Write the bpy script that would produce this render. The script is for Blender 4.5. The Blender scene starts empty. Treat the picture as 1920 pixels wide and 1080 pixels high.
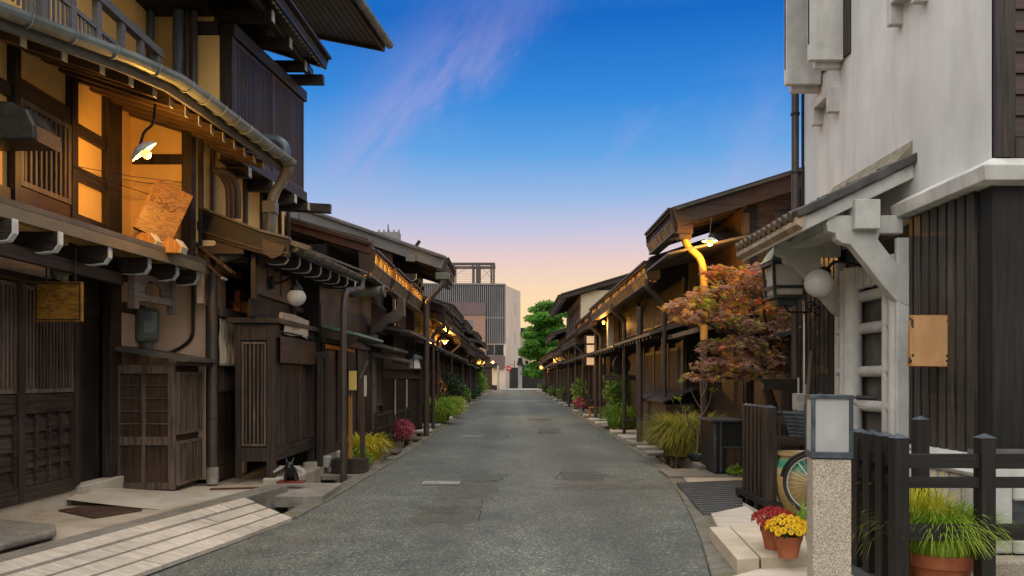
import bpy, bmesh, math, random
from mathutils import Vector, Matrix
R = math.radians
rnd = random.Random(11)
S = bpy.context.scene
COL = S.collection
V = Vector

# ---------------------------------------------------------------- camera, sky, sun, exposure
cam = bpy.data.cameras.new('camera'); camo = bpy.data.objects.new('camera', cam); COL.objects.link(camo)
camo.location = (0, 0, 1.5); camo.rotation_euler = (R(90), 0, 0)
cam.sensor_width = 36; cam.lens = 36*1500/1920; cam.shift_y = 170/1920
cam.clip_start = .05; cam.clip_end = 3000
S.camera = camo
S.view_settings.view_transform = 'Standard'; S.view_settings.look = 'None'
S.view_settings.exposure = .1; S.view_settings.gamma = 1
try:
    S.cycles.use_denoising = True; S.cycles.max_bounces = 6; S.cycles.sample_clamp_indirect = 4
except Exception: pass

def srgb(r, g, b):
    f = lambda c: (c/255/12.92) if c/255 <= .04045 else ((c/255+.055)/1.055)**2.4
    return (f(r), f(g), f(b), 1)

SUN_EL, SUN_AZ = 72, 205      # high soft dusk light from behind the camera, azimuth clockwise from +Y
w = bpy.data.worlds.new('World'); S.world = w; w.use_nodes = True
nt = w.node_tree; nt.nodes.clear()
def N(nt, t, **k):
    n = nt.nodes.new(t)
    for a, b in k.items(): setattr(n, a, b)
    return n
def math_(nt, op, a, b=None, c=None, clamp=False):
    n = N(nt, 'ShaderNodeMath', operation=op, use_clamp=clamp)
    for i, x in enumerate((a, b, c)):
        if x is None: continue
        if isinstance(x, (int, float)): n.inputs[i].default_value = x
        else: nt.links.new(x, n.inputs[i])
    return n.outputs[0]
def mixc(nt, blend, fac, a, b):
    n = N(nt, 'ShaderNodeMix', data_type='RGBA', blend_type=blend)
    for i, x in ((0, fac), (6, a), (7, b)):
        if isinstance(x, (int, float)): n.inputs[i].default_value = x
        elif isinstance(x, tuple): n.inputs[i].default_value = x if len(x) == 4 else (*x, 1)
        else: nt.links.new(x, n.inputs[i])
    return n.outputs[2]
def ramp(nt, fac, stops, interp='LINEAR'):
    n = N(nt, 'ShaderNodeValToRGB'); e = n.color_ramp.elements; n.color_ramp.interpolation = interp
    while len(e) < len(stops): e.new(.5)
    for i, (p, c) in enumerate(stops):
        e[i].position = p
        e[i].color = c if len(c) == 4 else (*c, 1)
    nt.links.new(fac, n.inputs[0])
    return n.outputs[0]
L = nt.links.new
tc = N(nt, 'ShaderNodeTexCoord'); sx = N(nt, 'ShaderNodeSeparateXYZ'); L(tc.outputs['Generated'], sx.inputs[0])
X_, Y_, Z_ = sx.outputs
zz = math_(nt, 'MAXIMUM', Z_, 0.0)
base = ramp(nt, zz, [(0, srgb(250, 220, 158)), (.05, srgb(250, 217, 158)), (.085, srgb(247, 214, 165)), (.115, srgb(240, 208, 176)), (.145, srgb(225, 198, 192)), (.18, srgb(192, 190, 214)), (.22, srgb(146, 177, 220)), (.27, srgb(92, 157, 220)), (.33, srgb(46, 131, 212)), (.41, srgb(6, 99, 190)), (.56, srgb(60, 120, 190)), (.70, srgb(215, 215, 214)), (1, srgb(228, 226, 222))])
# sky overhead and behind the camera, out of view, made pale as added fill
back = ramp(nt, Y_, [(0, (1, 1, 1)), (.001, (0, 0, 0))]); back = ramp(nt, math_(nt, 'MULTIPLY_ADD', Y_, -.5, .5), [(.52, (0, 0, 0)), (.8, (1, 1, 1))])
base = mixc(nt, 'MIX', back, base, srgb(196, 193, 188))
Ym = math_(nt, 'MAXIMUM', Y_, .05)
u = math_(nt, 'DIVIDE', X_, Ym); v = math_(nt, 'DIVIDE', Z_, Ym)
cx = N(nt, 'ShaderNodeCombineXYZ'); L(u, cx.inputs[0]); L(v, cx.inputs[1])
mp = N(nt, 'ShaderNodeMapping'); mp.inputs['Rotation'].default_value = (0, 0, R(-47)); L(cx.outputs[0], mp.inputs[0])
mp2 = N(nt, 'ShaderNodeMapping'); mp2.inputs['Scale'].default_value = (2.2, 4.6, 1); L(mp.outputs[0], mp2.inputs[0])
nz = N(nt, 'ShaderNodeTexNoise'); nz.inputs['Scale'].default_value = 1.6; nz.inputs['Detail'].default_value = 7; nz.inputs['Roughness'].default_value = .62
nz.inputs['Distortion'].default_value = .6
L(mp2.outputs[0], nz.inputs[0])
# one long wisp of pink cloud rising from lower left to upper right
s_ = N(nt, 'ShaderNodeSeparateXYZ'); L(mp.outputs[0], s_.inputs[0])
t0 = math_(nt, 'SUBTRACT', s_.outputs[1], .326)
t1 = math_(nt, 'ADD', t0, math_(nt, 'MULTIPLY', math_(nt, 'SUBTRACT', nz.outputs[0], .5), .24))
gs = math_(nt, 'POWER', 2.718, math_(nt, 'MULTIPLY', math_(nt, 'MULTIPLY', t1, t1), -400.0))
al = ramp(nt, s_.outputs[0], [(.0, (0, 0, 0)), (.06, (.7, .7, .7)), (.15, (1, 1, 1)), (.25, (.8, .8, .8)), (.33, (.3, .3, .3)), (.42, (0, 0, 0))])
wisp = math_(nt, 'MULTIPLY', math_(nt, 'MULTIPLY', gs, al), ramp(nt, nz.outputs[0], [(.33, (.0, .0, .0)), (.62, (1, 1, 1))]))
c1 = mixc(nt, 'MIX', math_(nt, 'MULTIPLY', wisp, .66), base, srgb(186, 166, 210))
soft = math_(nt, 'MULTIPLY', ramp(nt, nz.outputs[0], [(.5, (0, 0, 0)), (.75, (1, 1, 1))]), ramp(nt, v, [(.1, (0, 0, 0)), (.2, (.3, .3, .3)), (.36, (.12,)*3), (.5, (.03, .03, .03))]))
c2 = mixc(nt, 'MIX', soft, c1, srgb(186, 172, 214))
nish = N(nt, 'ShaderNodeTexSky', sky_type='NISHITA'); nish.sun_disc = False
nish.sun_elevation = R(4); nish.sun_rotation = R(SUN_AZ)
c3 = mixc(nt, 'ADD', .006, c2, nish.outputs[0])
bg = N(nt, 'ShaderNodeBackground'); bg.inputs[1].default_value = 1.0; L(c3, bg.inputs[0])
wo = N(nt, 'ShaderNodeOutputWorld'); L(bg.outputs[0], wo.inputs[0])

sun = bpy.data.lights.new('sun', 'SUN'); sun.energy = 3.6; sun.angle = R(115); sun.color = (1, .97, .92)
suno = bpy.data.objects.new('sun', sun); COL.objects.link(suno)
suno.rotation_euler = (R(90-SUN_EL), 0, R(180-SUN_AZ))
suno.location = (0, -5, 30)

# ---------------------------------------------------------------- helpers
F_, H_, CX_, HY_ = 1500., 1.5, 960., 710.
def P(x, y, Y): return V(((x-CX_)/F_*Y, Y, H_-(y-HY_)/F_*Y))       # image measurement + real distance -> place
def G(x, y, z=0.):
    Y = (H_-z)*F_/(y-HY_); return V(((x-CX_)/F_*Y, Y, z))
ORG = {}
class Fr:                                            # a wall frame: along, up, outward
    def __init__(s, o, u, n):
        s.o = V(o); s.u = V(u).normalized(); s.n = V(n).normalized()
    def p(s, a, z, d): return V((s.o.x+s.u.x*a+s.n.x*d, s.o.y+s.u.y*a+s.n.y*d, s.o.z+z))
def FL(x): return Fr((x, 0, 0), (0, 1, 0), (1, 0, 0))
def FRt(x): return Fr((x, 0, 0), (0, 1, 0), (-1, 0, 0))
def FF(y): return Fr((0, y, 0), (1, 0, 0), (0, -1, 0))
class MB:
    def __init__(s): s.v = []; s.f = []
    def raw(s, vs, fs):
        k = len(s.v); s.v += [V(p) for p in vs]; s.f += [tuple(i+k for i in f) for f in fs]; return s
    def hexa(s, c):
        return s.raw(c, [(0, 3, 2, 1), (4, 5, 6, 7), (0, 1, 5, 4), (1, 2, 6, 5), (2, 3, 7, 6), (3, 0, 4, 7)])
    def box(s, x0, x1, y0, y1, z0, z1):
        return s.hexa([(x0, y0, z0), (x1, y0, z0), (x1, y1, z0), (x0, y1, z0), (x0, y0, z1), (x1, y0, z1), (x1, y1, z1), (x0, y1, z1)])
    def fb(s, fr, a0, a1, z0, z1, d0, d1):
        return s.hexa([fr.p(a0, z0, d0), fr.p(a1, z0, d0), fr.p(a1, z0, d1), fr.p(a0, z0, d1), fr.p(a0, z1, d0), fr.p(a1, z1, d0), fr.p(a1, z1, d1), fr.p(a0, z1, d1)])
    def beam(s, a, b, w, h, up=(0, 0, 1)):
        a = V(a); b = V(b); d = (b-a).normalized(); r = d.cross(V(up))
        if r.length < 1e-4: r = d.cross(V((0, 1, 0)))
        r.normalize(); q = r.cross(d)
        r = r*w/2; q = q*h/2
        return s.hexa([a-r-q, a+r-q, b+r-q, b-r-q, a-r+q, a+r+q, b+r+q, b-r+q])
    def prism(s, pts, vec):
        n = len(pts); vec = V(vec); pts = [V(p) for p in pts]
        return s.raw(pts+[p+vec for p in pts], [tuple(range(n))[::-1], tuple(range(n, 2*n))]+[(i, (i+1) % n, n+(i+1) % n, n+i) for i in range(n)])
    def sheet(s, A, B, t):                            # slab between two polylines, thickness t downwards
        n = len(A); A = [V(p) for p in A]; B = [V(p) for p in B]; dz = V((0, 0, -t))
        vs = A+B+[p+dz for p in A]+[p+dz for p in B]; fs = []
        for i in range(n-1):
            fs += [(i, i+1, n+i+1, n+i), (2*n+i, 3*n+i, 3*n+i+1, 2*n+i+1), (i, 2*n+i, 2*n+i+1, i+1), (n+i, n+i+1, 3*n+i+1, 3*n+i)]
        fs += [(0, n, 3*n, 2*n), (n-1, 3*n-1, 4*n-1, 2*n-1)]
        return s.raw(vs, fs)
    def tube(s, path, r, seg=10, cap=True):
        path = [V(p) for p in path]; n = len(path)
        rs = r if isinstance(r, (list, tuple)) else [r]*n
        ref = None; rings = []
        for i, p in enumerate(path):
            d = (path[min(i+1, n-1)]-path[max(i-1, 0)]).normalized()
            if ref is None: ref = d.orthogonal().normalized()
            x = (ref-d*ref.dot(d))
            x = x.normalized() if x.length > 1e-5 else d.orthogonal().normalized()
            ref = x; y = d.cross(x)
            rings.append([p+(x*math.cos(2*math.pi*k/seg)+y*math.sin(2*math.pi*k/seg))*rs[i] for k in range(seg)])
        vs = [q for g in rings for q in g]; fs = []
        for i in range(n-1):
            for k in range(seg): fs.append((i*seg+k, i*seg+(k+1) % seg, (i+1)*seg+(k+1) % seg, (i+1)*seg+k))
        if cap: fs += [tuple(range(seg))[::-1], tuple(range((n-1)*seg, n*seg))]
        return s.raw(vs, fs)
    def lathe(s, prof, c=(0, 0, 0), seg=20, cap=True):
        c = V(c); vs = []; fs = []; n = len(prof)
        for r, z in prof:
            for k in range(seg):
                a = 2*math.pi*k/seg; vs.append(c+V((r*math.cos(a), r*math.sin(a), z)))
        for i in range(n-1):
            for k in range(seg): fs.append((i*seg+k, i*seg+(k+1) % seg, (i+1)*seg+(k+1) % seg, (i+1)*seg+k))
        if cap: fs += [tuple(range(seg))[::-1], tuple(range((n-1)*seg, n*seg))]
        return s.raw(vs, fs)
    def ball(s, c, r, sc=(1, 1, 1), seg=18, rings=12):
        c = V(c)
        prof = [(r*math.sin(math.pi*i/rings), -r*math.cos(math.pi*i/rings)) for i in range(rings+1)]
        prof[0] = (r*.02, -r); prof[-1] = (r*.02, r)
        t = MB().lathe(prof, (0, 0, 0), seg)
        return s.raw([c+V((p.x*sc[0], p.y*sc[1], p.z*sc[2])) for p in t.v], t.f)
    def xf(s, M):
        s.v = [M @ p for p in s.v]; return s
    def build(s, name, mat, parent=None, label=None, smooth=False, bevel=0, recalc=True, local=False):
        off = V((0, 0, 0)) if (parent is None or local) else ORG.get(parent.name, V((0, 0, 0)))
        me = bpy.data.meshes.new(name); me.from_pydata([p-off for p in s.v], [], s.f); me.update()
        if recalc:
            bm = bmesh.new(); bm.from_mesh(me); bmesh.ops.recalc_face_normals(bm, faces=bm.faces); bm.to_mesh(me); bm.free()
        o = bpy.data.objects.new(name, me); COL.objects.link(o)
        me.materials.append(mat)
        if parent: o.parent = parent
        ORG[o.name] = off if not local else V((0, 0, 0))
        if smooth:
            me.polygons.foreach_set('use_smooth', [True]*len(me.polygons))
            try: me.set_sharp_from_angle(angle=R(40))
            except Exception: pass
        if bevel:
            b = o.modifiers.new('b', 'BEVEL'); b.width = bevel; b.segments = 2; b.limit_method = 'ANGLE'; b.angle_limit = R(40)
        if label: o['label'] = label
        return o
def tag(o, label, cat, group=None, kind=None):
    o['label'] = label; o['category'] = cat
    if group: o['group'] = group
    if kind: o['kind'] = kind
    return o
def thing(name, label, cat, loc=(0, 0, 0), group=None, rz=0, local=False):
    o = bpy.data.objects.new(name, None); COL.objects.link(o); o.location = loc; o.empty_display_size = .1
    o.rotation_euler.z = rz
    ORG[o.name] = V((0, 0, 0)) if local else V(loc)
    return tag(o, label, cat, group)
def copy_tree(o, loc=None, label=None, parent=None, rz=None):
    c = o.copy(); COL.objects.link(c)
    if parent: c.parent = parent
    if loc is not None: c.location = loc
    if rz is not None: c.rotation_euler.z = rz
    if label: c['label'] = label
    for ch in list(o.children): copy_tree(ch, parent=c)
    return c
def struct(o): o['kind'] = 'structure'; return o
def arc(c, r, a0, a1, n, plane='xz'):
    out = []
    for i in range(n+1):
        a = R(a0+(a1-a0)*i/n); p, q = r*math.cos(a), r*math.sin(a)
        out.append(V(c)+(V((p, 0, q)) if plane == 'xz' else V((0, p, q)) if plane == 'yz' else V((p, q, 0))))
    return out
def round_path(pts, r=.08, n=4):
    pts = [V(p) for p in pts]; out = [pts[0]]
    for i in range(1, len(pts)-1):
        a, b, c = pts[i-1], pts[i], pts[i+1]
        d1 = (a-b); d2 = (c-b); q = min(r, d1.length*.45, d2.length*.45)
        p1 = b+d1.normalized()*q; p2 = b+d2.normalized()*q
        for k in range(n+1):
            t = k/n; out.append(p1*(1-t)**2+b*2*t*(1-t)+p2*t*t)
    out.append(pts[-1]); return out

# ---------------------------------------------------------------- materials
def newmat(name):
    m = bpy.data.materials.new(name); m.use_nodes = True
    return m, m.node_tree, m.node_tree.nodes['Principled BSDF']
def surf(name, cols, scale=(1, 1, 1), ns=4., detail=6, rough=.75, bump=.25, mott=.35, mscale=1.3, spec=.3, metal=0., speck=None, dist=0., island=0., lo=.3, hi=.7, bdist=.01, mcol=None):
    """procedural surface: stretched noise between colours, mottled wear, optional grain speckle, bump"""
    m, t, b = newmat(name); Lk = t.links.new
    tc = N(t, 'ShaderNodeTexCoord'); mp = N(t, 'ShaderNodeMapping'); mp.inputs['Scale'].default_value = scale
    Lk(tc.outputs['Object'], mp.inputs[0])
    n1 = N(t, 'ShaderNodeTexNoise'); n1.inputs['Scale'].default_value = ns; n1.inputs['Detail'].default_value = detail
    n1.inputs['Roughness'].default_value = .6; n1.inputs['Distortion'].default_value = dist
    Lk(mp.outputs[0], n1.inputs[0])
    k = len(cols)
    col = ramp(t, n1.outputs[0], [(lo+(hi-lo)*i/(k-1), c) for i, c in enumerate(cols)])
    n2 = N(t, 'ShaderNodeTexNoise'); n2.inputs['Scale'].default_value = mscale; n2.inputs['Detail'].default_value = 5; n2.inputs['Roughness'].default_value = .65
    Lk(tc.outputs['Object'], n2.inputs[0])
    if mcol:
        col = mixc(t, 'MIX', ramp(t, n2.outputs[0], [(.5, (0, 0, 0)), (.68, (mott,)*3)]), col, mcol)
    else:
        col = mixc(t, 'MULTIPLY', 1., col, ramp(t, n2.outputs[0], [(.3, (1-mott,)*3), (.7, (1+mott*.6,)*3)]))
    if island:
        g = N(t, 'ShaderNodeNewGeometry')
        col = mixc(t, 'MULTIPLY', 1., col, ramp(t, g.outputs['Random Per Island'], [(0, (1-island,)*3), (1, (1+island,)*3)]))
    h = n1.outputs[0]
    if speck:
        sc, amt, cA, cB = speck
        vn = N(t, 'ShaderNodeTexVoronoi'); vn.inputs['Scale'].default_value = sc; Lk(tc.outputs['Object'], vn.inputs[0])
        sp = N(t, 'ShaderNodeSeparateColor'); Lk(vn.outputs['Color'], sp.inputs[0])
        col = mixc(t, 'MIX', math_(t, 'MULTIPLY', math_(t, 'GREATER_THAN', sp.outputs[0], .72), amt), col, cA)
        col = mixc(t, 'MIX', math_(t, 'MULTIPLY', math_(t, 'LESS_THAN', sp.outputs[1], .3), amt), col, cB)
        h = math_(t, 'ADD', math_(t, 'MULTIPLY', sp.outputs[2], .6), math_(t, 'MULTIPLY', n1.outputs[0], .6))
    Lk(col, b.inputs['Base Color'])
    b.inputs['Roughness'].default_value = rough; b.inputs['Metallic'].default_value = metal
    b.inputs['Specular IOR Level'].default_value = spec
    rr = ramp(t, n2.outputs[0], [(.3, (max(rough-.15, .05),)*3), (.7, (min(rough+.12, 1),)*3)]); Lk(rr, b.inputs['Roughness'])
    if bump:
        bp = N(t, 'ShaderNodeBump'); bp.inputs['Strength'].default_value = bump; bp.inputs['Distance'].default_value = bdist
        Lk(h, bp.inputs['Height']); Lk(bp.outputs[0], b.inputs['Normal'])
    return m
def wood(name, c0, c1, axis='z', rough=.52, mott=.45, island=.22, bump=.35, s=1.):
    sc = {'x': (1.2, 30, 30), 'y': (30, 1.2, 30), 'z': (30, 30, 1.2)}[axis]
    return surf(name, [c0, c1], tuple(k*s for k in sc), 1.6, 7, rough, bump, mott, .9, .35, island=island, lo=.32, hi=.68, bdist=.004, dist=.4)
DK0, DK1 = (.008, .006, .0048), (.066, .046, .035)
M = {}
for ax in 'xyz':
    M['wood_'+ax] = wood('dark_wood_'+ax, DK0, DK1, ax)
    M['brown_'+ax] = wood('brown_wood_'+ax, (.03, .017, .011), (.085, .05, .032), ax)
    M['grey_'+ax] = wood('grey_wood_'+ax, (.06, .048, .04), (.16, .125, .1), ax)
    M['black_'+ax] = wood('black_wood_'+ax, (.004, .0036, .0034), (.02, .0175, .016), ax, rough=.55)
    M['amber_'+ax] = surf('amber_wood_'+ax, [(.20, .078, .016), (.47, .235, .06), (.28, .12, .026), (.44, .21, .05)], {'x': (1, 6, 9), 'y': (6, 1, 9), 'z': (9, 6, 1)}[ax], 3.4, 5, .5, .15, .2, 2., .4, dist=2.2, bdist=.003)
    M['orange_'+ax] = surf('orange_wood_'+ax, [(.42, .13, .025), (.55, .21, .05)], {'x': (1, 8, 9), 'y': (8, 1, 9), 'z': (9, 8, 1)}[ax], 3., 5, .55, .15, .3, 3., .3, dist=1.)
M['rafter_x'] = wood('lamplit_rafter_wood', (.06, .035, .018), (.16, .095, .05), 'x')  # dark rafter wood paled and warmed, lamp glow put into the colour
M['lattice'] = wood('lattice_wood', (.04, .029, .022), (.17, .122, .093), 'z', island=.3)
M['plank'] = wood('plank_wall', (.011, .0075, .0055), (.085, .054, .039), 'z', island=.35, mott=.55)
M['redwood'] = wood('reddish_boards', (.05, .018, .011), (.13, .05, .03), 'y', island=.3)
M['redwood2'] = wood('dark_red_boards', (.018, .009, .007), (.07, .034, .026), 'x', island=.3)
M['charcoal'] = wood('charcoal_boards', (.014, .0125, .011), (.07, .061, .053), 'z', island=.25)
M['plaster'] = surf('peach_plaster', [(.76, .50, .33), (.82, .57, .40)], (1, 1, 1), 5, 5, .9, .12, .14, .8, .15)
M['yplaster'] = surf('ochre_plaster', [(.80, .50, .17), (.86, .57, .22)], (1, 1, .5), 4, 5, .9, .1, .12, .9, .15)
M['white'] = surf('white_plaster', [(.52, .525, .52), (.62, .625, .615), (.67, .675, .665)], (1.3, 1.3, .25), 2.6, 8, .85, .25, .16, .7, .2, dist=.5, lo=.25, hi=.75, bdist=.006)
def streaks(m, sc, lo, hi, amt, col):
    t = m.node_tree; b = t.nodes['Principled BSDF']; src = b.inputs['Base Color'].links[0].from_socket
    tc = N(t, 'ShaderNodeTexCoord'); mp = N(t, 'ShaderNodeMapping'); mp.inputs['Scale'].default_value = sc; t.links.new(tc.outputs['Object'], mp.inputs[0])
    n = N(t, 'ShaderNodeTexNoise'); n.inputs['Scale'].default_value = 1; n.inputs['Detail'].default_value = 8; n.inputs['Roughness'].default_value = .7; n.inputs['Distortion'].default_value = .3; t.links.new(mp.outputs[0], n.inputs[0])
    t.links.new(mixc(t, 'MIX', ramp(t, n.outputs[0], [(lo, (0, 0, 0)), (hi, (amt,)*3)]), src, col), b.inputs['Base Color'])
streaks(M['white'], (2.2, 2.2, .5), .46, .8, .4, (.42, .40, .37))
streaks(M['white'], (9, 9, .6), .58, .85, .22, (.34, .315, .28))
M['white2'] = surf('aged_white_plaster', [(.46, .46, .44), (.62, .62, .60)], (1, 1, .6), 5, 7, .85, .25, .2, 1.6, .2, mcol=None)
M['whitepaint'] = surf('white_paint', [(.40, .42, .41), (.62, .64, .62)], (1, 1, 1), 12, 5, .6, .1, .2, 4., .3)
streaks(M['white2'], (5, 5, 1.2), .5, .78, .5, (.30, .26, .20))
M['cream'] = surf('cream_wall', [(.46, .40, .29), (.53, .47, .35)], (1, 1, .5), 3, 4, .9, .05, .12, .6, .15)
M['stone'] = surf('granite_kerb', [(.13, .118, .095), (.23, .21, .175)], (1, 1, 1), 7, 8, .85, .5, .35, 1.2, .25, speck=(160, .35, (.32, .3, .27), (.06, .055, .05)), bdist=.008)
M['moss'] = surf('mossy_kerb', [(.11, .1, .08), (.2, .185, .15)], (1, 1, 1), 9, 8, .9, .5, .75, 2.2, .2, speck=(120, .25, (.25, .24, .2), (.05, .05, .045)), mcol=(.10, .105, .018, 1), bdist=.01)
M['slab'] = surf('bridge_slab', [(.19, .17, .145), (.31, .285, .25)], (1, 1, 1), 6, 7, .85, .4, .4, 1.6, .25, speck=(140, .2, (.4, .38, .34), (.1, .09, .08)), bdist=.006)
M['concrete'] = surf('worn_concrete', [(.26, .22, .16), (.37, .32, .245), (.43, .385, .31)], (1, 1, 1), 2.2, 8, .88, .25, .25, .9, .2, bdist=.006)
M['palecon'] = surf('pale_concrete', [(.36, .33, .27), (.48, .45, .385)], (1, 1, 1), 3.5, 7, .85, .2, .2, 1.1, .2, bdist=.004)
M['beige'] = surf('beige_stone_step', [(.42, .35, .26), (.53, .455, .35)], (1, 1, 1), 6, 6, .7, .15, .15, 2.5, .3, speck=(220, .12, (.6, .52, .42), (.3, .25, .2)), bdist=.003)
M['granite'] = surf('speckled_granite', [(.36, .31, .235), (.47, .415, .33)], (1, 1, 1), 8, 6, .6, .2, .1, 2.5, .4, speck=(210, .75, (.55, .5, .42), (.12, .095, .07)), bdist=.002)
M['dirt'] = surf('earth', [(.05, .045, .03), (.10, .09, .06)], (1, 1, 1), 6, 7, .95, .6, .4, 2., .1, mcol=(.05, .075, .02, 1), bdist=.03)
M['rampwood'] = wood('bleached_planks', (.36, .31, .25), (.56, .5, .42), 'x', rough=.75, mott=.3, island=.14, s=.6)
M['tile'] = surf('smoked_roof_tile', [(.035, .034, .034), (.085, .08, .076)], (1, 1, 1), 6, 6, .5, .3, .4, 2., .4, island=.25)
M['sheetroof'] = surf('weathered_roof_sheet', [(.055, .05, .046), (.105, .095, .085)], (1, 1, 1), 3, 6, .55, .15, .35, 1.4, .4)
M['copper'] = surf('aged_copper_edge', [(.10, .085, .06), (.165, .135, .09)], (3, 1, 3), 3, 6, .5, .1, .35, 3.5, .4, mcol=(.10, .145, .12, 1))
M['verdigris'] = surf('verdigris', [(.12, .22, .18), (.2, .32, .27)], (1, 1, 1), 14, 6, .6, .15, .3, 6., .3)
M['gutter'] = surf('galvanised_gutter', [(.15, .175, .175), (.25, .28, .28)], (2, 1, 2), 4, 6, .5, .06, .35, 2.5, .5, metal=.1)
M['pipe'] = surf('brown_pipe', [(.04, .03, .026), (.075, .057, .048)], (4, 4, 1), 3, 5, .42, .05, .35, 4., .5, mcol=(.09, .045, .03, 1))
M['greenpipe'] = surf('green_grey_pipe', [(.075, .078, .058), (.14, .14, .108)], (2, 2, 2), 4, 5, .5, .05, .3, 3., .45)
M['bluepipe'] = surf('blue_grey_pipe', [(.07, .095, .12), (.13, .165, .19)], (3, 3, 1), 4, 5, .4, .05, .3, 3., .5, metal=.3)
M['lamplitpipe'] = surf('lamplit_pipe_tint', [(.36, .19, .028), (.46, .26, .045)], (3, 3, 1), 4, 5, .45, .05, .25, 4., .45)  # brown pipe turned yellow; the gable lamp's light is put into the colour
M['iron'] = surf('dark_iron', [(.012, .014, .014), (.03, .033, .033)], (1, 1, 1), 10, 4, .4, .08, .3, 5., .5, metal=.4)
M['steel'] = surf('slate_steel', [(.055, .07, .085), (.11, .13, .15)], (1, 1, 1), 7, 5, .38, .06, .4, 6., .5, metal=.5)
M['rust'] = surf('rusted_grating', [(.05, .028, .018), (.10, .06, .04)], (1, 1, 1), 14, 5, .75, .25, .35, 4., .3)
M['terra'] = surf('terracotta', [(.30, .085, .035), (.40, .13, .06)], (1, 1, 1), 6, 5, .75, .1, .25, 4., .25)
M['cloth'] = surf('unbleached_cloth', [(.44, .36, .255), (.55, .46, .34)], (60, 60, 60), 3, 3, .95, .25, .15, 3., .1, bdist=.002)
M['opal'] = surf('opal_glass', [(.70, .70, .68), (.76, .76, .74)], (1, 1, 1), 3, 2, .22, 0, .03, 2., .5)
M['dkglass'] = surf('dark_window', [(.012, .013, .014), (.03, .032, .034)], (1, 1, 1), 1.5, 3, .12, 0, .4, 2., .5)
M['paper'] = surf('shoji_paper', [(.42, .40, .36), (.52, .5, .45)], (1, 1, 1), 3, 3, .8, 0, .2, 2., .2)
M['meter'] = surf('meter_case', [(.10, .115, .085), (.16, .175, .135)], (1, 1, 1), 5, 4, .5, .05, .25, 3., .4)
M['palegrey'] = surf('pale_grey_plastic', [(.36, .36, .33), (.45, .45, .42)], (1, 1, 1), 5, 4, .5, .03, .15, 3., .4)
M['greybeam'] = wood('grey_painted_beam', (.095, .09, .09), (.165, .155, .15), 'y', mott=.25)
M['rubber'] = surf('black_rubber', [(.012, .012, .012), (.022, .022, .022)], (1, 1, 1), 8, 3, .55, .05, .2, 4., .4)
M['chrome'] = surf('bright_metal', [(.5, .5, .5), (.62, .62, .62)], (1, 1, 1), 4, 3, .25, 0, .1, 3., .5, metal=.9)
M['concgrey'] = surf('louvre_grey', [(.21, .195, .20), (.27, .255, .255)], (1, 1, .3), 1, 4, .8, .0, .1, .3, .2)
M['mauve'] = surf('mauve_cladding', [(.14, .095, .10), (.18, .125, .125)], (1, 1, 6), 2, 3, .8, 0, .1, .4, .2)
M['brick'] = surf('pink_tile_wall', [(.30, .175, .135), (.36, .215, .165)], (2, 2, 6), 2, 3, .85, .0, .1, .5, .2)
M['pinkwall'] = surf('pale_pink_render', [(.70, .56, .45), (.76, .62, .5)], (1, 1, .5), .6, 4, .9, 0, .08, .3, .2)
M['dirtyglass'] = surf('grey_blue_glass', [(.10, .12, .14), (.18, .2, .22)], (1, 1, 1), .8, 3, .2, 0, .3, .5, .5)

def emis(name, col, strength, base=(.8, .7, .5)):
    m, t, b = newmat(name)
    b.inputs['Base Color'].default_value = (*base, 1); b.inputs['Emission Color'].default_value = (*col, 1); b.inputs['Emission Strength'].default_value = strength
    tc = N(t, 'ShaderNodeTexCoord'); n = N(t, 'ShaderNodeTexNoise'); n.inputs['Scale'].default_value = 3; t.links.new(tc.outputs['Object'], n.inputs[0])
    t.links.new(mixc(t, 'MULTIPLY', 1., (*col, 1), ramp(t, n.outputs[0], [(.3, (.85, .85, .85)), (.7, (1, 1, 1))])), b.inputs['Emission Color'])
    return m
M['bulb'] = emis('lit_bulb', (1, .46, .06), 2.2)
M['litpanel'] = emis('lit_sign_panel', (1, .60, .28), .62, (.6, .5, .38))
M['litwarm'] = emis('lit_window_warm', (1, .5, .12), .55, (.5, .35, .2))

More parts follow.
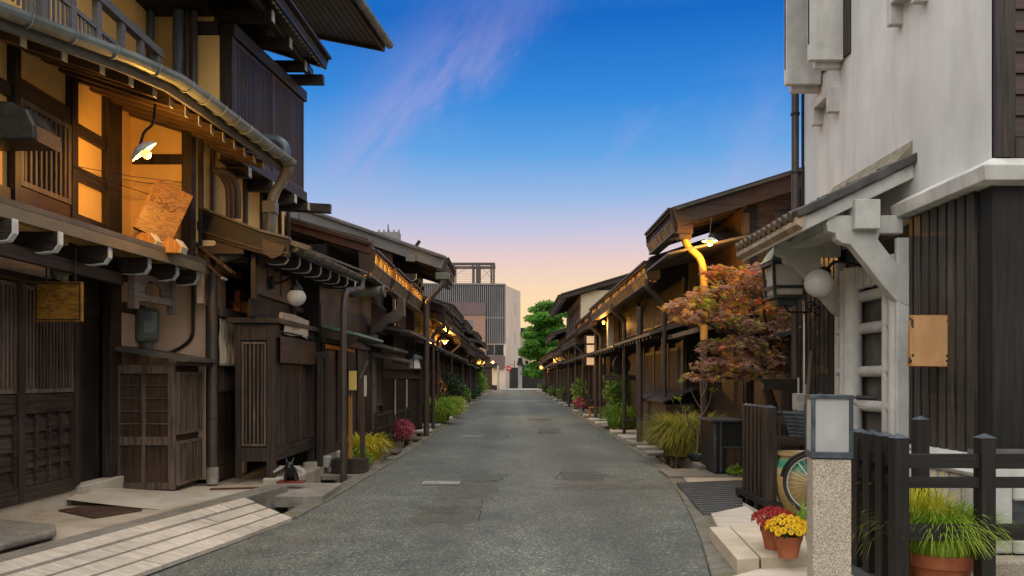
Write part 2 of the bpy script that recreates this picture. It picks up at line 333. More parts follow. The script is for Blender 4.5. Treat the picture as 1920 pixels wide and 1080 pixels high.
def translucent(m, f):
    t = m.node_tree; b = t.nodes['Principled BSDF']; tr = N(t, 'ShaderNodeBsdfTranslucent'); tr.inputs[0].default_value = (.9, .89, .85, 1); mx = N(t, 'ShaderNodeMixShader'); mx.inputs[0].default_value = f
    t.links.new(b.outputs[0], mx.inputs[1]); t.links.new(tr.outputs[0], mx.inputs[2]); t.links.new(mx.outputs[0], t.nodes['Material Output'].inputs[0])
translucent(M['opal'], .4)
M['signwood'] = surf('figured_sign_wood', [(.30, .15, .02), (.11, .045, .006), (.33, .165, .026), (.13, .055, .008), (.30, .15, .022), (.17, .075, .011), (.33, .17, .026)], (1.1, 3, 7), 1.5, 2.5, .45, .1, .15, 2., .3, dist=2.2, bdist=.002, lo=.25, hi=.75)
def leafmat(name, stops, rough=.55, trans=.25, mott=.35, ms=1.2):
    m, t, b = newmat(name); Lk = t.links.new
    g = N(t, 'ShaderNodeNewGeometry'); tc = N(t, 'ShaderNodeTexCoord')
    n = N(t, 'ShaderNodeTexNoise'); n.inputs['Scale'].default_value = ms; n.inputs['Detail'].default_value = 3; Lk(tc.outputs['Object'], n.inputs[0])
    f = math_(t, 'ADD', math_(t, 'MULTIPLY', g.outputs['Random Per Island'], .5), math_(t, 'MULTIPLY', math_(t, 'SUBTRACT', n.outputs[0], .32), 1.5), clamp=True)
    col = ramp(t, f, stops)
    Lk(col, b.inputs['Base Color']); b.inputs['Roughness'].default_value = rough; b.inputs['Specular IOR Level'].default_value = .3
    tr = N(t, 'ShaderNodeBsdfTranslucent'); Lk(col, tr.inputs[0]); mx = N(t, 'ShaderNodeMixShader'); mx.inputs[0].default_value = trans
    Lk(b.outputs[0], mx.inputs[1]); Lk(tr.outputs[0], mx.inputs[2]); Lk(mx.outputs[0], t.nodes['Material Output'].inputs[0])
    return m
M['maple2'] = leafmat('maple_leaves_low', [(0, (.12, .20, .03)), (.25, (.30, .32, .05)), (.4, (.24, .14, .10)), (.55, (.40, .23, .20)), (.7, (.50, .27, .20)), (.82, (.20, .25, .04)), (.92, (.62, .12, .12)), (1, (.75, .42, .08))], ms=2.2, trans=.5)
M['maple'] = leafmat('maple_leaves_lamplit', [(0, (.18, .26, .04)), (.18, (.42, .42, .05)), (.3, (.88, .56, .07)), (.4, (.45, .24, .17)), (.54, (.46, .25, .20)), (.66, (.82, .38, .06)), (.76, (.26, .28, .04)), (.88, (.78, .09, .06)), (1, (.85, .58, .08))], ms=1.9, trans=.5)  # autumn colours, with lamplight painted into the brighter orange and yellow
M['pine'] = leafmat('pine_needles', [(0, (.035, .13, .018)), (.5, (.11, .30, .04)), (1, (.26, .5, .08))], ms=.4, trans=.45)
M['ggrass'] = leafmat('green_grass_blades', [(0, (.07, .16, .015)), (.5, (.22, .36, .03)), (1, (.45, .55, .07))], trans=.4)
M['ygrass'] = leafmat('yellow_grass_blades', [(0, (.25, .30, .015)), (.5, (.55, .48, .03)), (1, (.75, .6, .05))], trans=.4)
M['tgrass'] = leafmat('tawny_grass_blades', [(0, (.08, .14, .015)), (.35, (.25, .27, .03)), (.7, (.45, .38, .07)), (1, (.55, .36, .13))], trans=.4)
M['shrub'] = leafmat('shrub_leaves', [(0, (.05, .12, .015)), (.5, (.18, .30, .03)), (1, (.45, .55, .07))], trans=.35)
M['pinkleaf'] = leafmat('pink_heather', [(0, (.16, .04, .04)), (.5, (.42, .08, .12)), (1, (.65, .25, .27))], ms=3)
M['ambleaf'] = leafmat('amber_leaves', [(0, (.12, .06, .02)), (.5, (.35, .15, .04)), (1, (.5, .28, .07))])
M['ymum'] = leafmat('yellow_petals', [(0, (.62, .36, .005)), (.5, (.80, .52, .01)), (1, (.85, .62, .03))], trans=.15)
M['rmum'] = leafmat('red_petals', [(0, (.16, .006, .006)), (.5, (.36, .014, .012)), (1, (.52, .05, .02))], trans=.15)
M['dkleaf'] = leafmat('dark_leaves', [(0, (.014, .035, .01)), (.5, (.03, .07, .018)), (1, (.07, .13, .03))])
M['bark'] = surf('bark', [(.03, .022, .016), (.09, .068, .05)], (6, 6, 1.5), 3, 7, .9, .6, .4, 2., .15, bdist=.02)
M['palebark'] = surf('pale_bark', [(.10, .08, .06), (.19, .155, .12)], (8, 8, 2), 3, 6, .9, .4, .3, 3., .15)

def asphalt():
    m, t, b = newmat('asphalt'); Lk = t.links.new
    tc = N(t, 'ShaderNodeTexCoord'); o = tc.outputs['Object']
    def noise(s, d, sc=(1, 1, 1), r=.6):
        mp = N(t, 'ShaderNodeMapping'); mp.inputs['Scale'].default_value = sc; Lk(o, mp.inputs[0])
        n = N(t, 'ShaderNodeTexNoise'); n.inputs['Scale'].default_value = s; n.inputs['Detail'].default_value = d; n.inputs['Roughness'].default_value = r; Lk(mp.outputs[0], n.inputs[0]); return n.outputs[0]
    vo = N(t, 'ShaderNodeTexVoronoi'); vo.inputs['Scale'].default_value = 78; Lk(o, vo.inputs[0])
    sp = N(t, 'ShaderNodeSeparateColor'); Lk(vo.outputs['Color'], sp.inputs[0])
    grain = sp.outputs[0]
    a = ramp(t, grain, [(0, (.045, .049, .042)), (.3, (.08, .088, .074)), (.7, (.112, .122, .102)), (.9, (.15, .158, .134)), (1, (.33, .335, .29))])
    big = noise(.55, 6, (1, .45, 1)); a = mixc(t, 'MULTIPLY', 1., a, ramp(t, big, [(.3, (.68, .70, .70)), (.5, (1, 1, 1)), (.72, (1.28, 1.27, 1.22))]))
    med = noise(3.2, 7, (1, .7, 1)); a = mixc(t, 'MULTIPLY', 1., a, ramp(t, med, [(.3, (.72, .72, .72)), (.7, (1.22, 1.22, 1.22))]))
    br = noise(.8, 6, (1, .6, 1), .7); a = mixc(t, 'MIX', ramp(t, br, [(.54, (0, 0, 0)), (.7, (.5, .5, .5))]), a, (.135, .108, .08, 1))
    # two darker wheel tracks
    sx = N(t, 'ShaderNodeSeparateXYZ'); Lk(o, sx.inputs[0])
    def track(x0):
        d = math_(t, 'ADD', math_(t, 'SUBTRACT', sx.outputs[0], x0), math_(t, 'MULTIPLY', math_(t, 'SUBTRACT', big, .5), .5)); return math_(t, 'POWER', 2.718, math_(t, 'MULTIPLY', math_(t, 'MULTIPLY', d, d), -9.))
    tr = math_(t, 'MULTIPLY', math_(t, 'ADD', track(-.62), track(1.05)), .38, clamp=True)
    a = mixc(t, 'MIX', tr, a, (.052, .05, .045, 1))
    Lk(a, b.inputs['Base Color']); b.inputs['Specular IOR Level'].default_value = .35
    Lk(ramp(t, med, [(.3, (.62,)*3), (.7, (.85,)*3)]), b.inputs['Roughness'])
    bp = N(t, 'ShaderNodeBump'); bp.inputs['Strength'].default_value = .55; bp.inputs['Distance'].default_value = .008
    Lk(math_(t, 'ADD', grain, med), bp.inputs['Height']); Lk(bp.outputs[0], b.inputs['Normal'])
    return m
M['asphalt'] = asphalt()
M['patch_brown'] = surf('worn_brown_patch', [(.12, .102, .078), (.21, .178, .135)], (1, 4, 1), 5, 8, .9, .5, .3, 2., .2, speck=(95, .4, (.22, .19, .15), (.05, .04, .03)), bdist=.008)
M['patch_grey'] = surf('repair_patch_grey', [(.062, .064, .066), (.095, .096, .094)], (1, 1, 1), 6, 8, .85, .4, .2, 1.5, .25, speck=(130, .4, (.17, .165, .15), (.04, .04, .04)))
M['patch_green'] = surf('repair_patch_smooth', [(.10, .105, .09), (.145, .148, .125)], (1, 1, 1), 5, 8, .85, .3, .2, 1.5, .25, speck=(150, .3, (.19, .185, .165), (.07, .07, .06)))
M['crack'] = surf('tar_crack', [(.015, .014, .013), (.03, .028, .026)], (1, 1, 1), 8, 4, .9, .2, .2, 2., .2)
M['roadpaint'] = surf('worn_road_paint', [(.28, .28, .26), (.55, .55, .52)], (1, 1, 1), 22, 6, .8, .2, .3, 4., .3)

# ---------------------------------------------------------------- ground
LE = [(-3.9, 2.0), (-3.3, 4.2), (-2.76, 6.08), (-2.45, 7.6), (-2.3, 8.6), (-2.22, 10.5), (-2.16, 13), (-2.1, 16), (-2.08, 30), (-2.12, 60), (-2.2, 112)]
RE = [(.7, 2.0), (1.2, 4.2), (1.52, 6.16), (1.73, 7.3), (1.93, 8.6), (2.18, 10.5), (2.44, 13), (2.52, 16), (2.62, 30), (2.68, 60), (2.65, 112)]
def xat(E, y):
    for (x0, y0), (x1, y1) in zip(E, E[1:]):
        if y <= y1: return x0+(x1-x0)*(y-y0)/(y1-y0)
    return E[-1][0]
def band(E, d0, d1, y0, y1, z, t, n=None):
    ys = sorted({y0, y1, *[y for _, y in E if y0 < y < y1]})
    if n: ys = [y0+(y1-y0)*i/n for i in range(n+1)]
    return [V((xat(E, y)+d0, y, z)) for y in ys], [V((xat(E, y)+d1, y, z)) for y in ys], t
g = MB().raw([(-700, -60, -.62), (700, -60, -.62), (700, 1300, -.62), (-700, 1300, -.62)], [(0, 1, 2, 3)]).build('ground', M['dirt'], recalc=False); struct(g)
m = MB(); m.sheet([V((x, y, 0)) for x, y in LE], [V((x, y, 0)) for x, y in RE], .5); struct(m.build('road', M['asphalt']))
m = MB(); m.box(-60, 60, 112.01, 121, -.6, .0); struct(m.build('cross_road', M['palecon']))
# kerb stones, each length a little off its neighbour
def kerb(E, sgn, y0, name, mat):
    m = MB(); y = y0
    while y < 111:
        ln = .75 if y < 30 else 3
        y1 = min(y+ln-.012, 111.5); j = rnd.uniform(-.012, .012); z = .012+rnd.uniform(0, .02)
        a = [V((xat(E, y)+sgn*.003, y, z)), V((xat(E, y1)+sgn*.003, y1, z))]; b = [V((xat(E, y)+sgn*.22+j, y, z)), V((xat(E, y1)+sgn*.22+j, y1, z))]
        m.sheet(a, b, .6); y += ln
    return struct(m.build(name, mat, bevel=.012))
kerb(LE, -1, 8.62, 'left_kerb', M['moss']); kerb(RE, 1, 2.2, 'right_kerb', M['moss'])
m = MB(); A, B, t = band(LE, -.78, -12, 9.95, 111, .14, .72); m.sheet(A, B, t); struct(m.build('left_pavement', M['concrete'], bevel=.02))
m = MB(); A, B, t = band(RE, .72, 12, 12.6, 111, .07, .66); m.sheet(A, B, t); struct(m.build('right_pavement', M['concrete'], bevel=.02))
# foreground left apron behind a granite kerb
KL = [(-4.25, 3.2), (-3.63, 5.67), (-3.31, 7.2), (-2.93, 9.0), (-2.77, 9.9)]
m = MB(); m.sheet([V((x, y, .19)) for x, y in KL], [V((x-.26, y, .19)) for x, y in KL], .8); struct(m.build('granite_kerb', M['stone'], bevel=.015))
m = MB(); m.sheet([V((x-.265, y, .17)) for x, y in KL], [V((-12, y, .17)) for x, y in KL], .7); struct(m.build('apron', M['concrete']))
# foreground right paving
m = MB(); A, B, t = band(RE, .225, 12, 2.2, 12.55, .03, .6); m.sheet(A, B, t); struct(m.build('right_apron', M['concrete']))
# road markings and repairs (thin sheets lying on the asphalt)
def worn(src):
    """the same repair surface with its edges broken up where it has worn through"""
    m = M[src].copy(); m.name = src+'_worn'; t = m.node_tree; out = t.nodes['Material Output']; b = t.nodes['Principled BSDF']
    tc = N(t, 'ShaderNodeTexCoord'); n = N(t, 'ShaderNodeTexNoise'); n.inputs['Scale'].default_value = 3.2; n.inputs['Detail'].default_value = 8; n.inputs['Roughness'].default_value = .72; t.links.new(tc.outputs['Object'], n.inputs[0])
    tr = N(t, 'ShaderNodeBsdfTransparent'); mx = N(t, 'ShaderNodeMixShader')
    t.links.new(ramp(t, n.outputs[0], [(.36, (.0,)*3), (.7, (.55,)*3)]), mx.inputs[0]); t.links.new(tr.outputs[0], mx.inputs[1]); t.links.new(b.outputs[0], mx.inputs[2]); t.links.new(mx.outputs[0], out.inputs[0])
    return m
for k_ in ('patch_brown', 'patch_grey', 'patch_green', 'roadpaint'): M[k_+'_w'] = worn(k_)
def flat(name, pts, z, mat):
    for k_ in ('patch_brown', 'patch_grey', 'patch_green', 'roadpaint'):
        if mat is M[k_]: mat = M[k_+'_w']
    n = len(pts); m = MB().raw([(p[0], p[1], z) for p in pts], [tuple(range(n))]); o = m.build(name, mat, recalc=False)
    return struct(o)
def gp(*xy): return [tuple(G(x, y, 0))[:2] for x, y in xy]
def wob(pts, k=7, a=.05):
    out = []
    for i, p in enumerate(pts):
        q = pts[(i+1) % len(pts)]
        for j in range(k):
            t_ = j/k; out.append((p[0]+(q[0]-p[0])*t_+rnd.uniform(-a, a), p[1]+(q[1]-p[1])*t_+rnd.uniform(-a, a)*2))
    return out
flat('road_patch', wob(gp((820, 908), (935, 908), (925, 935), (815, 938))), .004, M['patch_brown'])
flat('road_patch', wob(gp((785, 950), (902, 950), (895, 980), (760, 982))), .004, M['patch_brown'])
flat('road_patch', wob(gp((1035, 908), (1225, 908), (1230, 918), (1030, 920))), .004, M['patch_brown'])
flat('road_patch', wob(gp((1050, 886), (1130, 884), (1135, 902), (1052, 902))), .004, M['patch_grey'])
flat('road_patch', wob(gp((870, 890), (955, 888), (930, 902), (860, 902))), .004, M['patch_green'])
flat('road_patch', wob(gp((790, 952), (870, 948), (860, 965), (785, 966))), .008, M['patch_green'])
flat('road_patch', wob(gp((1010, 803), (1050, 803), (1052, 813), (1008, 813))), .004, M['patch_grey'])
flat('road_patch', wob(gp((990, 784), (1035, 784), (1035, 789), (988, 789))), .004, M['patch_grey'])
flat('road_marking', gp((869, 816), (907, 816), (906, 819.5), (866, 819.5)), .004, M['roadpaint'])
flat('road_marking', gp((907, 750), (1010, 750), (1012, 752.5), (905, 752.5)), .004, M['roadpaint'])
flat('road_marking', gp((906, 781), (930, 781), (929, 782.4), (905, 782.4)), .004, M['roadpaint'])
flat('road_marking', gp((1000, 782.6), (1030, 782.6), (1030, 784), (1000, 784)), .004, M['roadpaint'])
def crack(pts, w=.012):
    P_ = [G(x, y, 0) for x, y in pts]; Q = []
    for a, b in zip(P_, P_[1:]):
        for k in range(6):
            c = a.lerp(b, k/6); Q.append((c.x+rnd.uniform(-.02, .02), c.y+rnd.uniform(-.05, .05)))
    m = MB(); vs = []
    for (x, y) in Q: ww = w*rnd.uniform(.4, 1.3); vs += [(x-ww*.6, y-ww*1.6, .012), (x+ww*.6, y+ww*1.6, .012)]
    m.raw(vs, [(2*i, 2*i+2, 2*i+3, 2*i+1) for i in range(len(Q)-1)]); struct(m.build('road_crack', M['crack'], recalc=False))
crack([(945, 815), (955, 820), (905, 822)]); crack([(888, 838), (935, 840)]); crack([(880, 833), (930, 833)]); crack([(1005, 814), (1055, 813)])
crack([(960, 889), (935, 903), (870, 905)]); crack([(905, 938), (895, 990)], .004); crack([(1040, 900), (1060, 880), (1090, 870)])
crack([(985, 790), (1040, 792)])
# drain grating across the lane, white bars
c0 = thing('drain_grating', 'white barred drain grating set in the asphalt', 'drain grating', tuple(G(826, 906)))
p0 = G(790, 909.5); p1 = G(862, 904)
m = MB(); m.box(p0.x, p1.x+.02, p0.y, p1.y, .002, .006); m.build('drain_slot', M['crack'], c0)
m = MB(); n = 26
for i in range(n):
    xx = p0.x+(p1.x+.02-p0.x)*i/n; m.box(xx+.005, xx+.015, p0.y, p1.y, .004, .016)
m.build('grate_bars', M['roadpaint'], c0)
# ---------------------------------------------------------------- shared building pieces
def slats(m, fr, a0, a1, z0, z1, n, w, d0, d1):
    for i in range(n):
        c = a0+(a1-a0)*(i+.5)/n; m.fb(fr, c-w/2, c+w/2, z0, z1, d0, d1)
def lattice_panel(name, par, fr, a0, a1, z0, z1, n, d=.05, d0=0., fw=.045, back='black_z', mat='lattice', rails=(), sw=.42):
    """framed panel of upright slats before a dark backing; backing is a sub-part"""
    m = MB()
    m.fb(fr, a0, a0+fw, z0, z1, d0+.004, d0+d); m.fb(fr, a1-fw, a1, z0, z1, d0+.004, d0+d)
    m.fb(fr, a0+fw, a1-fw, z0, z0+fw, d0+.004, d0+d-.003); m.fb(fr, a0+fw, a1-fw, z1-fw, z1, d0+.004, d0+d-.003)
    slats(m, fr, a0+fw, a1-fw, z0+fw, z1-fw, n, (a1-a0-2*fw)/n*sw, d0+.01, d0+d-.008)
    for r in rails: m.fb(fr, a0+fw, a1-fw, r-.015, r+.015, d0+.006, d0+d-.016)
    o = m.build(name, M[mat], par)
    MB().fb(fr, a0+.01, a1-.01, z0+.01, z1-.01, d0-.02, d0+.003).build('backing', M[back], o)
    return o
def planks(m, fr, a0, a1, z0, z1, w, d0=0., gap=.006, jit=.006):
    a = a0
    while a < a1-.02:
        b = min(a+w*rnd.uniform(.85, 1.15), a1); m.fb(fr, a+gap/2, b-gap/2, z0, z1, d0, d0+.02+rnd.uniform(0, jit)); a = b
def half_gutter(path, r=.07, seg=8):
    """open half-round gutter along a path, with seam bands"""
    m = MB(); path = [V(p) for p in path]; n = len(path)
    def ring(p, side, rr):
        return [p+side*(math.cos(R(180+180*k/seg))*rr)+V((0, 0, math.sin(R(180+180*k/seg))*rr)) for k in range(seg+1)]
    vs = []; fs = []; sides = []
    for i, p in enumerate(path):
        d = path[min(i+1, n-1)]-path[max(i-1, 0)]; d.z = 0; sd = V((d.y, -d.x, 0)).normalized(); sides.append(sd)
        vs += ring(p, sd, r)+ring(p, sd, r-.006)
    k = seg+1
    for i in range(n-1):
        for j in range(seg):
            fs += [(i*2*k+j, i*2*k+j+1, (i+1)*2*k+j+1, (i+1)*2*k+j), (i*2*k+k+j, (i+1)*2*k+k+j, (i+1)*2*k+k+j+1, i*2*k+k+j+1)]
        for j in (0, seg): fs.append((i*2*k+j, (i+1)*2*k+j, (i+1)*2*k+k+j, i*2*k+k+j))
    for i in (0, n-1): fs += [tuple(i*2*k+j for j in range(k))]
    m.raw(vs, fs)
    for a, b, sd in zip(path, path[1:], sides):
        ln = (b-a).length; q = max(1, int(ln/.33)); d = (b-a).normalized()
        for i in range(q):
            c = a+(b-a)*((i+.5)/q)
            pts = [c+sd*(math.cos(R(180+180*j/seg))*(r+.008))+V((0, 0, math.sin(R(180+180*j/seg))*(r+.008))) for j in range(seg+1)]
            m.tube(pts, .009, 6)
    return m
def lamp_light(par, loc, power, col=(1, .50, .13), r=.05):
    l = bpy.data.lights.new('lamp_glow', 'POINT'); l.energy = power; l.color = col; l.shadow_soft_size = r
    o = bpy.data.objects.new('lamp_glow', l); COL.objects.link(o); o.parent = par; o.location = V(loc)-ORG.get(par.name, V((0, 0, 0))); return o

# ================================================================ LEFT: the ochre-walled shop house in the foreground
h = thing('wooden_shop_house', 'nearest left house with ochre plaster upper walls, long grey gutter and dark lattice front', 'house', (-4.7, 8.5, .17))
XW = -4.7; w1 = FL(XW)
MB().box(-9, XW-.06, 4.5, 11.8, .1, 4.6).build('core_wall', M['black_z'], h)
m = MB(); m.fb(w1, 4.5, 8.52, .1, .32, -.05, .05); m.build('footing', M['concrete'], h, bevel=.01)
m = MB(); m.fb(w1, 8.53, 9.5, .1, .36, -.05, .14); m.build('door_step', M['palecon'], h, bevel=.012)
def lpanel(y0, y1):
    lattice_panel('lattice_screen', h, w1, y0, y1, 1.36, 2.40, int((y1-y0)/.062), .06, 0, .04)
    MB().fb(w1, y0, y1, 1.16, 1.35, 0, .055).build('rail', M['wood_y'], h, bevel=.004); MB().fb(w1, y0, y1, .325, .46, 0, .075).build('rail', M['wood_y'], h, bevel=.004)
    m = MB(); k = 4; ww = (y1-y0)/k
    for i in range(k+1):
        c = y0+ww*i; c = min(max(c, y0+.02), y1-.02); m.fb(w1, c-.019, c+.019, .465, 1.155, .0, .06)
    for i in range(k):
        for j in range(4):
            z0 = .465+j*.1725; a0 = y0+ww*i+.02; a1 = y0+ww*(i+1)-.02
            m.hexa([w1.p(a0, z0, .0), w1.p(a1, z0, .0), w1.p(a1, z0, .045), w1.p(a0, z0, .045), w1.p(a0, z0+.17, 0), w1.p(a1, z0+.17, 0), w1.p(a1, z0+.17, .018), w1.p(a0, z0+.17, .018)])
    m.build('board_panel', M['wood_y'], h)
lpanel(6.38, 7.5); lpanel(7.6, 8.47); lpanel(5.2, 6.3)
for y0, y1, zt in ((7.5, 7.6, 2.42), (8.47, 8.56, 2.86), (9.21, 9.46, 2.86), (6.3, 6.38, 2.42)):
    MB().fb(w1, y0, y1, .325 if y1 < 8.5 else .37, zt, -.02, .085).build('post', M['wood_z'], h, bevel=.005)
m = MB(); m.fb(w1, 4.6, 8.46, 2.41, 2.5, -.02, .07); m.build('header_beam', M['wood_y'], h, bevel=.004)
m = MB(); m.fb(w1, 4.6, 8.46, 2.51, 2.95, -.05, .01); m.build('transom_plaster', M['plaster'], h)
m = MB(); m.fb(w1, 8.57, 9.2, 2.2, 2.95, -.3, -.04); m.build('door_lintel', M['wood_y'], h)
for i, (y0, y1) in enumerate(((8.57, 8.86), (8.84, 9.2))):
    d = MB(); dd = -.12+.04*i
    d.fb(w1, y0, y1, .37, 2.19, dd-.03, dd); do = d.build('door', M['brown_z'], h)
    d = MB(); d.fb(w1, y0, y0+.04, .372, 2.188, dd, dd+.02); d.fb(w1, y1-.04, y1, .372, 2.188, dd, dd+.02)
    for z0, z1 in ((.372, .6), (1.16, 1.22), (2.1, 2.188)): d.fb(w1, y0+.04, y1-.04, z0, z1, dd, dd+.018)
    slats(d, w1, y0+.04, y1-.04, .6, 1.16, 4, .02, dd, dd+.014); d.build('door_frame', M['wood_z'], do)
m = MB(); m.fb(w1, 9.47, 11.8, .2, 2.92, -.05, -.005); m.build('plaster_panel', M['plaster'], h)
MB().fb(w1, 9.47, 11.8, 2.3, 2.42, -.004, .03).build('wall_rail', M['wood_y'], h)
# lower canopy with white-tipped beam noses
E = [V((-4.25, 5.0, 2.90)), V((-4.06, 6.35, 2.90)), V((-3.73, 9.9, 2.90))]
B = [V((XW-.1, 5.0, 3.16)), V((XW-.1, 6.35, 3.16)), V((XW-.1, 9.9, 3.16))]
MB().sheet([p+V((0, 0, .05)) for p in E], [p+V((0, 0, .05)) for p in B], .05).build('canopy_roof', M['sheetroof'], h)
m = MB()
for a, b in zip(E, E[1:]): m.beam(a+V((-.02, 0, -.045)), b+V((-.02, 0, -.045)), .035, .13)
m.build('canopy_fascia', M['copper'], h)
m = MB(); m.sheet([p+V((-.05, 0, -.06)) for p in E], [p+V((0, 0, -.06)) for p in B], .02); m.build('canopy_soffit', M['wood_y'], h)
nose = None
def nose_parts(par, y, x, z, xb, tip='whitepaint', s=1.):
    pf = [(xb, z+.09*s), (x, z+.09*s), (x, z-.02*s), (x-.04*s, z-.075*s), (x-.16*s, z-.09*s), (x-.34*s, z-.075*s), (xb, z-.06*s)]
    o = MB().prism([(a, y-.032*s, c) for a, c in pf], (0, .064*s, 0)).build('beam_nose', M['wood_x'], par)
    q = [(x, z+.092*s), (x+.012, z+.092*s), (x+.012, z-.024*s), (x-.035*s, z-.088*s), (x-.16*s, z-.103*s), (x-.3*s, z-.09*s), (x-.3*s, z-.082*s), (x-.16*s, z-.092*s), (x-.04*s, z-.077*s), (x, z-.02*s)]
    MB().prism([(a, y-.034*s, c) for a, c in q], (0, .068*s, 0)).build('painted_end', M[tip], o)
    return o
for y, x, z in ((5.75, -3.99, 2.70), (6.43, -3.95, 2.69), (7.04, -3.93, 2.70), (7.85, -3.9, 2.71), (8.66, -3.88, 2.72), (9.24, -3.82, 2.725), (9.72, -3.77, 2.73)):
    nose_parts(h, y, x-.05, z, XW+.01)
m = MB(); m.beam((-4.2, 5.0, 2.57), (-4.22, 8.62, 2.57), .07, .12); m.build('canopy_beam', M['wood_y'], h, bevel=.004)
m = MB(); m.beam((-4.18, 8.55, 2.72), (-4.1, 9.85, 2.72), .07, .14)
m.build('canopy_beam', M['wood_y'], h, bevel=.004)
# hanging bracket frame with a rounded opening
bf = Fr((-4.12, 8.68, 0), (.06, .86, 0), (.86, -.06, 0))
m = MB(); m.fb(bf, -.04, .05, 2.26, 2.66, -.03, .05); m.fb(bf, .80, .88, 2.26, 2.66, -.03, .05); m.fb(bf, .05, .80, 2.36, 2.43, -.02, .03)
m.fb(bf, .05, .24, 2.43, 2.66, -.012, .012); m.fb(bf, .60, .80, 2.43, 2.66, -.012, .012); m.fb(bf, .24, .60, 2.60, 2.66, -.012, .012)
for sgn, a in ((1, .24), (-1, .60)): m.prism([bf.p(a, 2.60, -.012), bf.p(a, 2.52, -.012), bf.p(a+sgn*.05, 2.575, -.012), bf.p(a+sgn*.1, 2.60, -.012)], bf.n*.024)
m.build('bracket_frame', M['grey_y'], h)
# upper storey under the eave
XU = -4.6; w2 = FL(XU)
m = MB(); m.fb(w2, 4.6, 9.75, 2.95, 5.0, -.12, -.03); m.build('upper_wall', M['yplaster'], h)
for y0, y1 in ((7.33, 7.42), (8.29, 8.40), (9.02, 9.34), (6.3, 6.4)): MB().fb(w2, y0, y1, 3.1, 4.8, -.03, .05).build('upper_post', M['wood_z'], h, bevel=.004)
lattice_panel('upper_lattice', h, w2, 7.43, 8.28, 3.30, 4.12, 9, .06, -.02, .05, mat='grey_z', sw=.38)
MB().fb(w2, 7.43, 8.28, 3.02, 3.29, -.03, .03).build('lattice_sill', M['brown_y'], h)
MB().fb(w2, 7.43, 8.28, 4.13, 4.3, -.03, .03).build('lattice_head', M['brown_y'], h)
for y0, y1 in ((8.41, 9.01), (6.4, 7.32)):
    MB().fb(w2, y0, y1, 3.60, 3.74, -.03, .02).build('wall_rail', M['wood_y'], h)
    MB().fb(w2, y0, y1, 4.08, 4.2, -.03, .02).build('wall_rail', M['wood_y'], h)
    MB().fb(w2, y0, y1, 3.08, 3.24, -.03, .02).build('wall_rail', M['wood_y'], h)
m = MB(); m.box(XU-.1, -3.93, 9.72, 9.80, 2.95, 4.85); m.build('return_wall', M['yplaster'], h)
m = MB(); m.box(-3.99, -3.87, 9.66, 9.79, 2.95, 4.75); m.box(XU, -3.99, 9.69, 9.715, 4.1, 4.22); m.build('corner_post', M['wood_z'], h)
# big eave: soffit, rafters, fascia, half-round gutter
GE = [V((-4.75, 5.2, 4.42)), V((-4.06, 6.35, 4.42)), V((-3.5, 7.3, 4.42)), V((-3.3, 7.8, 4.42)), V((-3.22, 8.5, 4.42)), V((-3.03, 10.85, 4.42))]
def exat(y):
    for a, b in zip(GE, GE[1:]):
        if y <= b.y: return a.x+(b.x-a.x)*(y-a.y)/(b.y-a.y)
    return GE[-1].x
BK = [V((-4.9, p.y, 4.42+.30*(p.x+4.9))) for p in GE]
m = MB(); m.sheet([p+V((.0, 0, .07)) for p in GE], [p+V((0, 0, .07)) for p in BK], .03); m.build('eave_roof', M['sheetroof'], h)
m = MB(); m.sheet([p+V((-.05, 0, .035)) for p in GE], [p+V((0, 0, .035)) for p in BK], .02); m.build('soffit', M['brown_y'], h)
y = 5.5; k = 0
while y < 10.75:
    xe = exat(y)-.24; z0 = 4.33; z1 = 4.36+.3*(xe+4.85)
    o = MB().beam((xe, y, z0), (-4.85, y, z1), .075, .10).build('rafter', M['rafter_x'], h)
    MB().beam((xe+.008, y, z0), (xe-.003, y, z0), .079, .104).build('painted_end', M['whitepaint'], o)
    y += .30
m = MB()
for a, b in zip(GE, GE[1:]): m.beam(a+V((-.085, 0, -.03)), b+V((-.085, 0, -.03)), .035, .17)
m.build('eave_fascia', M['greybeam'], h)
half_gutter([p+V((.03, 0, .03)) for p in GE], .085).build('gutter', M['gutter'], h)
# spout at the end of the gutter: head, swan neck, box, fat pipe sliding back under the verge
p = [P(541, 300, 10.85), P(537, 325, 10.85), P(521, 352, 10.8), P(509, 372, 10.75), P(508, 392, 10.7)]
m = MB().tube(round_path(p, .12), [.075, .085, .085, .08, .07, .07, .07, .065, .065, .065, .065, .065, .065, .065, .065, .065, .065][:len(round_path(p, .12))], 12)
c = P(507, 390, 10.7); m.box(c.x-.085, c.x+.085, c.y-.085, c.y+.085, c.z-.07, c.z+.08); m.build('spout_head', M['copper'], h, smooth=True)
p = round_path([P(507, 398, 10.7), P(505, 448, 10.7), P(489, 464, 10.6), P(408, 484, 10.1)], .12)
MB().tube(p, .075, 12).build('rain_pipe', M['greenpipe'], h, smooth=True)
p = [P(549, 296, 10.86), P(547, 310, 10.86), P(541, 330, 10.84), P(535, 345, 10.82), P(526, 358, 10.8), P(520, 372, 10.78), P(516, 392, 10.76)]
MB().tube(p, .012, 6).build('rain_chain', M['chrome'], h)
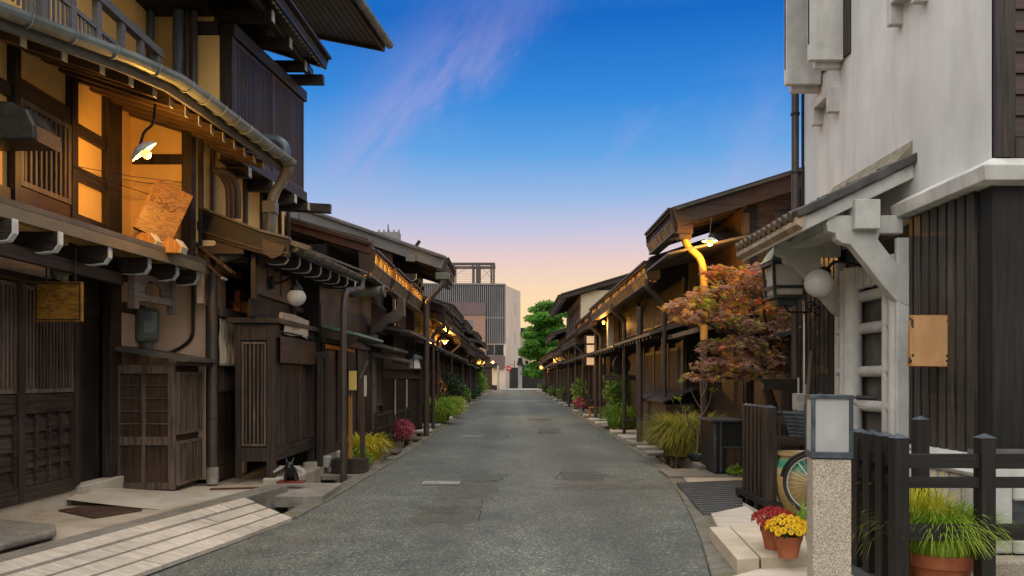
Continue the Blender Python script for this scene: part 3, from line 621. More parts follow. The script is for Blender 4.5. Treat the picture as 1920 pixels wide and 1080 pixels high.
# storey above: ochre wall, grey railing, blue drain pipes
m = MB(); m.box(-9, -4.78, 4.6, 10.6, 4.7, 9.5); m.build('top_wall', M['yplaster'], h)
def post(x, y, z0, z1, w, mat): return MB().box(x-w/2, x+w/2, y-w/2, y+w/2, z0, z1).build('post', M[mat], h)
for px in (62, 283): q = P(px, 0, 4.72*1500/(960-px)); MB().tube([(q.x, q.y, 4.6), (q.x, q.y, 9)], .045, 10).build('wall_pipe', M['bluepipe'], h, smooth=True)
rl = thing('roof_railing', 'grey slatted railing along the roof edge above the long gutter', 'railing', (-4.15, 8.4, 4.75))
rf = Fr((-4.15, 0, 0), (0, 1, 0), (1, 0, 0))
for y_ in (5.9, 6.5, 7.05, 7.53, 8.0, 8.49, 8.93, 9.36): MB().fb(rf, y_-.04, y_+.04, 4.62, 5.27, -.03, .03).build('railing_post', M['greybeam'], rl)
m = MB(); m.fb(rf, 5.5, 9.42, 5.274, 5.36, -.045, .045); m.build('top_rail', M['greybeam'], rl)
m = MB(); m.fb(rf, 5.5, 9.36, 4.98, 5.02, -.018, .018); slats(m, rf, 5.5, 9.36, 4.64, 4.98, 52, .022, -.009, .009); m.build('slat_panel', M['greybeam'], rl)
# lower wall beyond the corner with studs and cable pipes
w3 = FL(-3.9)
m = MB(); m.box(-8, -3.9, 9.9, 13.7, 2.94, 4.5); m.build('bay_wall', M['yplaster'], h); m = MB(); m.box(-8, -3.96, 10.61, 13.6, 4.5, 6.4); m.build('bay_wall', M['yplaster'], h)
for px in (373, 395, 488, 522, 538, 457):
    y_ = 3.9*1500/(960-px); wd = .09 if px in (457, 538) else .055
    MB().fb(w3, y_-wd/2, y_+wd/2, 2.95, 4.5, 0, .05).build('stud', M['wood_z'], h)
MB().fb(w3, 9.9, 13.6, 3.35, 3.45, 0, .04).build('wall_rail', M['wood_y'], h)
for dx in (0, 9, 19):
    p = round_path([P(398+dx*.8, 318, 10.3), P(415+dx, 327, 10.33), P(428+dx, 352, 10.35), P(428+dx, 410, 10.4)], .12)
    p = [V((max(q.x, -3.85), q.y, q.z)) for q in p]
    MB().tube(p, .035, 8).build('cable_pipe', M['pipe'], h, smooth=True)
# box bay (slatted) under the top eaves
of = Fr((-3.75, 10.6, 0), (.3, 2.5, 0), (2.5, -.3, 0))
m = MB(); m.hexa([of.p(0.02, 4.5, -.03), of.p(2.5, 4.5, -.03), of.p(2.5, 4.5, -.6), of.p(.02, 4.5, -.35), of.p(.02, 6.08, -.03), of.p(2.5, 6.08, -.03), of.p(2.5, 6.08, -.6), of.p(.02, 6.08, -.35)]); bay = m.build('box_bay', M['yplaster'], h)
lattice_panel('bay_screen', h, of, .06, 1.24, 4.56, 6.02, 26, .05, 0, .05, back='brown_z', mat='brown_z', sw=.62, rails=(5.1,))
lattice_panel('bay_screen', h, of, 1.30, 2.5, 4.56, 6.02, 26, .05, 0, .05, back='brown_z', mat='brown_z', sw=.62, rails=(5.1,))
for za, zb in ((6.03, 6.2), (4.40, 4.55)): MB().fb(of, -.03, 2.54, za, zb, -.5, .09).build('bay_beam', M['wood_y'], h, bevel=.004)
for aa, ab, da, db in ((-.05, .05, -.12, .07), (1.24, 1.30, -.02, .06)): MB().fb(of, aa, ab, 4.555, 6.025, da, db).build('bay_post', M['wood_z'], h, bevel=.004)
m = MB(); m.box(-4.2, -3.88, 10.52, 10.57, 6.03, 6.2); m.build('bay_side_beam', M['wood_x'], h)
MB().box(-4.15, -3.86, 10.53, 10.6, 4.4, 6.02).build('bay_side', M['yplaster'], h)
for y_ in (10.9, 11.7, 12.5, 13.05):
    xo = -3.75+(y_-10.6)*.12+.12; o = MB().prism([(-4, y_, 4.25), (xo, y_, 4.25), (xo, y_, 4.33), (xo-.0, y_, 4.39), (-4, y_, 4.39)], (0, .12, 0)).build('bay_bracket', M['wood_x'], h)
    MB().box(xo, xo+.01, y_+.003, y_+.117, 4.26, 4.385).build('painted_end', M['whitepaint'], o)
MB().beam((-3.95, 13.2, 4.35), (-3.0, 13.25, 4.31), .14, .14).build('bay_bracket', M['wood_x'], h)
p = round_path([P(335, -10, 10.45), P(335, 158, 10.45)], .1); MB().tube([(q.x, q.y, q.z) for q in p], .075, 12).build('rain_pipe', M['bluepipe'], h, smooth=True)
for px, r_ in ((352, .03), (364, .045)):
    p = [P(px, -20, 10.46), P(px, 160, 10.46)]; MB().tube(p, r_, 8).build('wall_pipe', M['pipe'], h, smooth=True)
MB().tube(round_path([P(488, 262, 11.2), P(520, 262, 11.2), P(535, 275, 11.2), P(535, 292, 11.2)], .1), .075, 12).build('rain_pipe', M['bluepipe'], h, smooth=True)
# top eaves, two levels
def soffit_eave(y0, y1, xe0, xe1, z, xb, rise, nm, nraf, fmat='wood_y', board=.10):
    A = [V((xe0, y0, z)), V((xe1, y1, z))]; Bq = [V((xb, y0, z+rise)), V((xb, y1, z+rise))]
    MB().sheet([p+V((0, 0, .12)) for p in A], [p+V((0, 0, .12)) for p in Bq], .04).build(nm, M['sheetroof'], h)
    m = MB(); n = int((xe0-xb)/board)
    for i in range(n):
        t0, t1 = i/n, (i+1)/n-.006
        m.hexa([A[0].lerp(Bq[0], t0)+V((0, 0, .05)), A[0].lerp(Bq[0], t1)+V((0, 0, .05)), A[1].lerp(Bq[1], t1)+V((0, 0, .05)), A[1].lerp(Bq[1], t0)+V((0, 0, .05)),
                A[0].lerp(Bq[0], t0)+V((0, 0, .075)), A[0].lerp(Bq[0], t1)+V((0, 0, .075)), A[1].lerp(Bq[1], t1)+V((0, 0, .075)), A[1].lerp(Bq[1], t0)+V((0, 0, .075))])
    m.build('eave_soffit', M['wood_y'], h)
    m = MB(); m.beam(A[0]+V((-.02, 0, .07)), A[1]+V((-.02, 0, .07)), .035, .17); m.beam(A[0]+V((.03, 0, .16)), A[1]+V((.03, 0, .16)), .09, .04); m.build('eave_fascia', M[fmat], h)
    m = MB(); m.beam(A[1]+V((0, .02, .08)), Bq[1]+V((0, .02, .08)), .05, .16); m.build('verge_board', M['wood_x'], h)
    return A, Bq
A, Bq = soffit_eave(8.2, 12.8, -3.2, -2.96, 6.46, -4.3, .42, 'middle_roof', 0)
m = MB()
for i in range(34):
    p = A[0].lerp(A[1], (i+.5)/34); m.box(p.x-.09, p.x-.02, p.y-.03, p.y+.03, p.z+.0, p.z+.03)
m.build('eave_drip_ends', M['whitepaint'], h)
m = MB(); m.beam((-3.42, 8.2, 6.42), (-3.25, 12.9, 6.42), .1, .12); m.build('eave_purlin', M['wood_y'], h)
for y_ in (9.0, 9.85, 10.7, 11.55, 12.4):
    o = MB().beam((-4.3, y_, 6.34), (-3.2+.0, y_, 6.34), .11, .15).build('eave_bracket', M['wood_x'], h)
    MB().box(-3.2, -3.188, y_-.053, y_+.053, 6.268, 6.412).build('painted_end', M['whitepaint'], o)
MB().beam((-4.2, 12.75, 6.26), (-3.0, 12.75, 6.26), .12, .14).build('eave_bracket', M['wood_x'], h)
m = MB(); m.box(-8, -3.95, 8.2, 12.7, 6.3, 8.4); m.build('attic_wall', M['black_z'], h)
A, Bq = soffit_eave(10.8, 14.85, -2.88, -2.36, 7.58, -5.2, .55, 'top_roof', 0, 'brown_y')
half_gutter([A[0]+V((.09, 0, .12)), A[1]+V((.09, 0, .12))], .08).build('top_gutter', M['gutter'], h)

# ---- small lattice hood cabinet and sliding door under the canopy
c = thing('lattice_cabinet', 'dark wooden cabinet with lattice front and little sloping roof against the peach wall', 'cabinet', (-4.25, 9.7, .17))
MB().box(-4.66, -3.97, 9.40, 10.12, .2, 1.66).build('body', M['brown_z'], c, bevel=.004)
cf = FF(9.40); m = MB()
m.fb(cf, -4.66, -4.60, .2, 1.66, 0, .03); m.fb(cf, -4.03, -3.95, .2, 1.66, 0, .03); m.fb(cf, -4.60, -4.03, .72, .82, 0, .026); m.fb(cf, -4.60, -4.03, 1.56, 1.66, 0, .026); m.fb(cf, -4.60, -4.03, .2, .28, 0, .026); m.fb(cf, -4.345, -4.305, .28, 1.56, 0, .022)
for z in (.97, 1.12, 1.27, 1.42): m.fb(cf, -4.6, -4.03, z-.007, z+.007, 0, .012)
m.build('side_frame', M['lattice'], c)
lattice_panel('front_grille', c, FL(-3.96), 9.42, 9.74, .84, 1.58, 5, .045, 0, .035); lattice_panel('front_grille', c, FL(-3.96), 9.76, 10.12, .84, 1.58, 5, .045, 0, .035)
lattice_panel('lower_grille', c, FL(-3.96), 9.42, 9.74, .24, .76, 4, .045, 0, .035); lattice_panel('lower_grille', c, FL(-3.96), 9.76, 10.12, .24, .76, 4, .045, 0, .035)
m = MB(); m.prism([(-4.72, 9.3, 1.90), (-3.74, 9.3, 1.74), (-3.74, 9.3, 1.70), (-4.72, 9.3, 1.84)], (0, .9, 0)); rfo = m.build('roof', M['sheetroof'], c)
m = MB()
for i in range(10): m.box(-3.93, -3.76, 9.36+i*.085, 9.395+i*.085, 1.655, 1.70)
m.build('eave_lath', M['wood_x'], rfo)
dr = thing('sliding_door', 'dark slatted sliding door behind the fat brown downpipe', 'door', (-3.87, 10.8, .17))
m = MB(); f9 = FL(-3.87); planks(m, f9, 10.42, 11.2, .36, 1.32, .075); m.fb(f9, 10.42, 11.2, .17, .355, 0, .04); m.fb(f9, 10.38, 10.42, .17, 2.3, 0, .05); m.fb(f9, 11.2, 11.25, .17, 2.3, 0, .05); m.build('boards', M['plank'], dr)
lattice_panel('slat_light', dr, f9, 10.43, 11.19, 1.33, 2.05, 9, .04, 0, .03)
m = MB(); m.box(-4.7, -3.91, 10.35, 11.8, .17, 2.3); m.build('doorway', M['black_z'], dr); MB().box(-4.69, -3.96, 10.31, 10.349, .2, 2.93).build('side_plaster', M['plaster'], dr)
m = MB(); m.box(-3.86, -3.74, 10.32, 11.28, 2.31, 2.42); m.build('lintel', M['grey_y'], dr)
MB().box(-3.86, -3.78, 11.26, 11.4, .17, 2.3).build('side_post', M['cream'], dr)
nr = thing('door_curtain', 'short split cream cloth curtain hanging above the sliding door', 'curtain', (-3.8, 10.8, 2.3))
for i in range(3):
    y0 = 10.36+i*.29; vs = []; fs = []; nx, nzv = 12, 12
    for a in range(nx+1):
        for b in range(nzv+1):
            t_ = b/nzv; yy = y0+.27*a/nx; vs.append((-3.79+.03*math.sin(a*1.15+i)*(.3+t_)+.008*math.sin(b*.8+a), yy+.012*math.sin(b*.5+i)*t_, 2.29-.62*t_))
    for a in range(nx):
        for b in range(nzv): q = a*(nzv+1)+b; fs.append((q, q+1, q+nzv+2, q+nzv+1))
    o = MB().raw(vs, fs).build('cloth_panel', M['cloth'], nr, smooth=True, recalc=False)
    md = o.modifiers.new('s', 'SOLIDIFY'); md.thickness = .004
MB().tube([(-3.79, 10.34, 2.295), (-3.79, 11.26, 2.295)], .011, 8).build('rod', M['wood_y'], nr)
dp = thing('downpipe', 'fat brown downpipe beside the lattice cabinet', 'downpipe', (-3.80, 10.15, .17))
MB().tube([(-3.80, 10.15, .36), (-3.80, 10.15, 2.85)], .062, 14).build('pipe', M['pipe'], dp, smooth=True)
m = MB(); m.lathe([(.075, .17), (.075, .36), (.066, .38)], (-3.8, 10.15, 0), 14); m.build('foot', M['slab'], dp, smooth=True)
m = MB()
for z in (1.0, 2.0): m.lathe([(.068, z), (.068, z+.035)], (-3.8, 10.15, 0), 14)
m.build('collar', M['pipe'], dp, smooth=True)
# second lattice booth
b2 = thing('lattice_booth', 'tall dark wooden booth with slatted sides standing on foot stones', 'booth', (-3.3, 11.5, .17))
MB().box(-3.58, -3.14, 10.46, 12.5, .42, 2.2).build('body', M['black_z'], b2)
f2 = FL(-3.14); m = MB(); planks(m, f2, 10.5, 12.46, .60, 2.02, .065, 0, .007, .012); m.build('slat_front', M['plank'], b2)
for za, zb in ((.42, .59), (2.03, 2.22)): MB().fb(f2, 10.42, 12.52, za, zb, 0, .05).build('front_rail', M['wood_y'], b2, bevel=.004)
for ya, yb in ((10.40, 10.49), (12.45, 12.53)): MB().fb(f2, ya, yb, .2, 2.224, -.05, .055).build('corner_post', M['wood_z'], b2, bevel=.004)
f3 = FF(10.46); lattice_panel('side_grille', b2, f3, -3.52, -3.2, .62, 1.98, 5, .05, .0, .03, sw=.35)
m = MB(); m.fb(f3, -3.6, -3.53, .2, 2.22, 0, .055); m.fb(f3, -3.53, -3.19, .42, .6, 0, .045); m.fb(f3, -3.53, -3.19, 2.0, 2.22, 0, .045); m.build('side_frame', M['wood_z'], b2, bevel=.004)
m = MB(); m.box(-3.7, -3.02, 10.34, 12.6, 2.225, 2.29); m.build('top', M['wood_y'], b2)
for x_, y_ in ((-3.12, 10.45), (-3.12, 12.45)):
    MB().prism([(x_-.11, y_-.11, .12), (x_+.11, y_-.11, .12), (x_+.11, y_+.11, .12), (x_-.11, y_+.11, .12)], (0, 0, .09)).build('foot_stone', M['palecon'], b2, bevel=.02)
pq = thing('hanging_board', 'blank dark brown board hung on the front of the slatted booth', 'sign board', (-3.05, 11.3, 2.0))
MB().box(-3.06, -3.03, 10.55, 12.35, 1.71, 2.06).build('board', M['brown_y'], pq, bevel=.005)
MB().tube([(-3.03, 10.5, 2.12), (-3.03, 12.4, 2.12)], .012, 8).build('rod', M['iron'], pq)
cl = MB()
for i in range(3): cl.tube([(-3.1, 10.75, 2.36-.04*i), (-3.08, 11.3, 2.37-.05*i), (-3.1, 11.75, 2.35-.05*i)], .035, 8)
vs = [];
for i in range(9):
    for j in range(7): vs.append((-3.055+.02*math.sin(i*1.3)*j/6+.004*i, 10.72+i*.15, 2.37-.045*j-.01*math.sin(i)))
cl.raw(vs, [(i*7+j, i*7+j+1, i*7+j+8, i*7+j+7) for i in range(8) for j in range(6)])
tag(cl.build('rolled_curtain', M['cloth'], None, smooth=True), 'rolled-up cream curtain bundled on top of the slatted booth', 'curtain')
# ================================================================ low-eaved house next along on the left
h = thing('low_eave_house', 'low left house with curved dark verge beam, green-grey gutter and hanging board screen', 'house', (-4.0, 11.8, .14))
A0, A1 = V((-2.8, 10.0, 3.17)), V((-2.5, 13.0, 3.17))
prof = [(0, 0), (-.35, .09), (-.75, .24), (-1.1, .38), (-1.45, .47)]
def strip(y, xe, ze, lift=0): return [V((xe+dx, y, ze+dz+lift)) for dx, dz in prof]
m = MB(); m.sheet(strip(10.02, A0.x, A0.z, .06), strip(13.9, A1.x-.05, A1.z, .06), .05); m.build('roof', M['sheetroof'], h)
m = MB(); m.sheet(strip(10.05, A0.x-.06, A0.z, -.02), strip(13.9, A1.x-.1, A1.z, -.02), .025); m.build('soffit', M['wood_x'], h)
pts = strip(9.96, A0.x+.03, A0.z, .06); low = [p+V((0, 0, (-.22, -.27, -.31, -.34, -.36)[i])) for i, p in enumerate(pts)]
MB().prism(pts+low[::-1], (0, .07, 0)).build('verge_beam', M['black_x'], h, bevel=.006)
m = MB(); m.sheet([p+V((0, -.03, .035)) for p in pts], [p+V((0, .1, .035)) for p in pts], .03); m.build('verge_cap', M['sheetroof'], h)
lo2 = [p+V((0, -.025, (-.16, -.2, -.235, -.26, -.27)[i])) for i, p in enumerate(pts)]; MB().prism(lo2+[p+V((0, 0, -.022)) for p in lo2[::-1]], (0, .03, 0)).build('verge_trim', M['brown_x'], h)
m = MB(); m.prism([(-3.1, 9.93, 3.24), (-2.82, 9.93, 3.14), (-2.86, 9.93, 3.04), (-2.98, 9.93, 2.99), (-3.1, 9.93, 3.06)], (0, .035, 0)); m.build('verge_end', M['brown_x'], h)
m = MB(); m.prism([(-2.98, 9.98, 3.30), (-2.52, 10.0, 3.16), (-2.54, 10.0, 3.10), (-2.98, 9.98, 3.24)], (0, .12, 0)); m.prism([(-2.9, 10.1, 3.27), (-2.36, 13.1, 3.25), (-2.36, 13.1, 3.22), (-2.9, 10.1, 3.24)], (-.12, 0, .03)); m.build('eave_board', M['grey_y'], h)
half_gutter([A0+V((.06, .06, 0)), A1+V((.06, 0, -.02))], .075).build('gutter', M['greenpipe'], h)
p = round_path([A1+V((.06, -.05, -.06)), V((-2.42, 12.9, 2.95)), V((-2.56, 12.3, 2.85)), V((-2.57, 12.2, 2.6)), V((-2.57, 12.2, -.22))], .14)
MB().tube(p, .05, 12).build('downpipe', M['pipe'], h, smooth=True)
for z in (.9, 1.9): MB().lathe([(.058, z), (.058, z+.04)], (-2.57, 12.2, 0), 12).build('pipe_collar', M['pipe'], h, smooth=True)
for i in range(8):
    y_ = 10.35+i*.42; xe = A0.x+(A1.x-A0.x)*(y_-10)/3-.14
    nose_parts(h, y_, xe, 3.05, -3.9, 'whitepaint', .8)
m = MB(); m.box(-8, -3.9, 11.8, 14.2, .14, 3.45); m.box(-8, -4.0, 10.0, 11.79, 2.94, 3.3); m.box(-8, -3.02, 12.65, 14.2, .14, 2.7); m.build('wall', M['black_z'], h)
# hanging board screen
sf = FL(-3.32); m = MB(); a = 10.3; i = 0
while a < 14.2:
    m.fb(sf, a, a+.52, 2.66, 3.22, -.03, .0); a += .62
m.build('screen_board', M['grey_z'], h)
for a, z in ((10.25, 2.52), (12.1, 2.38), (12.75, 2.32), (14.2, 2.4)): MB().fb(sf, a-.05, a+.04, z, 3.24, -.04, .05).build('screen_post', M['wood_z'], h)
for a, b, z in ((10.3, 12.05, 2.6), (12.14, 12.7, 2.53), (12.8, 14.2, 2.5)): MB().fb(sf, a, b, z, z+.08, -.02, .035).build('screen_rail', M['grey_y'], h)
MB().box(-3.36, -3.33, 10.2, 14.2, 2.3, 3.25).build('screen_back', M['black_z'], h)
m = MB(); m.box(-3.92, -3.84, 11.3, 13.4, 2.2, 2.75); m.build('plaster_panel', M['orange_y'], h)
MB().box(-3.96, -3.9, 10.05, 10.9, 2.45, 2.85).build('plaster_panel', M['plaster'], h)
# slanting crossed boards and pale label board at the end of the canopy
MB().beam(P(368, 456, 9.9), P(438, 512, 9.75), .03, .085, (0, 1, 0)).build('strut_board', M['brown_x'], h)
o = MB().beam(P(372, 478, 9.88), P(420, 522, 9.82), .02, .17, (0, 1, 0)).build('strut_board', M['brown_x'], h)
MB().beam(P(420, 522, 9.82), P(421.5, 523.3, 9.82), .024, .17, (0, 1, 0)).build('painted_end', M['whitepaint'], o)
MB().box(-4.35, -3.35, 9.98, 10.03, 3.06, 3.28).build('gable_board', M['wood_x'], h)
m = MB(); c = P(387, 456, 9.96)
pr = [V((c.x+dx*.085+math.cos(R(a))*.035, 9.955, c.z+math.sin(R(a))*.035)) for dx, a0 in ((1, -90), (-1, 90)) for a in range(a0, a0+181, 30)]
MB().prism(pr, (0, .02, 0)).build('label_plate', M['beige'], h)

# ---- pent-roofed entrance and plank wall further on
h2 = thing('plank_entrance', 'dark plank wall with mossy lean-to roof beyond the slatted booth', 'house front', (-3.0, 13.6, .14))
m = MB(); f4 = FL(-3.0); planks(m, f4, 12.62, 17.2, .42, 2.06, .24, 0, .01, .012); m.build('plank_wall', M['plank'], h2)
m = MB(); m.box(-3.05, -2.95, 12.6, 17.3, .1, .30); m.build('footing', M['stone'], h2, bevel=.01)
m = MB(); m.fb(f4, 12.6, 17.2, .305, .42, 0, .06)
for y_ in (12.66, 13.6, 14.4, 15.3, 16.2, 17.1): m.fb(f4, y_-.04, y_+.04, .42, 2.06, .03, .06)
m.fb(f4, 12.6, 17.2, 2.07, 2.16, 0, .06); m.build('frame', M['wood_z'], h2)
MB().box(-7, -3.03, 12.6, 17.2, .1, 3.3).build('core_wall', M['black_z'], h2)
MB().fb(f4, 12.6, 14.9, 1.98, 2.045, .06, .075).build('painted_lit_rail', M['orange_y'], h2)  # orange wood colour stands in for light falling on the rail
m = MB(); m.prism([(-3.6, 12.7, 2.50), (-2.42, 12.7, 2.22), (-2.42, 12.7, 2.18), (-3.6, 12.7, 2.45)], (0, 2.35, 0)); pr_ = m.build('pent_roof', M['verdigris'], h2)
m = MB(); m.prism([(-3.6, 12.66, 2.44), (-2.44, 12.66, 2.17), (-2.5, 12.66, 2.05), (-3.6, 12.66, 2.3)], (0, .05, 0)); m.build('pent_verge', M['brown_x'], h2)
m = MB()
for i in range(18): m.box(-2.75, -2.45, 12.8+i*.125, 12.84+i*.125, 2.15, 2.195)
m.build('pent_lath', M['grey_x'], h2)
for x_, y_ in ((-2.97, 12.65), (-2.95, 13.55)):
    MB().box(x_-.1, x_+.1, y_-.1, y_+.1, .1, .28).build('foot_stone', M['palecon'], h2, bevel=.02)
# porch post with cross arm
m = MB(); q = P(600, 660, 12.4); m.box(q.x-.04, q.x+.04, 12.36, 12.44, .14, 1.92); m.beam(P(578, 667, 12.4), P(620, 664, 12.4), .1, .08); m.build('arm_post', M['wood_z'], h2)

# ---- house with the glowing gutter-box eave
def gutter_box(par, x, z, y0, y1, h_=.24, glow=False, mat='grey_y', lip='brown_y', lamps=0):
    """boarded eave box: cap rail, open slot band between short posts, sloping lower boards, end boards"""
    k_ = 1 if x < 0 else -1                         # towards the street
    def B(m, xa, xb, *r): m.box(min(x+k_*xa, x+k_*xb), max(x+k_*xa, x+k_*xb), *r)
    m = MB(); B(m, -.03, .10, y0, y1, z+h_*.5, z+h_*.5+.035); B(m, -.02, .06, y0, y1, z+h_*.5-.04, z+h_*.5-.001); m.build('eave_cap', M[lip], par)
    m = MB(); n = max(3, int((y1-y0)/.17)); dy = (y1-y0)/n
    for i in range(n):
        a = y0+i*dy; k = rnd.uniform(-.006, .006)
        q = [(-.03, z-h_*.5), (-.01, z-h_*.5), (.045, z-.03), (.025, z-.03)]
        m.prism([V((x+k_*(p+k), a+.007, zz_)) for p, zz_ in q], (0, dy-.014, 0))
        B(m, -.01, .018, a-.016, a+.016, z+.0, z+h_*.5-.041)
    B(m, -.005, .055, y0, y1, z-.028, z-.001); B(m, -.05, .01, y0, y1, z-h_*.5-.03, z-h_*.5-.001)
    B(m, -.17, -.051, y0, y1, z-h_*.5-.028, z-h_*.5-.003)
    o = m.build('eave_box', M[mat], par)
    m = MB(); B(m, -.17, -.15, y0, y1, z-h_*.5, z+h_*.5+(.1 if glow else 0)); m.build('eave_lining', M['amber_y' if glow else 'wood_y'], par)  # amber lining in glow boxes added to catch the bulbs' light
    for ye in (y0-.03, y1+.004): MB().prism([(x+k_*.07, ye, z+h_*.5+.03), (x-k_*.24, ye, z+h_*.5+.02), (x-k_*.22, ye, z-h_*.4), (x-k_*.05, ye, z-h_*.52), (x+k_*.05, ye, z-.03)], (0, .025, 0)).build('end_board', M[lip], par)
    for i in range(lamps):
        ya = y0+(y1-y0)*(i+.5)/lamps; bl = MB().ball((x-k_*.075, ya, z+h_*.28), .026, seg=8, rings=6).build('added_bulb', M['bulb'], par)  # bulbs added out of sight to make the slots glow
        for dd in (-.3, .3): lamp_light(bl, (x-k_*.075, ya+dd, z+h_*.28), 8, (1, .45, .06), .03)
    return o
def swan_neck(par, x, y, z, dx, drop, zb, r=.055, mat='pipe', name='downpipe', mid=None):
    p = round_path([V((x, y, z)), V((x, y, z-.18)), V((x+dx*.5, y+.02, z-.18-drop*.45)), V((x+dx, y+.03, z-.18-drop)), V((x+dx, y+.03, z-.35-drop)), V((x+dx, y+.03, zb))], .14)
    o = MB().tube(p, r, 12).build(name, M[mat], par, smooth=True)
    zc = zb+.8
    while zc < z-drop-.6: MB().lathe([(r+.009, zc), (r+.009, zc+.035)], (x+dx, y+.03, 0), 12).build('pipe_collar', M[mat], o, smooth=True); zc += 1.1
    return o
def main_roof(par, sgn, xe, ze, y0, y1, depth=4.5, pitch=.36, th=.08, mat='sheetroof', verge='wood_x', vh=.2, rafters=True, soff='wood_y'):
    A = [V((xe, y0, ze)), V((xe, y1, ze))]; B = [V((xe+sgn*depth, y0, ze+depth*pitch)), V((xe+sgn*depth, y1, ze+depth*pitch))]
    MB().sheet([p+V((0, 0, .16)) for p in A], [p+V((0, 0, .16)) for p in B], th).build('roof', M[mat], par)
    MB().sheet([p+V((sgn*.1, 0, .06)) for p in A], [p+V((0, 0, .03)) for p in B], .02).build('soffit', M[soff], par)
    MB().beam(A[0]+V((0, -.03, .08)), B[0]+V((0, -.03, .08)), .05, vh).build('verge_board', M[verge], par)
    MB().beam(A[0]+V((0, -.05, .2)), B[0]+V((0, -.05, .2)), .16, .04).build('verge_cap', M[mat], par)
    MB().beam(A[1]+V((0, .03, .08)), B[1]+V((0, .03, .08)), .05, vh).build('verge_board', M[verge], par)
    if rafters:
        n = max(2, int((y1-y0)/.45)); m0 = None
        for i in range(n):
            y_ = y0+(y1-y0)*(i+.5)/n
            if m0 is None:
                m0 = MB().beam((xe+sgn*.12, y_, ze+.02), (xe+sgn*1.6, y_, ze+.02+1.5*pitch), .07, .09).build('rafter', M['wood_x'], par); yb = y_
            else:
                c = m0.copy(); COL.objects.link(c); c.parent = par; c.location = (0, y_-yb, 0)

h = thing('glowing_eave_house', 'left house whose boarded eave box glows amber between its battens', 'house', (-3.2, 17, .14))
XE, ZE = -2.5, 3.56
m = MB(); m.box(-8, -3.3, 14.25, 20.9, .14, 3.9); m.build('wall', M['black_z'], h)
for i in range(3):
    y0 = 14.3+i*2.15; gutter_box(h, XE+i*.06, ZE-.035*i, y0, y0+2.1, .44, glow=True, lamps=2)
main_roof(h, -1, XE, ZE+.16, 14.3, 20.7, 5, .30, verge='redwood', vh=.16)
m = MB(); m.prism([(-2.55, 14.18, 3.98), (-5.8, 14.18, 4.88), (-5.8, 14.18, 4.8), (-2.55, 14.18, 3.88)], (0, .3, 0)); m.build('verge_flashing', M['redwood'], h)
# big pipe and swan-neck spout
q = P(722, 546, 15.2); m = MB().tube([(-3.9, 15.2, q.z-.04), (q.x, 15.2, q.z)], .10, 16, cap=False); m.tube([(q.x-.06, 15.2, q.z), (q.x+.005, 15.2, q.z)], .115, 16, cap=False); o = m.build('overflow_pipe', M['greenpipe'], h, smooth=True)
o.modifiers.new('s', 'SOLIDIFY').thickness = .012
MB().tube([(-3.9, 15.2, q.z-.04), (q.x-.1, 15.2, q.z)], .085, 12).build('pipe_hollow', M['black_z'], o)
pr = [P(x, y, 17.0) for x, y in ((757, 556), (758, 592), (744, 604), (726, 606), (712, 622), (694, 626), (694, 612), (706, 606), (722, 590), (742, 580), (746, 556))]
MB().prism(pr, (0, .22, 0)).build('spout_bracket', M['grey_x'], h, bevel=.01)
c = P(697, 640, 17.0); MB().lathe([(.10, .18), (.13, .14), (.12, .08), (.14, .04), (.11, -.02), (.12, -.08), (.09, -.14)], (c.x, 17.1, c.z-.02), 14).build('spout_head', M['grey_z'], h, smooth=True)
MB().tube([(c.x, 17.1, c.z-.1), (c.x, 17.1, .1)], .085, 12).build('downpipe', M['greenpipe'], h, smooth=True)
f5 = FL(-3.28)
lattice_panel('upper_lattice', h, f5, 14.4, 16.6, 2.35, 3.2, 30, .05, .0, .05); lattice_panel('upper_lattice', h, f5, 17.3, 20.6, 2.6, 3.3, 36, .05, .0, .05)
f6 = FL(-2.98)
MB().fb(f6, 17.3, 20.9, .3, 2.2, -.3, -.02).build('lower_wall', M['plank'], h)
lattice_panel('window', h, f6, 17.5, 18.4, .9, 2.1, 4, .04, 0, .05, back='paper', rails=(1.2, 1.5, 1.8), sw=.2)
# three stepped little pent roofs
for i, (x0, x1, yb, zb) in enumerate(((-3.0, -2.2, 17.4, 2.55), (-3.0, -2.45, 16.6, 2.15), (-3.0, -2.3, 16.9, 1.92))):
    MB().prism([(x0, yb, zb+.16), (x1, yb, zb), (x1, yb, zb-.06), (x0, yb, zb+.06)], (0, 3.2-.9*i, 0)).build('pent_roof', M['sheetroof'], h)
    m = MB()
    for k in range(14-3*i): m.box(x1-.25, x1-.03, yb+.1+k*.2, yb+.15+k*.2, zb-.09, zb-.03)
    m.build('pent_lath', M['grey_x'], h)
gt = thing('panelled_gate', 'black panelled gate with bamboo strips behind the small picket fences', 'gate', (-2.7, 19.4, .14))
gf = Fr((-2.98, 18.2, 0), (.62, 2.3, 0), (2.3, -.62, 0)); m = MB(); m.fb(gf, 0, 2.4, .2, 1.72, -.05, 0); m.build('panel', M['black_z'], gt)
m = MB(); m.fb(gf, -.05, 2.45, 1.72, 1.84, -.06, .07); m.fb(gf, 0, 2.4, 1.5, 1.58, 0, .04); m.fb(gf, -.02, .08, .2, 1.72, 0, .05); m.fb(gf, 2.32, 2.42, .2, 1.72, 0, .05); m.build('frame', M['wood_y'], gt)
for a in (.75, 1.45): MB().tube([gf.p(a, .25, .02), gf.p(a, 1.48, .02)], .022, 8).build('bamboo_strip', M['cream'], gt, smooth=True)

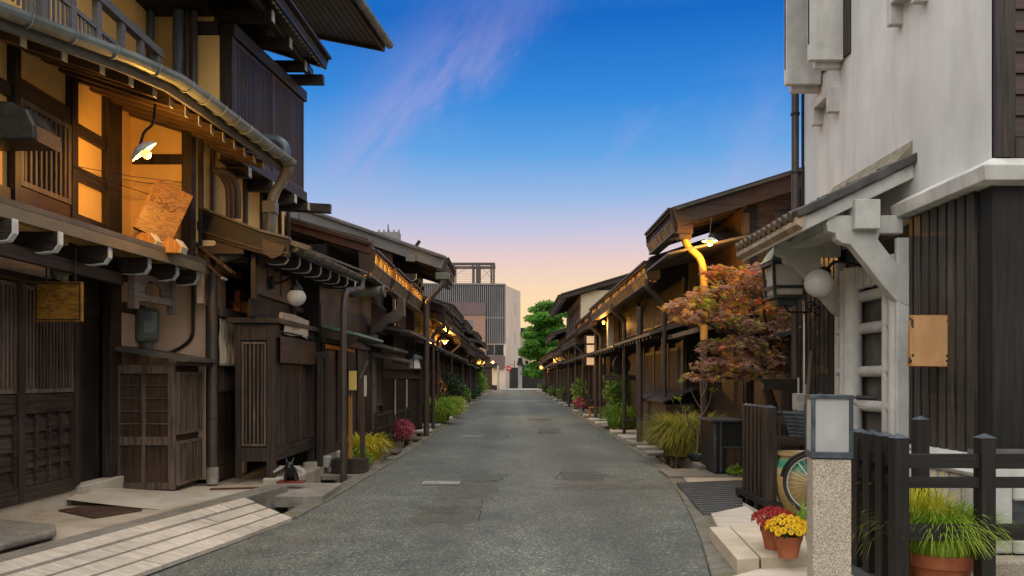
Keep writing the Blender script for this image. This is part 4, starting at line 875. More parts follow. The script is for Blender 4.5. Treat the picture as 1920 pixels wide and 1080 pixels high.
# ---- big gabled house with the grey verge
h = thing('grey_verge_house', 'large left house with long grey painted verge board and reddish boarded gable', 'house', (-3.2, 21.8, .14))
main_roof(h, -1, -1.75, 4.40, 20.6, 23.3, 9.5, .345, verge='greybeam', vh=.36)
m = MB(); y0 = 20.75; xs = [-3.2, -12]; m.prism([(-3.1, y0, 3.2), (-3.1, y0, 4.75), (-11, y0, 7.45), (-11, y0, 3.2)], (0, .1, 0)); m.build('gable_wall', M['redwood'], h)
for x_ in (-3.6, -4.15, -4.75, -5.35, -5.95, -6.6): MB().box(x_-.03, x_+.03, 20.7, 20.749, 3.4, 4.4+.345*(-1.75-x_)).build('gable_batten', M['brown_z'], h)
for i, x_ in enumerate((-2.6, -3.7, -5.6, -7.6)): MB().box(x_-.12, x_+.12, 20.5, 20.68, 4.22+.345*(-1.75-x_), 4.40+.345*(-1.75-x_)).build('purlin_end', M['greybeam'], h)
m = MB(); m.box(-11, -3.1, 20.86, 23.2, .14, 4.6); m.build('wall', M['plank'], h)
gutter_box(h, -1.72, 4.42, 20.6, 23.3, .34, mat='grey_y')
for i in range(4): nose_parts(h, 20.9+.6*i, -2.5, 4.15-.04*i, -3.1, 'whitepaint', 1.)
m = MB(); m.box(-1.95, -1.6, 20.42, 20.62, 4.05, 4.22); m.build('rain_head', M['greenpipe'], h)
swan_neck(h, -1.78, 20.52, 4.1, -.42, .5, -.1, .075, 'pipe')
lattice_panel('window', h, FL(-3.09), 21.2, 22.9, 2.9, 3.9, 10, .06, 0, .06, back='litwarm', rails=(3.4,))
MB().prism([(-3.1, 20.5, 2.85), (-2.2, 20.5, 2.6), (-2.2, 20.5, 2.52), (-3.1, 20.5, 2.72)], (0, 2.8, 0)).build('pent_roof', M['sheetroof'], h)
# roof aerial block
m = MB(); q = P(728, 440, 24); m.box(q.x-.35, q.x+.35, 23.8, 24.2, q.z-.35, q.z+.05)
for i in range(5): m.box(q.x-.3+i*.15, q.x-.26+i*.15, 23.95, 24.05, q.z+.05, q.z+.14)
m.box(q.x-.02, q.x+.02, 23.95, 24.0, q.z+.05, q.z+.3); m.build('roof_block', M['concgrey'], h)
q = P(787, 460, 21.2); m = MB(); m.beam((q.x-.15, q.y, q.z-.1), (q.x, q.y, q.z+.12), .06, .08); m.build('snow_guard', M['iron'], h)

# ---------------------------------------------------------------- generic town house of the street
def town_house(sgn, y0, y1, xw, xe, ze, label, upper=True, lamp=None, pent=True, wallmat='plank', lit=.04, box=True, pipe=True, depth=5., pitch=.32, group='old wooden houses down the street', up2=None, glow=0):
    fl = FL(xw) if sgn < 0 else FRt(xw); s = sgn
    h = thing('town_house', label, 'house', (xw, (y0+y1)/2, .1), group)
    far = y0 > 50
    MB().box(min(xw+s*.02, xw+s*8), max(xw+s*.02, xw+s*8), y0+.05, y1-.05, .08, ze+.3).build('wall', M[wallmat], h)
    main_roof(h, s, xe, ze+.08, y0, y1, depth, pitch, rafters=not far)
    if box: gutter_box(h, xe, ze+.03, y0+.05, y1-.05, .38, mat='brown_y' if rnd.random() < .6 else 'grey_y', glow=glow > 0, lamps=glow)
    ln = y1-y0
    if pent:
        zp = 2.35+rnd.uniform(-.1, .15); xo = xw-s*.75
        MB().prism([(xw, y0+.1, zp+.26), (xo, y0+.1, zp), (xo, y0+.1, zp-.06), (xw, y0+.1, zp+.15)], (0, ln-.2, 0)).build('pent_roof', M['sheetroof'], h)
        n = max(3, int(ln/.5)); m0 = None
        if not far:
            for i in range(n):
                o = MB().box(min(xw, xo+s*.06), max(xw, xo+s*.06), y0+.3+i*(ln-.6)/n, y0+.38+i*(ln-.6)/n, zp-.12, zp-.03).build('pent_bracket', M['wood_x'], h)
                MB().box(xo+s*.06-.006, xo+s*.06+.006, y0+.302+i*(ln-.6)/n, y0+.378+i*(ln-.6)/n, zp-.118, zp-.032).build('painted_end', M['whitepaint'], o)
    # ground floor bays
    a = y0+.15; i = 0
    while a < y1-.5:
        b = min(a+rnd.uniform(1.2, 2.2), y1-.1)
        MB().fb(fl, a-.06, a+.05, .1, 2.3, 0, .09).build('post', M['wood_z'], h)
        k = rnd.random()
        if k < .45: lattice_panel('lattice_screen', h, fl, a+.06, b-.07, .5+rnd.uniform(0, .4), 2.15, max(4, int((b-a)/.09)), .06, .01, .06)
        elif k < .75:
            m = MB(); planks(m, fl, a+.06, b-.07, .3, 2.15, .2, .01); m.fb(fl, a+.06, b-.07, 1.1, 1.18, .03, .06); m.build('board_panel', M['plank'], h)
        else: lattice_panel('shop_window', h, fl, a+.06, b-.07, .6, 2.1, 4, .05, .01, .06, back='litwarm' if rnd.random() < lit else 'dkglass', rails=(1.0, 1.4, 1.8), sw=.15)
        a = b; i += 1
    if upper and ze > 3.2:
        a = y0+.3
        while a < y1-.8:
            b = min(a+rnd.uniform(1.3, 2.4), y1-.2)
            lattice_panel('upper_lattice', h, fl, a, b-.1, 2.72, min(ze-.05, 3.6), max(4, int((b-a)/.1)), .05, .01, .05, back='litwarm' if rnd.random() < lit else 'black_z', mat='lattice' if sgn < 0 else 'wood_z', rails=(3.05,))
            a = b
    if pipe: swan_neck(h, xe-s*.02, y0+.12, ze-.1, s*.35 if abs(xe) < abs(xw)-.3 else 0, .3, -.05, .055, 'pipe')
    # low box bench or air vent screen at the foot
    if not far:
        ya = y0+ln*rnd.uniform(.3, .6)
        m = MB(); m.fb(fl, ya, ya+.9, .14, .62, .03, .33); m.fb(fl, ya-.04, ya+.94, .62, .66, .0, .38); slats(m, fl, ya+.03, ya+.87, .2, .58, 8, .04, .33, .345); m.build('foot_screen', M['wood_z'], h)
    if up2:
        x2, ze2, mt = up2
        MB().box(min(x2, x2+s*6), max(x2, x2+s*6), y0+.3, y1-.3, ze, ze2+.4).build('upper_wall', M[mt], h)
        main_roof(h, s, x2-s*.9, ze2, y0+.1, y1-.1, 3.6, .3)
        gutter_box(h, x2-s*.9, ze2+.03, y0+.15, y1-.15, .26, mat='grey_y')
        f_ = FL(x2) if s < 0 else FRt(x2); m = MB(); 
        lattice_panel('upper_window', h, f_, y0+.8, y1-.8, ze+.5, ze2-.2, 8, .06, .0, .06, back='litwarm' if rnd.random() < lit else 'dkglass', rails=(ze+.9,))
    return h
LH = [(23.45, 26.4, -2.95, -2.0, 3.35, (-2.9, 4.55, 'grey_y'), 'dark left house with boxed balcony and stepped eaves beside the grey verge house'),
      (26.5, 33.0, -2.95, -2.15, 3.35, None, 'long low dark left house behind the lime-green grass clumps'),
      (33.1, 40.5, -2.95, -2.2, 3.15, (-3.4, 4.4, 'plank'), 'two-tier dark left house past the first street lamp'),
      (40.6, 47.5, -3.0, -2.2, 3.0, (-3.3, 4.3, 'cream'), 'left house with pale upper wall halfway along the row'),
      (47.6, 56.0, -3.0, -2.2, 3.1, None, 'low dark left house two before the far lamps'),
      (56.1, 65.0, -3.0, -2.25, 3.3, (-3.4, 4.6, 'plank'), 'tall dark left house near the far end of the row'),
      (65.1, 76.0, -3.05, -2.3, 3.2, None, 'dark left house beside the pair of far amber lamps'),
      (76.1, 90.0, -3.1, -2.35, 3.4, (-3.6, 4.8, 'plank'), 'last but one dark house on the left of the street')]
for y0, y1, xw, xe, ze, up, lb in LH: town_house(-1, y0, y1, xw, xe, ze, lb, up2=up)
# ================================================================ RIGHT: white plaster storehouse
h = thing('plaster_storehouse', 'tall white plastered storehouse with dark batten boards below on the right', 'storehouse', (3.97, 8.5, .05))
XR = 3.97; r1 = FRt(XR); fr_ = FF(6.6)
m = MB(); m.box(XR, 9, 6.6, 10.85, 3.05, 10.5); m.build('upper_wall', M['white'], h)
m = MB(); m.box(XR+.04, 9, 6.64, 10.82, .05, 3.06); m.build('lower_wall', M['black_z'], h)
m = MB(); m.prism([(3.82, 6.45, 3.10), (3.79, 6.42, 3.23), (3.93, 6.56, 3.31), (4.02, 6.65, 3.31), (4.02, 6.65, 3.1)], (0, 1.5, 0))
m.v = []; m.f = []
pf = [(.16, 3.10), (.18, 3.22), (.03, 3.31), (-.05, 3.31), (-.05, 3.10)]
ring = [[V((XR-d, 6.6-d, z)) for d, z in pf], [V((XR-d, 8.02, z)) for d, z in pf], [V((9, 6.6-d, z)) for d, z in pf]]
k = 5
m.raw(ring[1]+ring[0]+ring[2], [(i, (i+1) % k, k+(i+1) % k, k+i) for i in range(k)]+[(k+i, k+(i+1) % k, 2*k+(i+1) % k, 2*k+i) for i in range(k)]+[tuple(range(k))])
m.build('cornice', M['white2'], h, bevel=.008)
def battens(fr, a0, a1, z0, z1, nm):
    m = MB(); a = a0
    while a < a1-.05:
        b = min(a+.15, a1); m.fb(fr, a+.026, b-.012, z0, z1, 0.0, .04); a += .15
    m.build(nm, M['charcoal'], h); MB().fb(fr, a0, a1, z0, z1, -.05, .003).build('board_backing', M['black_z'], h)
battens(r1, 6.78, 7.93, .6, 3.09, 'batten_boards'); battens(r1, 9.62, 10.84, .3, 3.3, 'batten_boards')
m = MB(); m.fb(r1, 6.6, 6.77, .6, 3.09, -.03, .012); m.fb(fr_, XR-.01, 9, .6, 3.09, -.04, .006); m.build('corner_panel', M['black_z'], h)
# clapboards on the end wall above the cornice
m = MB(); m.fb(fr_, XR+.0, XR+.13, 3.32, 9, -.02, .04); m.fb(fr_, XR+.13, XR+.17, 3.32, 9, -.02, .025); m.fb(fr_, XR+.17, 9, 3.32, 3.48, -.02, .03); m.build('end_frame', M['wood_z'], h)
m = MB(); z = 3.49
while z < 8.5:
    m.hexa([fr_.p(XR+.17, z, -.02), fr_.p(8.9, z, -.02), fr_.p(8.9, z, .028), fr_.p(XR+.17, z, .028), fr_.p(XR+.17, z+.172, -.02), fr_.p(8.9, z+.172, -.02), fr_.p(8.9, z+.172, .008), fr_.p(XR+.17, z+.172, .008)]); z += .175
m.build('clapboards', M['redwood2'], h)
# deep plaster window with rolled mouldings
MB().fb(r1, 7.95, 9.6, .55, 3.05, -.12, -.03).build('window_panel', surf('grey_panel', [(.07, .065, .058), (.15, .14, .125)], (1, 1, .4), 5, 7, .85, .3, .3, 2.), h)
m = MB()
for y_, r_ in ((8.06, .075), (8.26, .05), (9.08, .10), (9.30, .06)): m.tube([(XR-.10, y_, .6), (XR-.10, y_, 2.75)], r_, 14)
m.build('window_column', M['white2'], h, smooth=True)
MB().fb(r1, 7.935, 8.0, .6, 2.9, 0, .15).build('window_jamb', M['white2'], h, bevel=.01); MB().fb(r1, 9.5, 9.61, .6, 2.9, 0, .1).build('window_jamb', M['white2'], h, bevel=.01)
m = MB()
for z in (2.42, 2.06, 1.58, 1.20, .85):
    m.tube([(XR-.02, 8.27, z), (XR-.03, 9.02, z)], .062, 12); m.tube([(XR-.09, 8.07, z), (XR-.09, 8.3, z)], .05, 10); m.tube([(XR-.09, 9.1, z), (XR-.09, 9.5, z)], .045, 10)
m.build('window_roll', M['white2'], h, smooth=True)
m = MB()
for i in range(9): m.tube([(XR-.08-.03*(i % 2), 8.35+i*.1, 2.5), (XR-.08, 8.35+i*.1, 2.75)], .045, 10)
m.build('window_roll', M['white2'], h, smooth=True)
# plinth with ribbed skirt and sloping cap
m = MB(); m.prism([(3.58, 6.12, .735), (3.56, 6.12, .775), (XR, 6.12, .87), (XR, 6.12, .735)], (0, 1.75, 0)); m.build('plinth_cap', M['white2'], h, bevel=.01)
m = MB(); m.box(3.66, XR, 6.2, 7.8, .05, .73); m.build('plinth_back', M['black_z'], h)
m = MB()
for i in range(9): m.box(3.60, 3.665, 6.26+i*.175, 6.41+i*.175, .2, .73)
m.build('plinth_rib', M['white2'], h, bevel=.01)
m = MB(); q = FF(6.19); m.fb(q, 3.58, 3.86, .15, .72, -.02, .03); m.fb(q, 3.86, 6, .56, .72, -.02, .05); m.fb(q, 3.86, 6, .15, .26, -.02, .05); m.build('plinth_frame', M['white2'], h, bevel=.02)
MB().fb(q, 3.8, 6, .2, .6, -.04, .0).build('plinth_panel', M['steel'], h)
MB().prism([(3.55, 6.12, .81), (6, 6.12, .81), (6, 6.5, .9), (3.7, 6.5, .9)], (0, 0, .03)).build('plinth_ledge', M['sheetroof'], h)
MB().box(3.5, 6, 5.95, 6.18, -.2, .14).build('plinth_stone', M['granite'], h, bevel=.02)
# thick open window shutters and brackets, upper wall
for i, (y_, x0, z0) in enumerate(((9.62, 3.55, 5.30), (10.3, 3.50, 5.26))):
    m = MB(); m.box(x0, XR-.02, y_-.09, y_+.0, z0, 8.4); m.box(x0+.1, XR-.01, y_+.004, y_+.1, z0-.06, 8.4); o = m.build('window_shutter', M['white2'], h, bevel=.008)
    MB().box(x0-.004, x0+.02, y_-.07, y_-.03, z0+.2, 8.3).build('shutter_groove', M['wood_z'], o)
MB().box(XR-.03, XR+.05, 9.36, 9.52, 5.32, 8.4).build('window_frame', M['wood_z'], h)
MB().box(XR-.03, XR+.05, 9.75, 10.2, 5.4, 8.4).build('window_dark', M['dkglass'], h)
for y0, z in ((9.7, 4.98), (7.62, 5.34)):
    m = MB(); m.box(XR-.13, XR+.02, y0-.0, y0+.09, z-.24, z+.06); m.box(XR-.13, XR+.02, y0+.09, y0+.5, z-.04, z+.06); m.box(XR-.13, XR+.02, y0+.5, y0+.59, z-.24, z+.06); m.build('plaster_bracket', M['white2'], h, bevel=.01)
MB().tube([(XR-.10, 10.93, .1), (XR-.10, 10.93, 5.6)], .05, 12).build('downpipe', M['pipe'], h, smooth=True)
for z in (3.3, 4.3, 5.1): MB().lathe([(.062, z), (.062, z+.03)], (XR-.10, 10.93, 0), 12).build('pipe_clip', M['iron'], h)
MB().box(XR-.03, XR+.0, 10.86, 10.9, .1, 5.6).build('edge_strip', M['iron'], h)
# tiled canopy over the window
cn = thing('tiled_canopy', 'small grey tiled canopy on white scrolled brackets projecting from the storehouse', 'canopy', (3.5, 8.9, 2.9))
sl = (3.62-3.10)/1.08
def cz(x): return 3.10+(x-2.88)*sl
m = MB(); A = [V((2.86, 7.9, cz(2.86))), V((2.86, 9.95, cz(2.86)))]; B = [V((XR, 7.9, cz(XR))), V((XR, 9.95, cz(XR)))]
m.sheet(A, B, .14); m.build('plaster_slab', M['white2'], cn, bevel=.01)
m = MB(); m.hexa([(2.80, 7.86, 3.02), (2.86, 7.86, 2.98), (2.86, 9.98, 2.98), (2.80, 9.98, 3.02), (2.80, 7.86, 3.10), (2.9, 7.86, 3.14), (2.9, 9.98, 3.14), (2.80, 9.98, 3.10)]); m.build('eave_edge', surf('stained_eave', [(.30, .22, .15), (.46, .38, .29)], (1, 1, 1), 6, 6, .85, .2, .35, 5.), cn)
m = MB(); n = 12
for i in range(n):
    y_ = 8.0+i*1.9/(n-1); k = 4
    for j in range(k):
        xa = 2.78+j*.30; xb = xa+.32; m.tube([(xa, y_, cz(xa)+.045+.012), (xb, y_, cz(xb)+.045-.004)], [.062, .055], 10)
m.build('round_tile', M['tile'], cn, smooth=True)
m = MB()
for i in range(n-1):
    y_ = 8.086+i*1.9/(n-1)
    for j in range(4):
        xa = 2.80+j*.30; xb = xa+.33; m.hexa([(xa, y_-.085, cz(xa)+.012), (xb, y_-.085, cz(xb)+.002), (xb, y_+.085, cz(xb)+.002), (xa, y_+.085, cz(xa)+.012), (xa, y_-.085, cz(xa)+.035), (xb, y_-.085, cz(xb)+.018), (xb, y_+.085, cz(xb)+.018), (xa, y_+.085, cz(xa)+.035)])
m.build('pan_tile', M['tile'], cn)
m = MB()
for j in range(4):
    xa = 2.79+j*.3; xb = xa+.33; m.beam((xa, 7.90, cz(xa)+.06), (xb, 7.90, cz(xb)+.045), .13, .09)
m.build('verge_tile', M['tile'], cn, bevel=.015)
m = MB(); m.prism([(3.76, 7.93, cz(3.76)+.05), (XR, 7.93, cz(XR)+.04), (XR, 7.93, cz(XR)+.24), (3.92, 7.93, cz(3.92)+.18), (3.84, 7.93, cz(3.84)+.13)], (0, 1.95, 0)); m.build('mortar_ridge', surf('old_mortar', [(.16, .145, .11), (.30, .27, .2)], (1, 1, 1), 9, 8, .95, .8, .3, 4., bdist=.03), cn)
for y_ in (8.05, 9.55):
    a = FF(y_); pr = [(XR-.1, 2.72), (XR-.1, 2.9), (3.02, 2.9), (2.98, 2.82), (3.0, 2.74), (3.09, 2.72), (3.1, 2.66), (3.17, 2.62), (3.26, 2.61), (3.42, 2.44), (3.62, 2.22), (3.78, 2.06), (3.86, 2.02), (XR-.02, 2.0), (XR-.02, 2.3), (3.74, 2.48), (3.58, 2.66), (3.6, 2.72)]
    MB().prism([a.p(x_+(XR-.02-x_)*.14, z+.22, 0) for x_, z in pr], (0, -.12, 0)).build('scroll_bracket', M['white2'], cn, bevel=.01)
for x_ in (3.49,):
    m = MB(); m.box(x_-.125, x_+.125, 7.84, 8.06, 2.97, 3.262); m.build('purlin_end', M['white2'], cn, bevel=.01)
MB().box(3.30, 3.56, 8.07, 9.75, 3.04, 3.2).build('purlin', M['white2'], cn, bevel=.01)

# ================================================================ RIGHT: house under the maple and the row beyond
h = thing('lamp_gable_house', 'right house with broad dark verge, gabled soffit and amber lamp beneath it', 'house', (3.9, 14.5, .07))
main_roof(h, 1, 2.72, 4.12, 13.4, 15.8, 6, .31, verge='brown_x', vh=.34, soff='brown_x')
gutter_box(h, 2.72, 4.16, 13.45, 15.85, .36, mat='grey_y')
m = MB(); m.box(3.9, 10, 13.7, 15.8, .07, 4.4); m.build('wall', M['brown_z'], h)
m = MB(); m.prism([(3.9, 13.6, 3.2), (3.9, 13.6, 4.45), (9, 13.6, 5.95), (9, 13.6, 3.2)], (0, .1, 0)); m.build('gable_wall', M['wood_x'], h)
for x_ in (3.95, 4.5, 5.1): MB().box(x_-.06, x_+.06, 13.5, 13.6, .1, 4.3).build('gable_post', M['wood_z'], h)
m = MB(); c = P(1282, 432, 13.5); m.box(c.x-.13, c.x+.13, 13.38, 13.6, 3.92, 4.16); m.box(c.x-.10, c.x+.10, 13.36, 13.62, 3.84, 3.915); m.build('rain_head', M['brown_x'], h)
p = round_path([V((c.x, 13.5, 3.92)), P(1288, 462, 13.5), P(1312, 482, 13.5), P(1318, 500, 13.5), P(1320, 540, 13.5), V((P(1320, 540, 13.5).x, 13.5, 2.15))], .1)
MB().tube([V((P(1320, 540, 13.5).x, 13.5, 2.14)), V((P(1320, 540, 13.5).x, 13.5, .1))], .058, 12).build('lower_pipe', M['pipe'], h, smooth=True)
MB().tube(p, [.075]+[.062]*(len(p)-1), 12).build('rain_pipe', M['lamplitpipe'], h, smooth=True)  # upper length wears the painted lamplight, lower_pipe stays brown
MB().prism([(2.62, 13.42, 3.62), (5, 13.42, 4.15), (5, 13.42, 4.11), (2.62, 13.42, 3.58)], (0, 2.2, 0)).build('lower_sheet', M['sheetroof'], h)
MB().prism([(3.1, 13.7, 2.36), (4.1, 13.7, 2.62), (4.1, 13.7, 2.5), (3.1, 13.7, 2.28)], (0, 2.2, 0)).build('pent_roof', M['sheetroof'], h)
q = P(1490, 640, 11.6); m = MB(); m.prism([(3.35, 11.4, 2.02), (4.3, 11.4, 2.28), (4.3, 11.4, 2.22), (3.35, 11.4, 1.96)], (0, .8, 0)); m.build('side_pent', M['sheetroof'], h)
MB().box(4.0, 4.05, 11.3, 13.5, .1, 2.2).build('side_wall', M['plank'], h)
m = MB(); q = P(1385, 370, 14); m.beam((q.x-.12, q.y, q.z-.08), (q.x+.1, q.y, q.z+.1), .05, .07); m.build('snow_guard', M['iron'], h)

RH = [(15.9, 21.6, 3.5, 2.72, 3.60, None, 'right house with amber-lit eave box behind the tawny grass clump'),
      (21.7, 27.6, 3.5, 2.74, 3.64, None, 'right house behind the big green bush, lattice upstairs'),
      (27.7, 34.4, 3.5, 2.76, 3.55, None, 'right house carrying the lit paper sign boxes'),
      (34.5, 44.0, 3.45, 2.75, 3.2, (3.0, 4.95, 'cream'), 'tall right house with cream upper wall and black roof'),
      (44.1, 53.0, 3.4, 2.75, 3.1, None, 'low dark right house after the cream-walled one'),
      (53.1, 64.0, 3.4, 2.75, 3.2, (3.6, 4.4, 'plank'), 'two-tier dark right house near the far wall lamp'),
      (64.1, 76.0, 3.4, 2.75, 3.1, None, 'far dark right house with the large amber lamp'),
      (76.1, 90.0, 3.5, 2.9, 3.0, None, 'last low dark house on the right before the pine')]
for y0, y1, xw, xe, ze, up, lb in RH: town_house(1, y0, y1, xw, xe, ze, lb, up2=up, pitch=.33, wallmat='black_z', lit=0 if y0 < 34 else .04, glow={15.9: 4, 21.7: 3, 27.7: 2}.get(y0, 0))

# ================================================================ far end of the street
h = thing('louvred_building', 'modern building with grey vertical louvres and rooftop steel frame closing the street', 'building', (-5, 126, 0))
m = MB(); Yb = 125; z1 = 16.1; fp = [(-16, 124), (-1.0, 125), (1.42, 134), (-14, 136)]
m.prism([(x_, y_, 0) for x_, y_ in fp], (0, 0, z1)); m.build('body', M['pinkwall'], h)
bf = Fr((-16, 124, 0), (15, 1, 0), (1, -15, 0)); L_ = 15.03
m = MB(); m.fb(bf, 0, L_-.02, z1-5.6, z1+.1, .02, .06); m.fb(bf, 11.9, L_-.02, 7.0, z1-5.6, .02, .06); m.build('louvre_recess', M['iron'], h)
m = MB(); n = 50
for i in range(n):
    a = (i+.5)*L_/n; m.fb(bf, a-.062, a+.062, (7.0 if a > 11.9 else z1-5.55), z1, .05, .3)
m.fb(bf, 0, L_, z1, z1+.22, -.2, .4); m.fb(bf, 11.9, L_, 10.9, 11.05, .05, .32); m.build('louvres', M['concgrey'], h)
MB().fb(bf, 0, 11.85, 11.4-.0, 13.3, .05, .5).build('band_panel', M['mauve'], h)
MB().fb(bf, 0, 11.85, 0, 11.35, .04, .4).build('tile_wall', M['brick'], h)
o = MB().fb(bf, 7.4, 9.9, 8.9, 10.6, .38, .44).build('window', M['dirtyglass'], h)
o = MB().fb(bf, 12, 14.7, 5.2, 6.8, .06, .1).build('window', M['dkglass'], h); MB().fb(bf, 13.2, 13.35, 5.2, 6.8, .1, .16).build('mullion', M['concgrey'], o)
MB().fb(bf, 11.9, 14.9, 3.2, 5.1, .05, .6).build('canopy', M['mauve'], h)
sf_ = Fr((-1.0, 125, 0), (2.42, 9, 0), (9, -2.42, 0))
for a, z in ((5.4, 13), (5.4, 8.2), (5.1, 3.4)): MB().fb(sf_, a, a+.5, z-1, z+1, .0, .05).build('slit_window', M['paper'] if z > 4 else M['dkglass'], h)
m = MB(); x0, x1 = -12, -2.9
for x_ in (x0, -9.2, -6.2, -5.6, -5.2, x1-.4, x1):
    m.box(x_-.13, x_+.13, 126.9, 127.1, z1, 19.8)
    m.box(x_-.10, x_+.10, 131.0, 131.2, z1, 19.8)
m.box(x0, x1+.2, 126.8, 127.2, 19.5, 19.9); m.box(x0, x1+.2, 131, 131.3, 19.5, 19.9); m.box(x1-.1, x1+.2, 127, 131, 19.5, 19.9)
m.build('roof_frame', M['pipe'], h)
m = MB()
for i in range(12): m.tube([(x0, 127, z1+.3+i*.27), (x1, 127, z1+.3+i*.27)], .022, 5)
for a, b in (((-12, 16.4), (-6.4, 19.4)), ((-5, 19.3), (-3, 17.2)), ((-5, 17.2), (-3, 19.3))): m.tube([(a[0], 127, a[1]), (b[0], 127, b[1])], .03, 5)
m.build('roof_wire', M['mauve'], h)
h = thing('cream_building', 'narrow cream building beside the louvred one at the street end', 'building', (2.5, 140, 0))
m = MB(); m.box(1.3, 3.4, 138, 146, 0, 9.3); m.build('wall', M['cream'], h)
m = MB(); m.box(1.1, 3.6, 137.7, 146.3, 9.3, 9.7); m.box(1.5, 2.5, 140, 141, 9.7, 10.4); m.build('roof', M['dkglass'], h)
for z in (3.2, 6.0): MB().box(2.3, 2.8, 137.95, 138, z, z+1.4).build('window', M['dkglass'], h)
h = thing('corner_shop', 'small corner shop with open lit front at the left end of the street', 'shop', (-1.9, 106, 0))
m = MB(); m.box(-5, -1.9, 104, 111, 0, .6); m.box(-5, -1.9, 104, 111, 3.0, 3.5); m.box(-5, -2.6, 104.5, 111, .6, 3.0); m.build('wall', M['wood_y'], h)
m = MB(); m.box(-1.95, -1.75, 103.9, 104.1, 0, 3.2); m.box(-1.95, -1.75, 109.9, 110.1, 0, 3.2); m.box(-1.95, -1.75, 104, 110, 2.95, 3.2); m.build('front_frame', M['cream'], h)
MB().box(-2.62, -2.58, 104.6, 110, .7, 2.9).build('self_lit_shelf', M['litwarm'], h)  # shelf given its own glow in place of lamps inside the shop
h = thing('dark_hedge_wall', 'low dark boundary wall across the junction under the cream building', 'wall', (2, 123, 0)); MB().box(-.4, 1.2, 122.5, 122.9, 0, 3.2).build('panel', M['dkglass'], h); MB().box(1.3, 9, 122.5, 122.9, 0, 3.6).build('panel', M['black_z'], h); MB().box(-.5, 9, 122.45, 122.95, 3.6, 3.7).build('coping', M['slab'], h)
h = thing('junction_kiosk', 'dark-roofed grey kiosk post standing at the junction', 'kiosk', (1.2, 119, 0))
MB().box(.9, 1.5, 118.8, 119.3, 0, 3.5).build('body', M['concgrey'], h); MB().prism([(.7, 118.6, 3.5), (1.7, 118.6, 3.5), (1.45, 118.6, 4.6), (.95, 118.6, 4.6)], (0, .9, 0)).build('roof', M['dkglass'], h)
h = thing('no_entry_sign', 'round red no-entry sign on a thin pole at the end of the street', 'road sign', (-.5, 113, 0))
MB().tube([(-.5, 113.05, 0), (-.5, 113.05, 3.3)], .05, 8).build('pole', M['palegrey'], h)
red = surf('sign_red', [(.55, .03, .03), (.6, .045, .04)], (1, 1, 1), 5, 2, .4, 0, .05, 2.)
c = Matrix.Translation((-.5, 112.98, 2.95)) @ Matrix.Rotation(R(90), 4, 'X'); o = MB().lathe([(.40, -.01), (.40, .01)], (0, 0, 0), 28).xf(c).build('disc', red, h)
MB().box(-.77, -.23, 112.955, 112.968, 2.88, 3.02).build('bar', M['whitepaint'], h)

# pine at the end of the street on the right
def leaf_quads(m, c, rad, n, s, flat=1., rng=rnd, shell=.35, droop=0.):
    for _ in range(n):
        while True:
            p = V((rng.uniform(-1, 1), rng.uniform(-1, 1), rng.uniform(-1, 1)))
            if shell < p.length < 1: break
        q = V(c)+V((p.x*rad[0], p.y*rad[1], p.z*rad[2]))
        d = V((rng.gauss(0, 1), rng.gauss(0, 1), rng.gauss(0, flat))).normalized(); e = d.cross(V((rng.gauss(0, .5), rng.gauss(0, .5), 1))).normalized()
        k = s*rng.uniform(.6, 1.3); d.z -= droop
        m.raw([q-d*k, q+e*k*.42, q+d*k, q-e*k*.42], [(0, 1, 2, 3)])
t = thing('pine_tree', 'layered green garden pine at the far right end of the street', 'pine tree', (4.4, 98, 0))
MB().tube([(4.6, 98, 0), (4.4, 98, 2.5), (4.9, 98.2, 5), (4.3, 98, 8), (4.6, 98, 10)], [.4, .34, .28, .2, .08], 9).build('trunk', M['bark'], t, smooth=True)
m = MB(); lb = MB()
for i in range(78):
    z = rnd.uniform(1.8, 10.6); w_ = 2.7*(1-((z-5.2)/6.2)**2)**.5 if abs(z-5.2) < 6.1 else .8
    a = rnd.uniform(0, 6.28); rr = w_*rnd.uniform(.25, .95); c = V((4.4+rr*math.cos(a)*1.05, 98+rr*math.sin(a), z))
    leaf_quads(m, c, (rnd.uniform(.9, 1.5), rnd.uniform(.9, 1.5), .5), 520, .2, .5, shell=.1)
    lb.tube([(4.5, 98, z-.7), c+V((0, 0, -.2))], [.1, .03], 6)
m.build('crown', M['pine'], t, recalc=False); lb.build('limb', M['bark'], t)
# ================================================================ lamps
def lit(name, label, cat, loc, power, r=.05, group=None, shade=None, drop=.25, col=(1, .46, .075)):
    t = thing(name, label, cat, loc, group); x, y, z = loc
    MB().ball((x, y, z), r, seg=12, rings=8).build('bulb', M['bulb'], t, smooth=True)
    MB().lathe([(.028, z+r*.9), (.03, z+r+.06), (.012, z+r+.07)], (x, y, 0), 10).build('socket', M['iron'], t)
    MB().tube([(x, y, z+r+.05), (x+.02, y+.03, z+drop*.7), (x+.05, y+.08, z+drop)], .012, 6).build('cord', M['iron'], t)
    if shade: MB().lathe([(.03, z+r+.03), (.06, z+r+.02), (shade, z+.03), (shade-.004, z+.022), (.055, z+r+.008)], (x, y, 0), 24, False).build('shade', M['whitepaint'], t, smooth=True)
    lamp_light(t, (x, y, z-r-.04), power*2.0, col, .06); return t
t = thing('disc_lamp', 'lit white enamel disc lamp hanging tilted under the near left eave', 'lamp', (-3.72, 8.1, 3.77))
c = P(270, 284, 8.05); c = V((c.x, c.y, c.z)); T = Matrix.Translation(c) @ Matrix.Rotation(R(-38), 4, 'Y') @ Matrix.Rotation(R(20), 4, 'X')
ORG[t.name] = V(t.location)
MB().lathe([(.02, .075), (.05, .07), (.14, .02), (.152, .0), (.148, -.006), (.05, .045), (.02, .05)], (0, 0, 0), 28).xf(T).build('shade', M['whitepaint'], t, smooth=True)
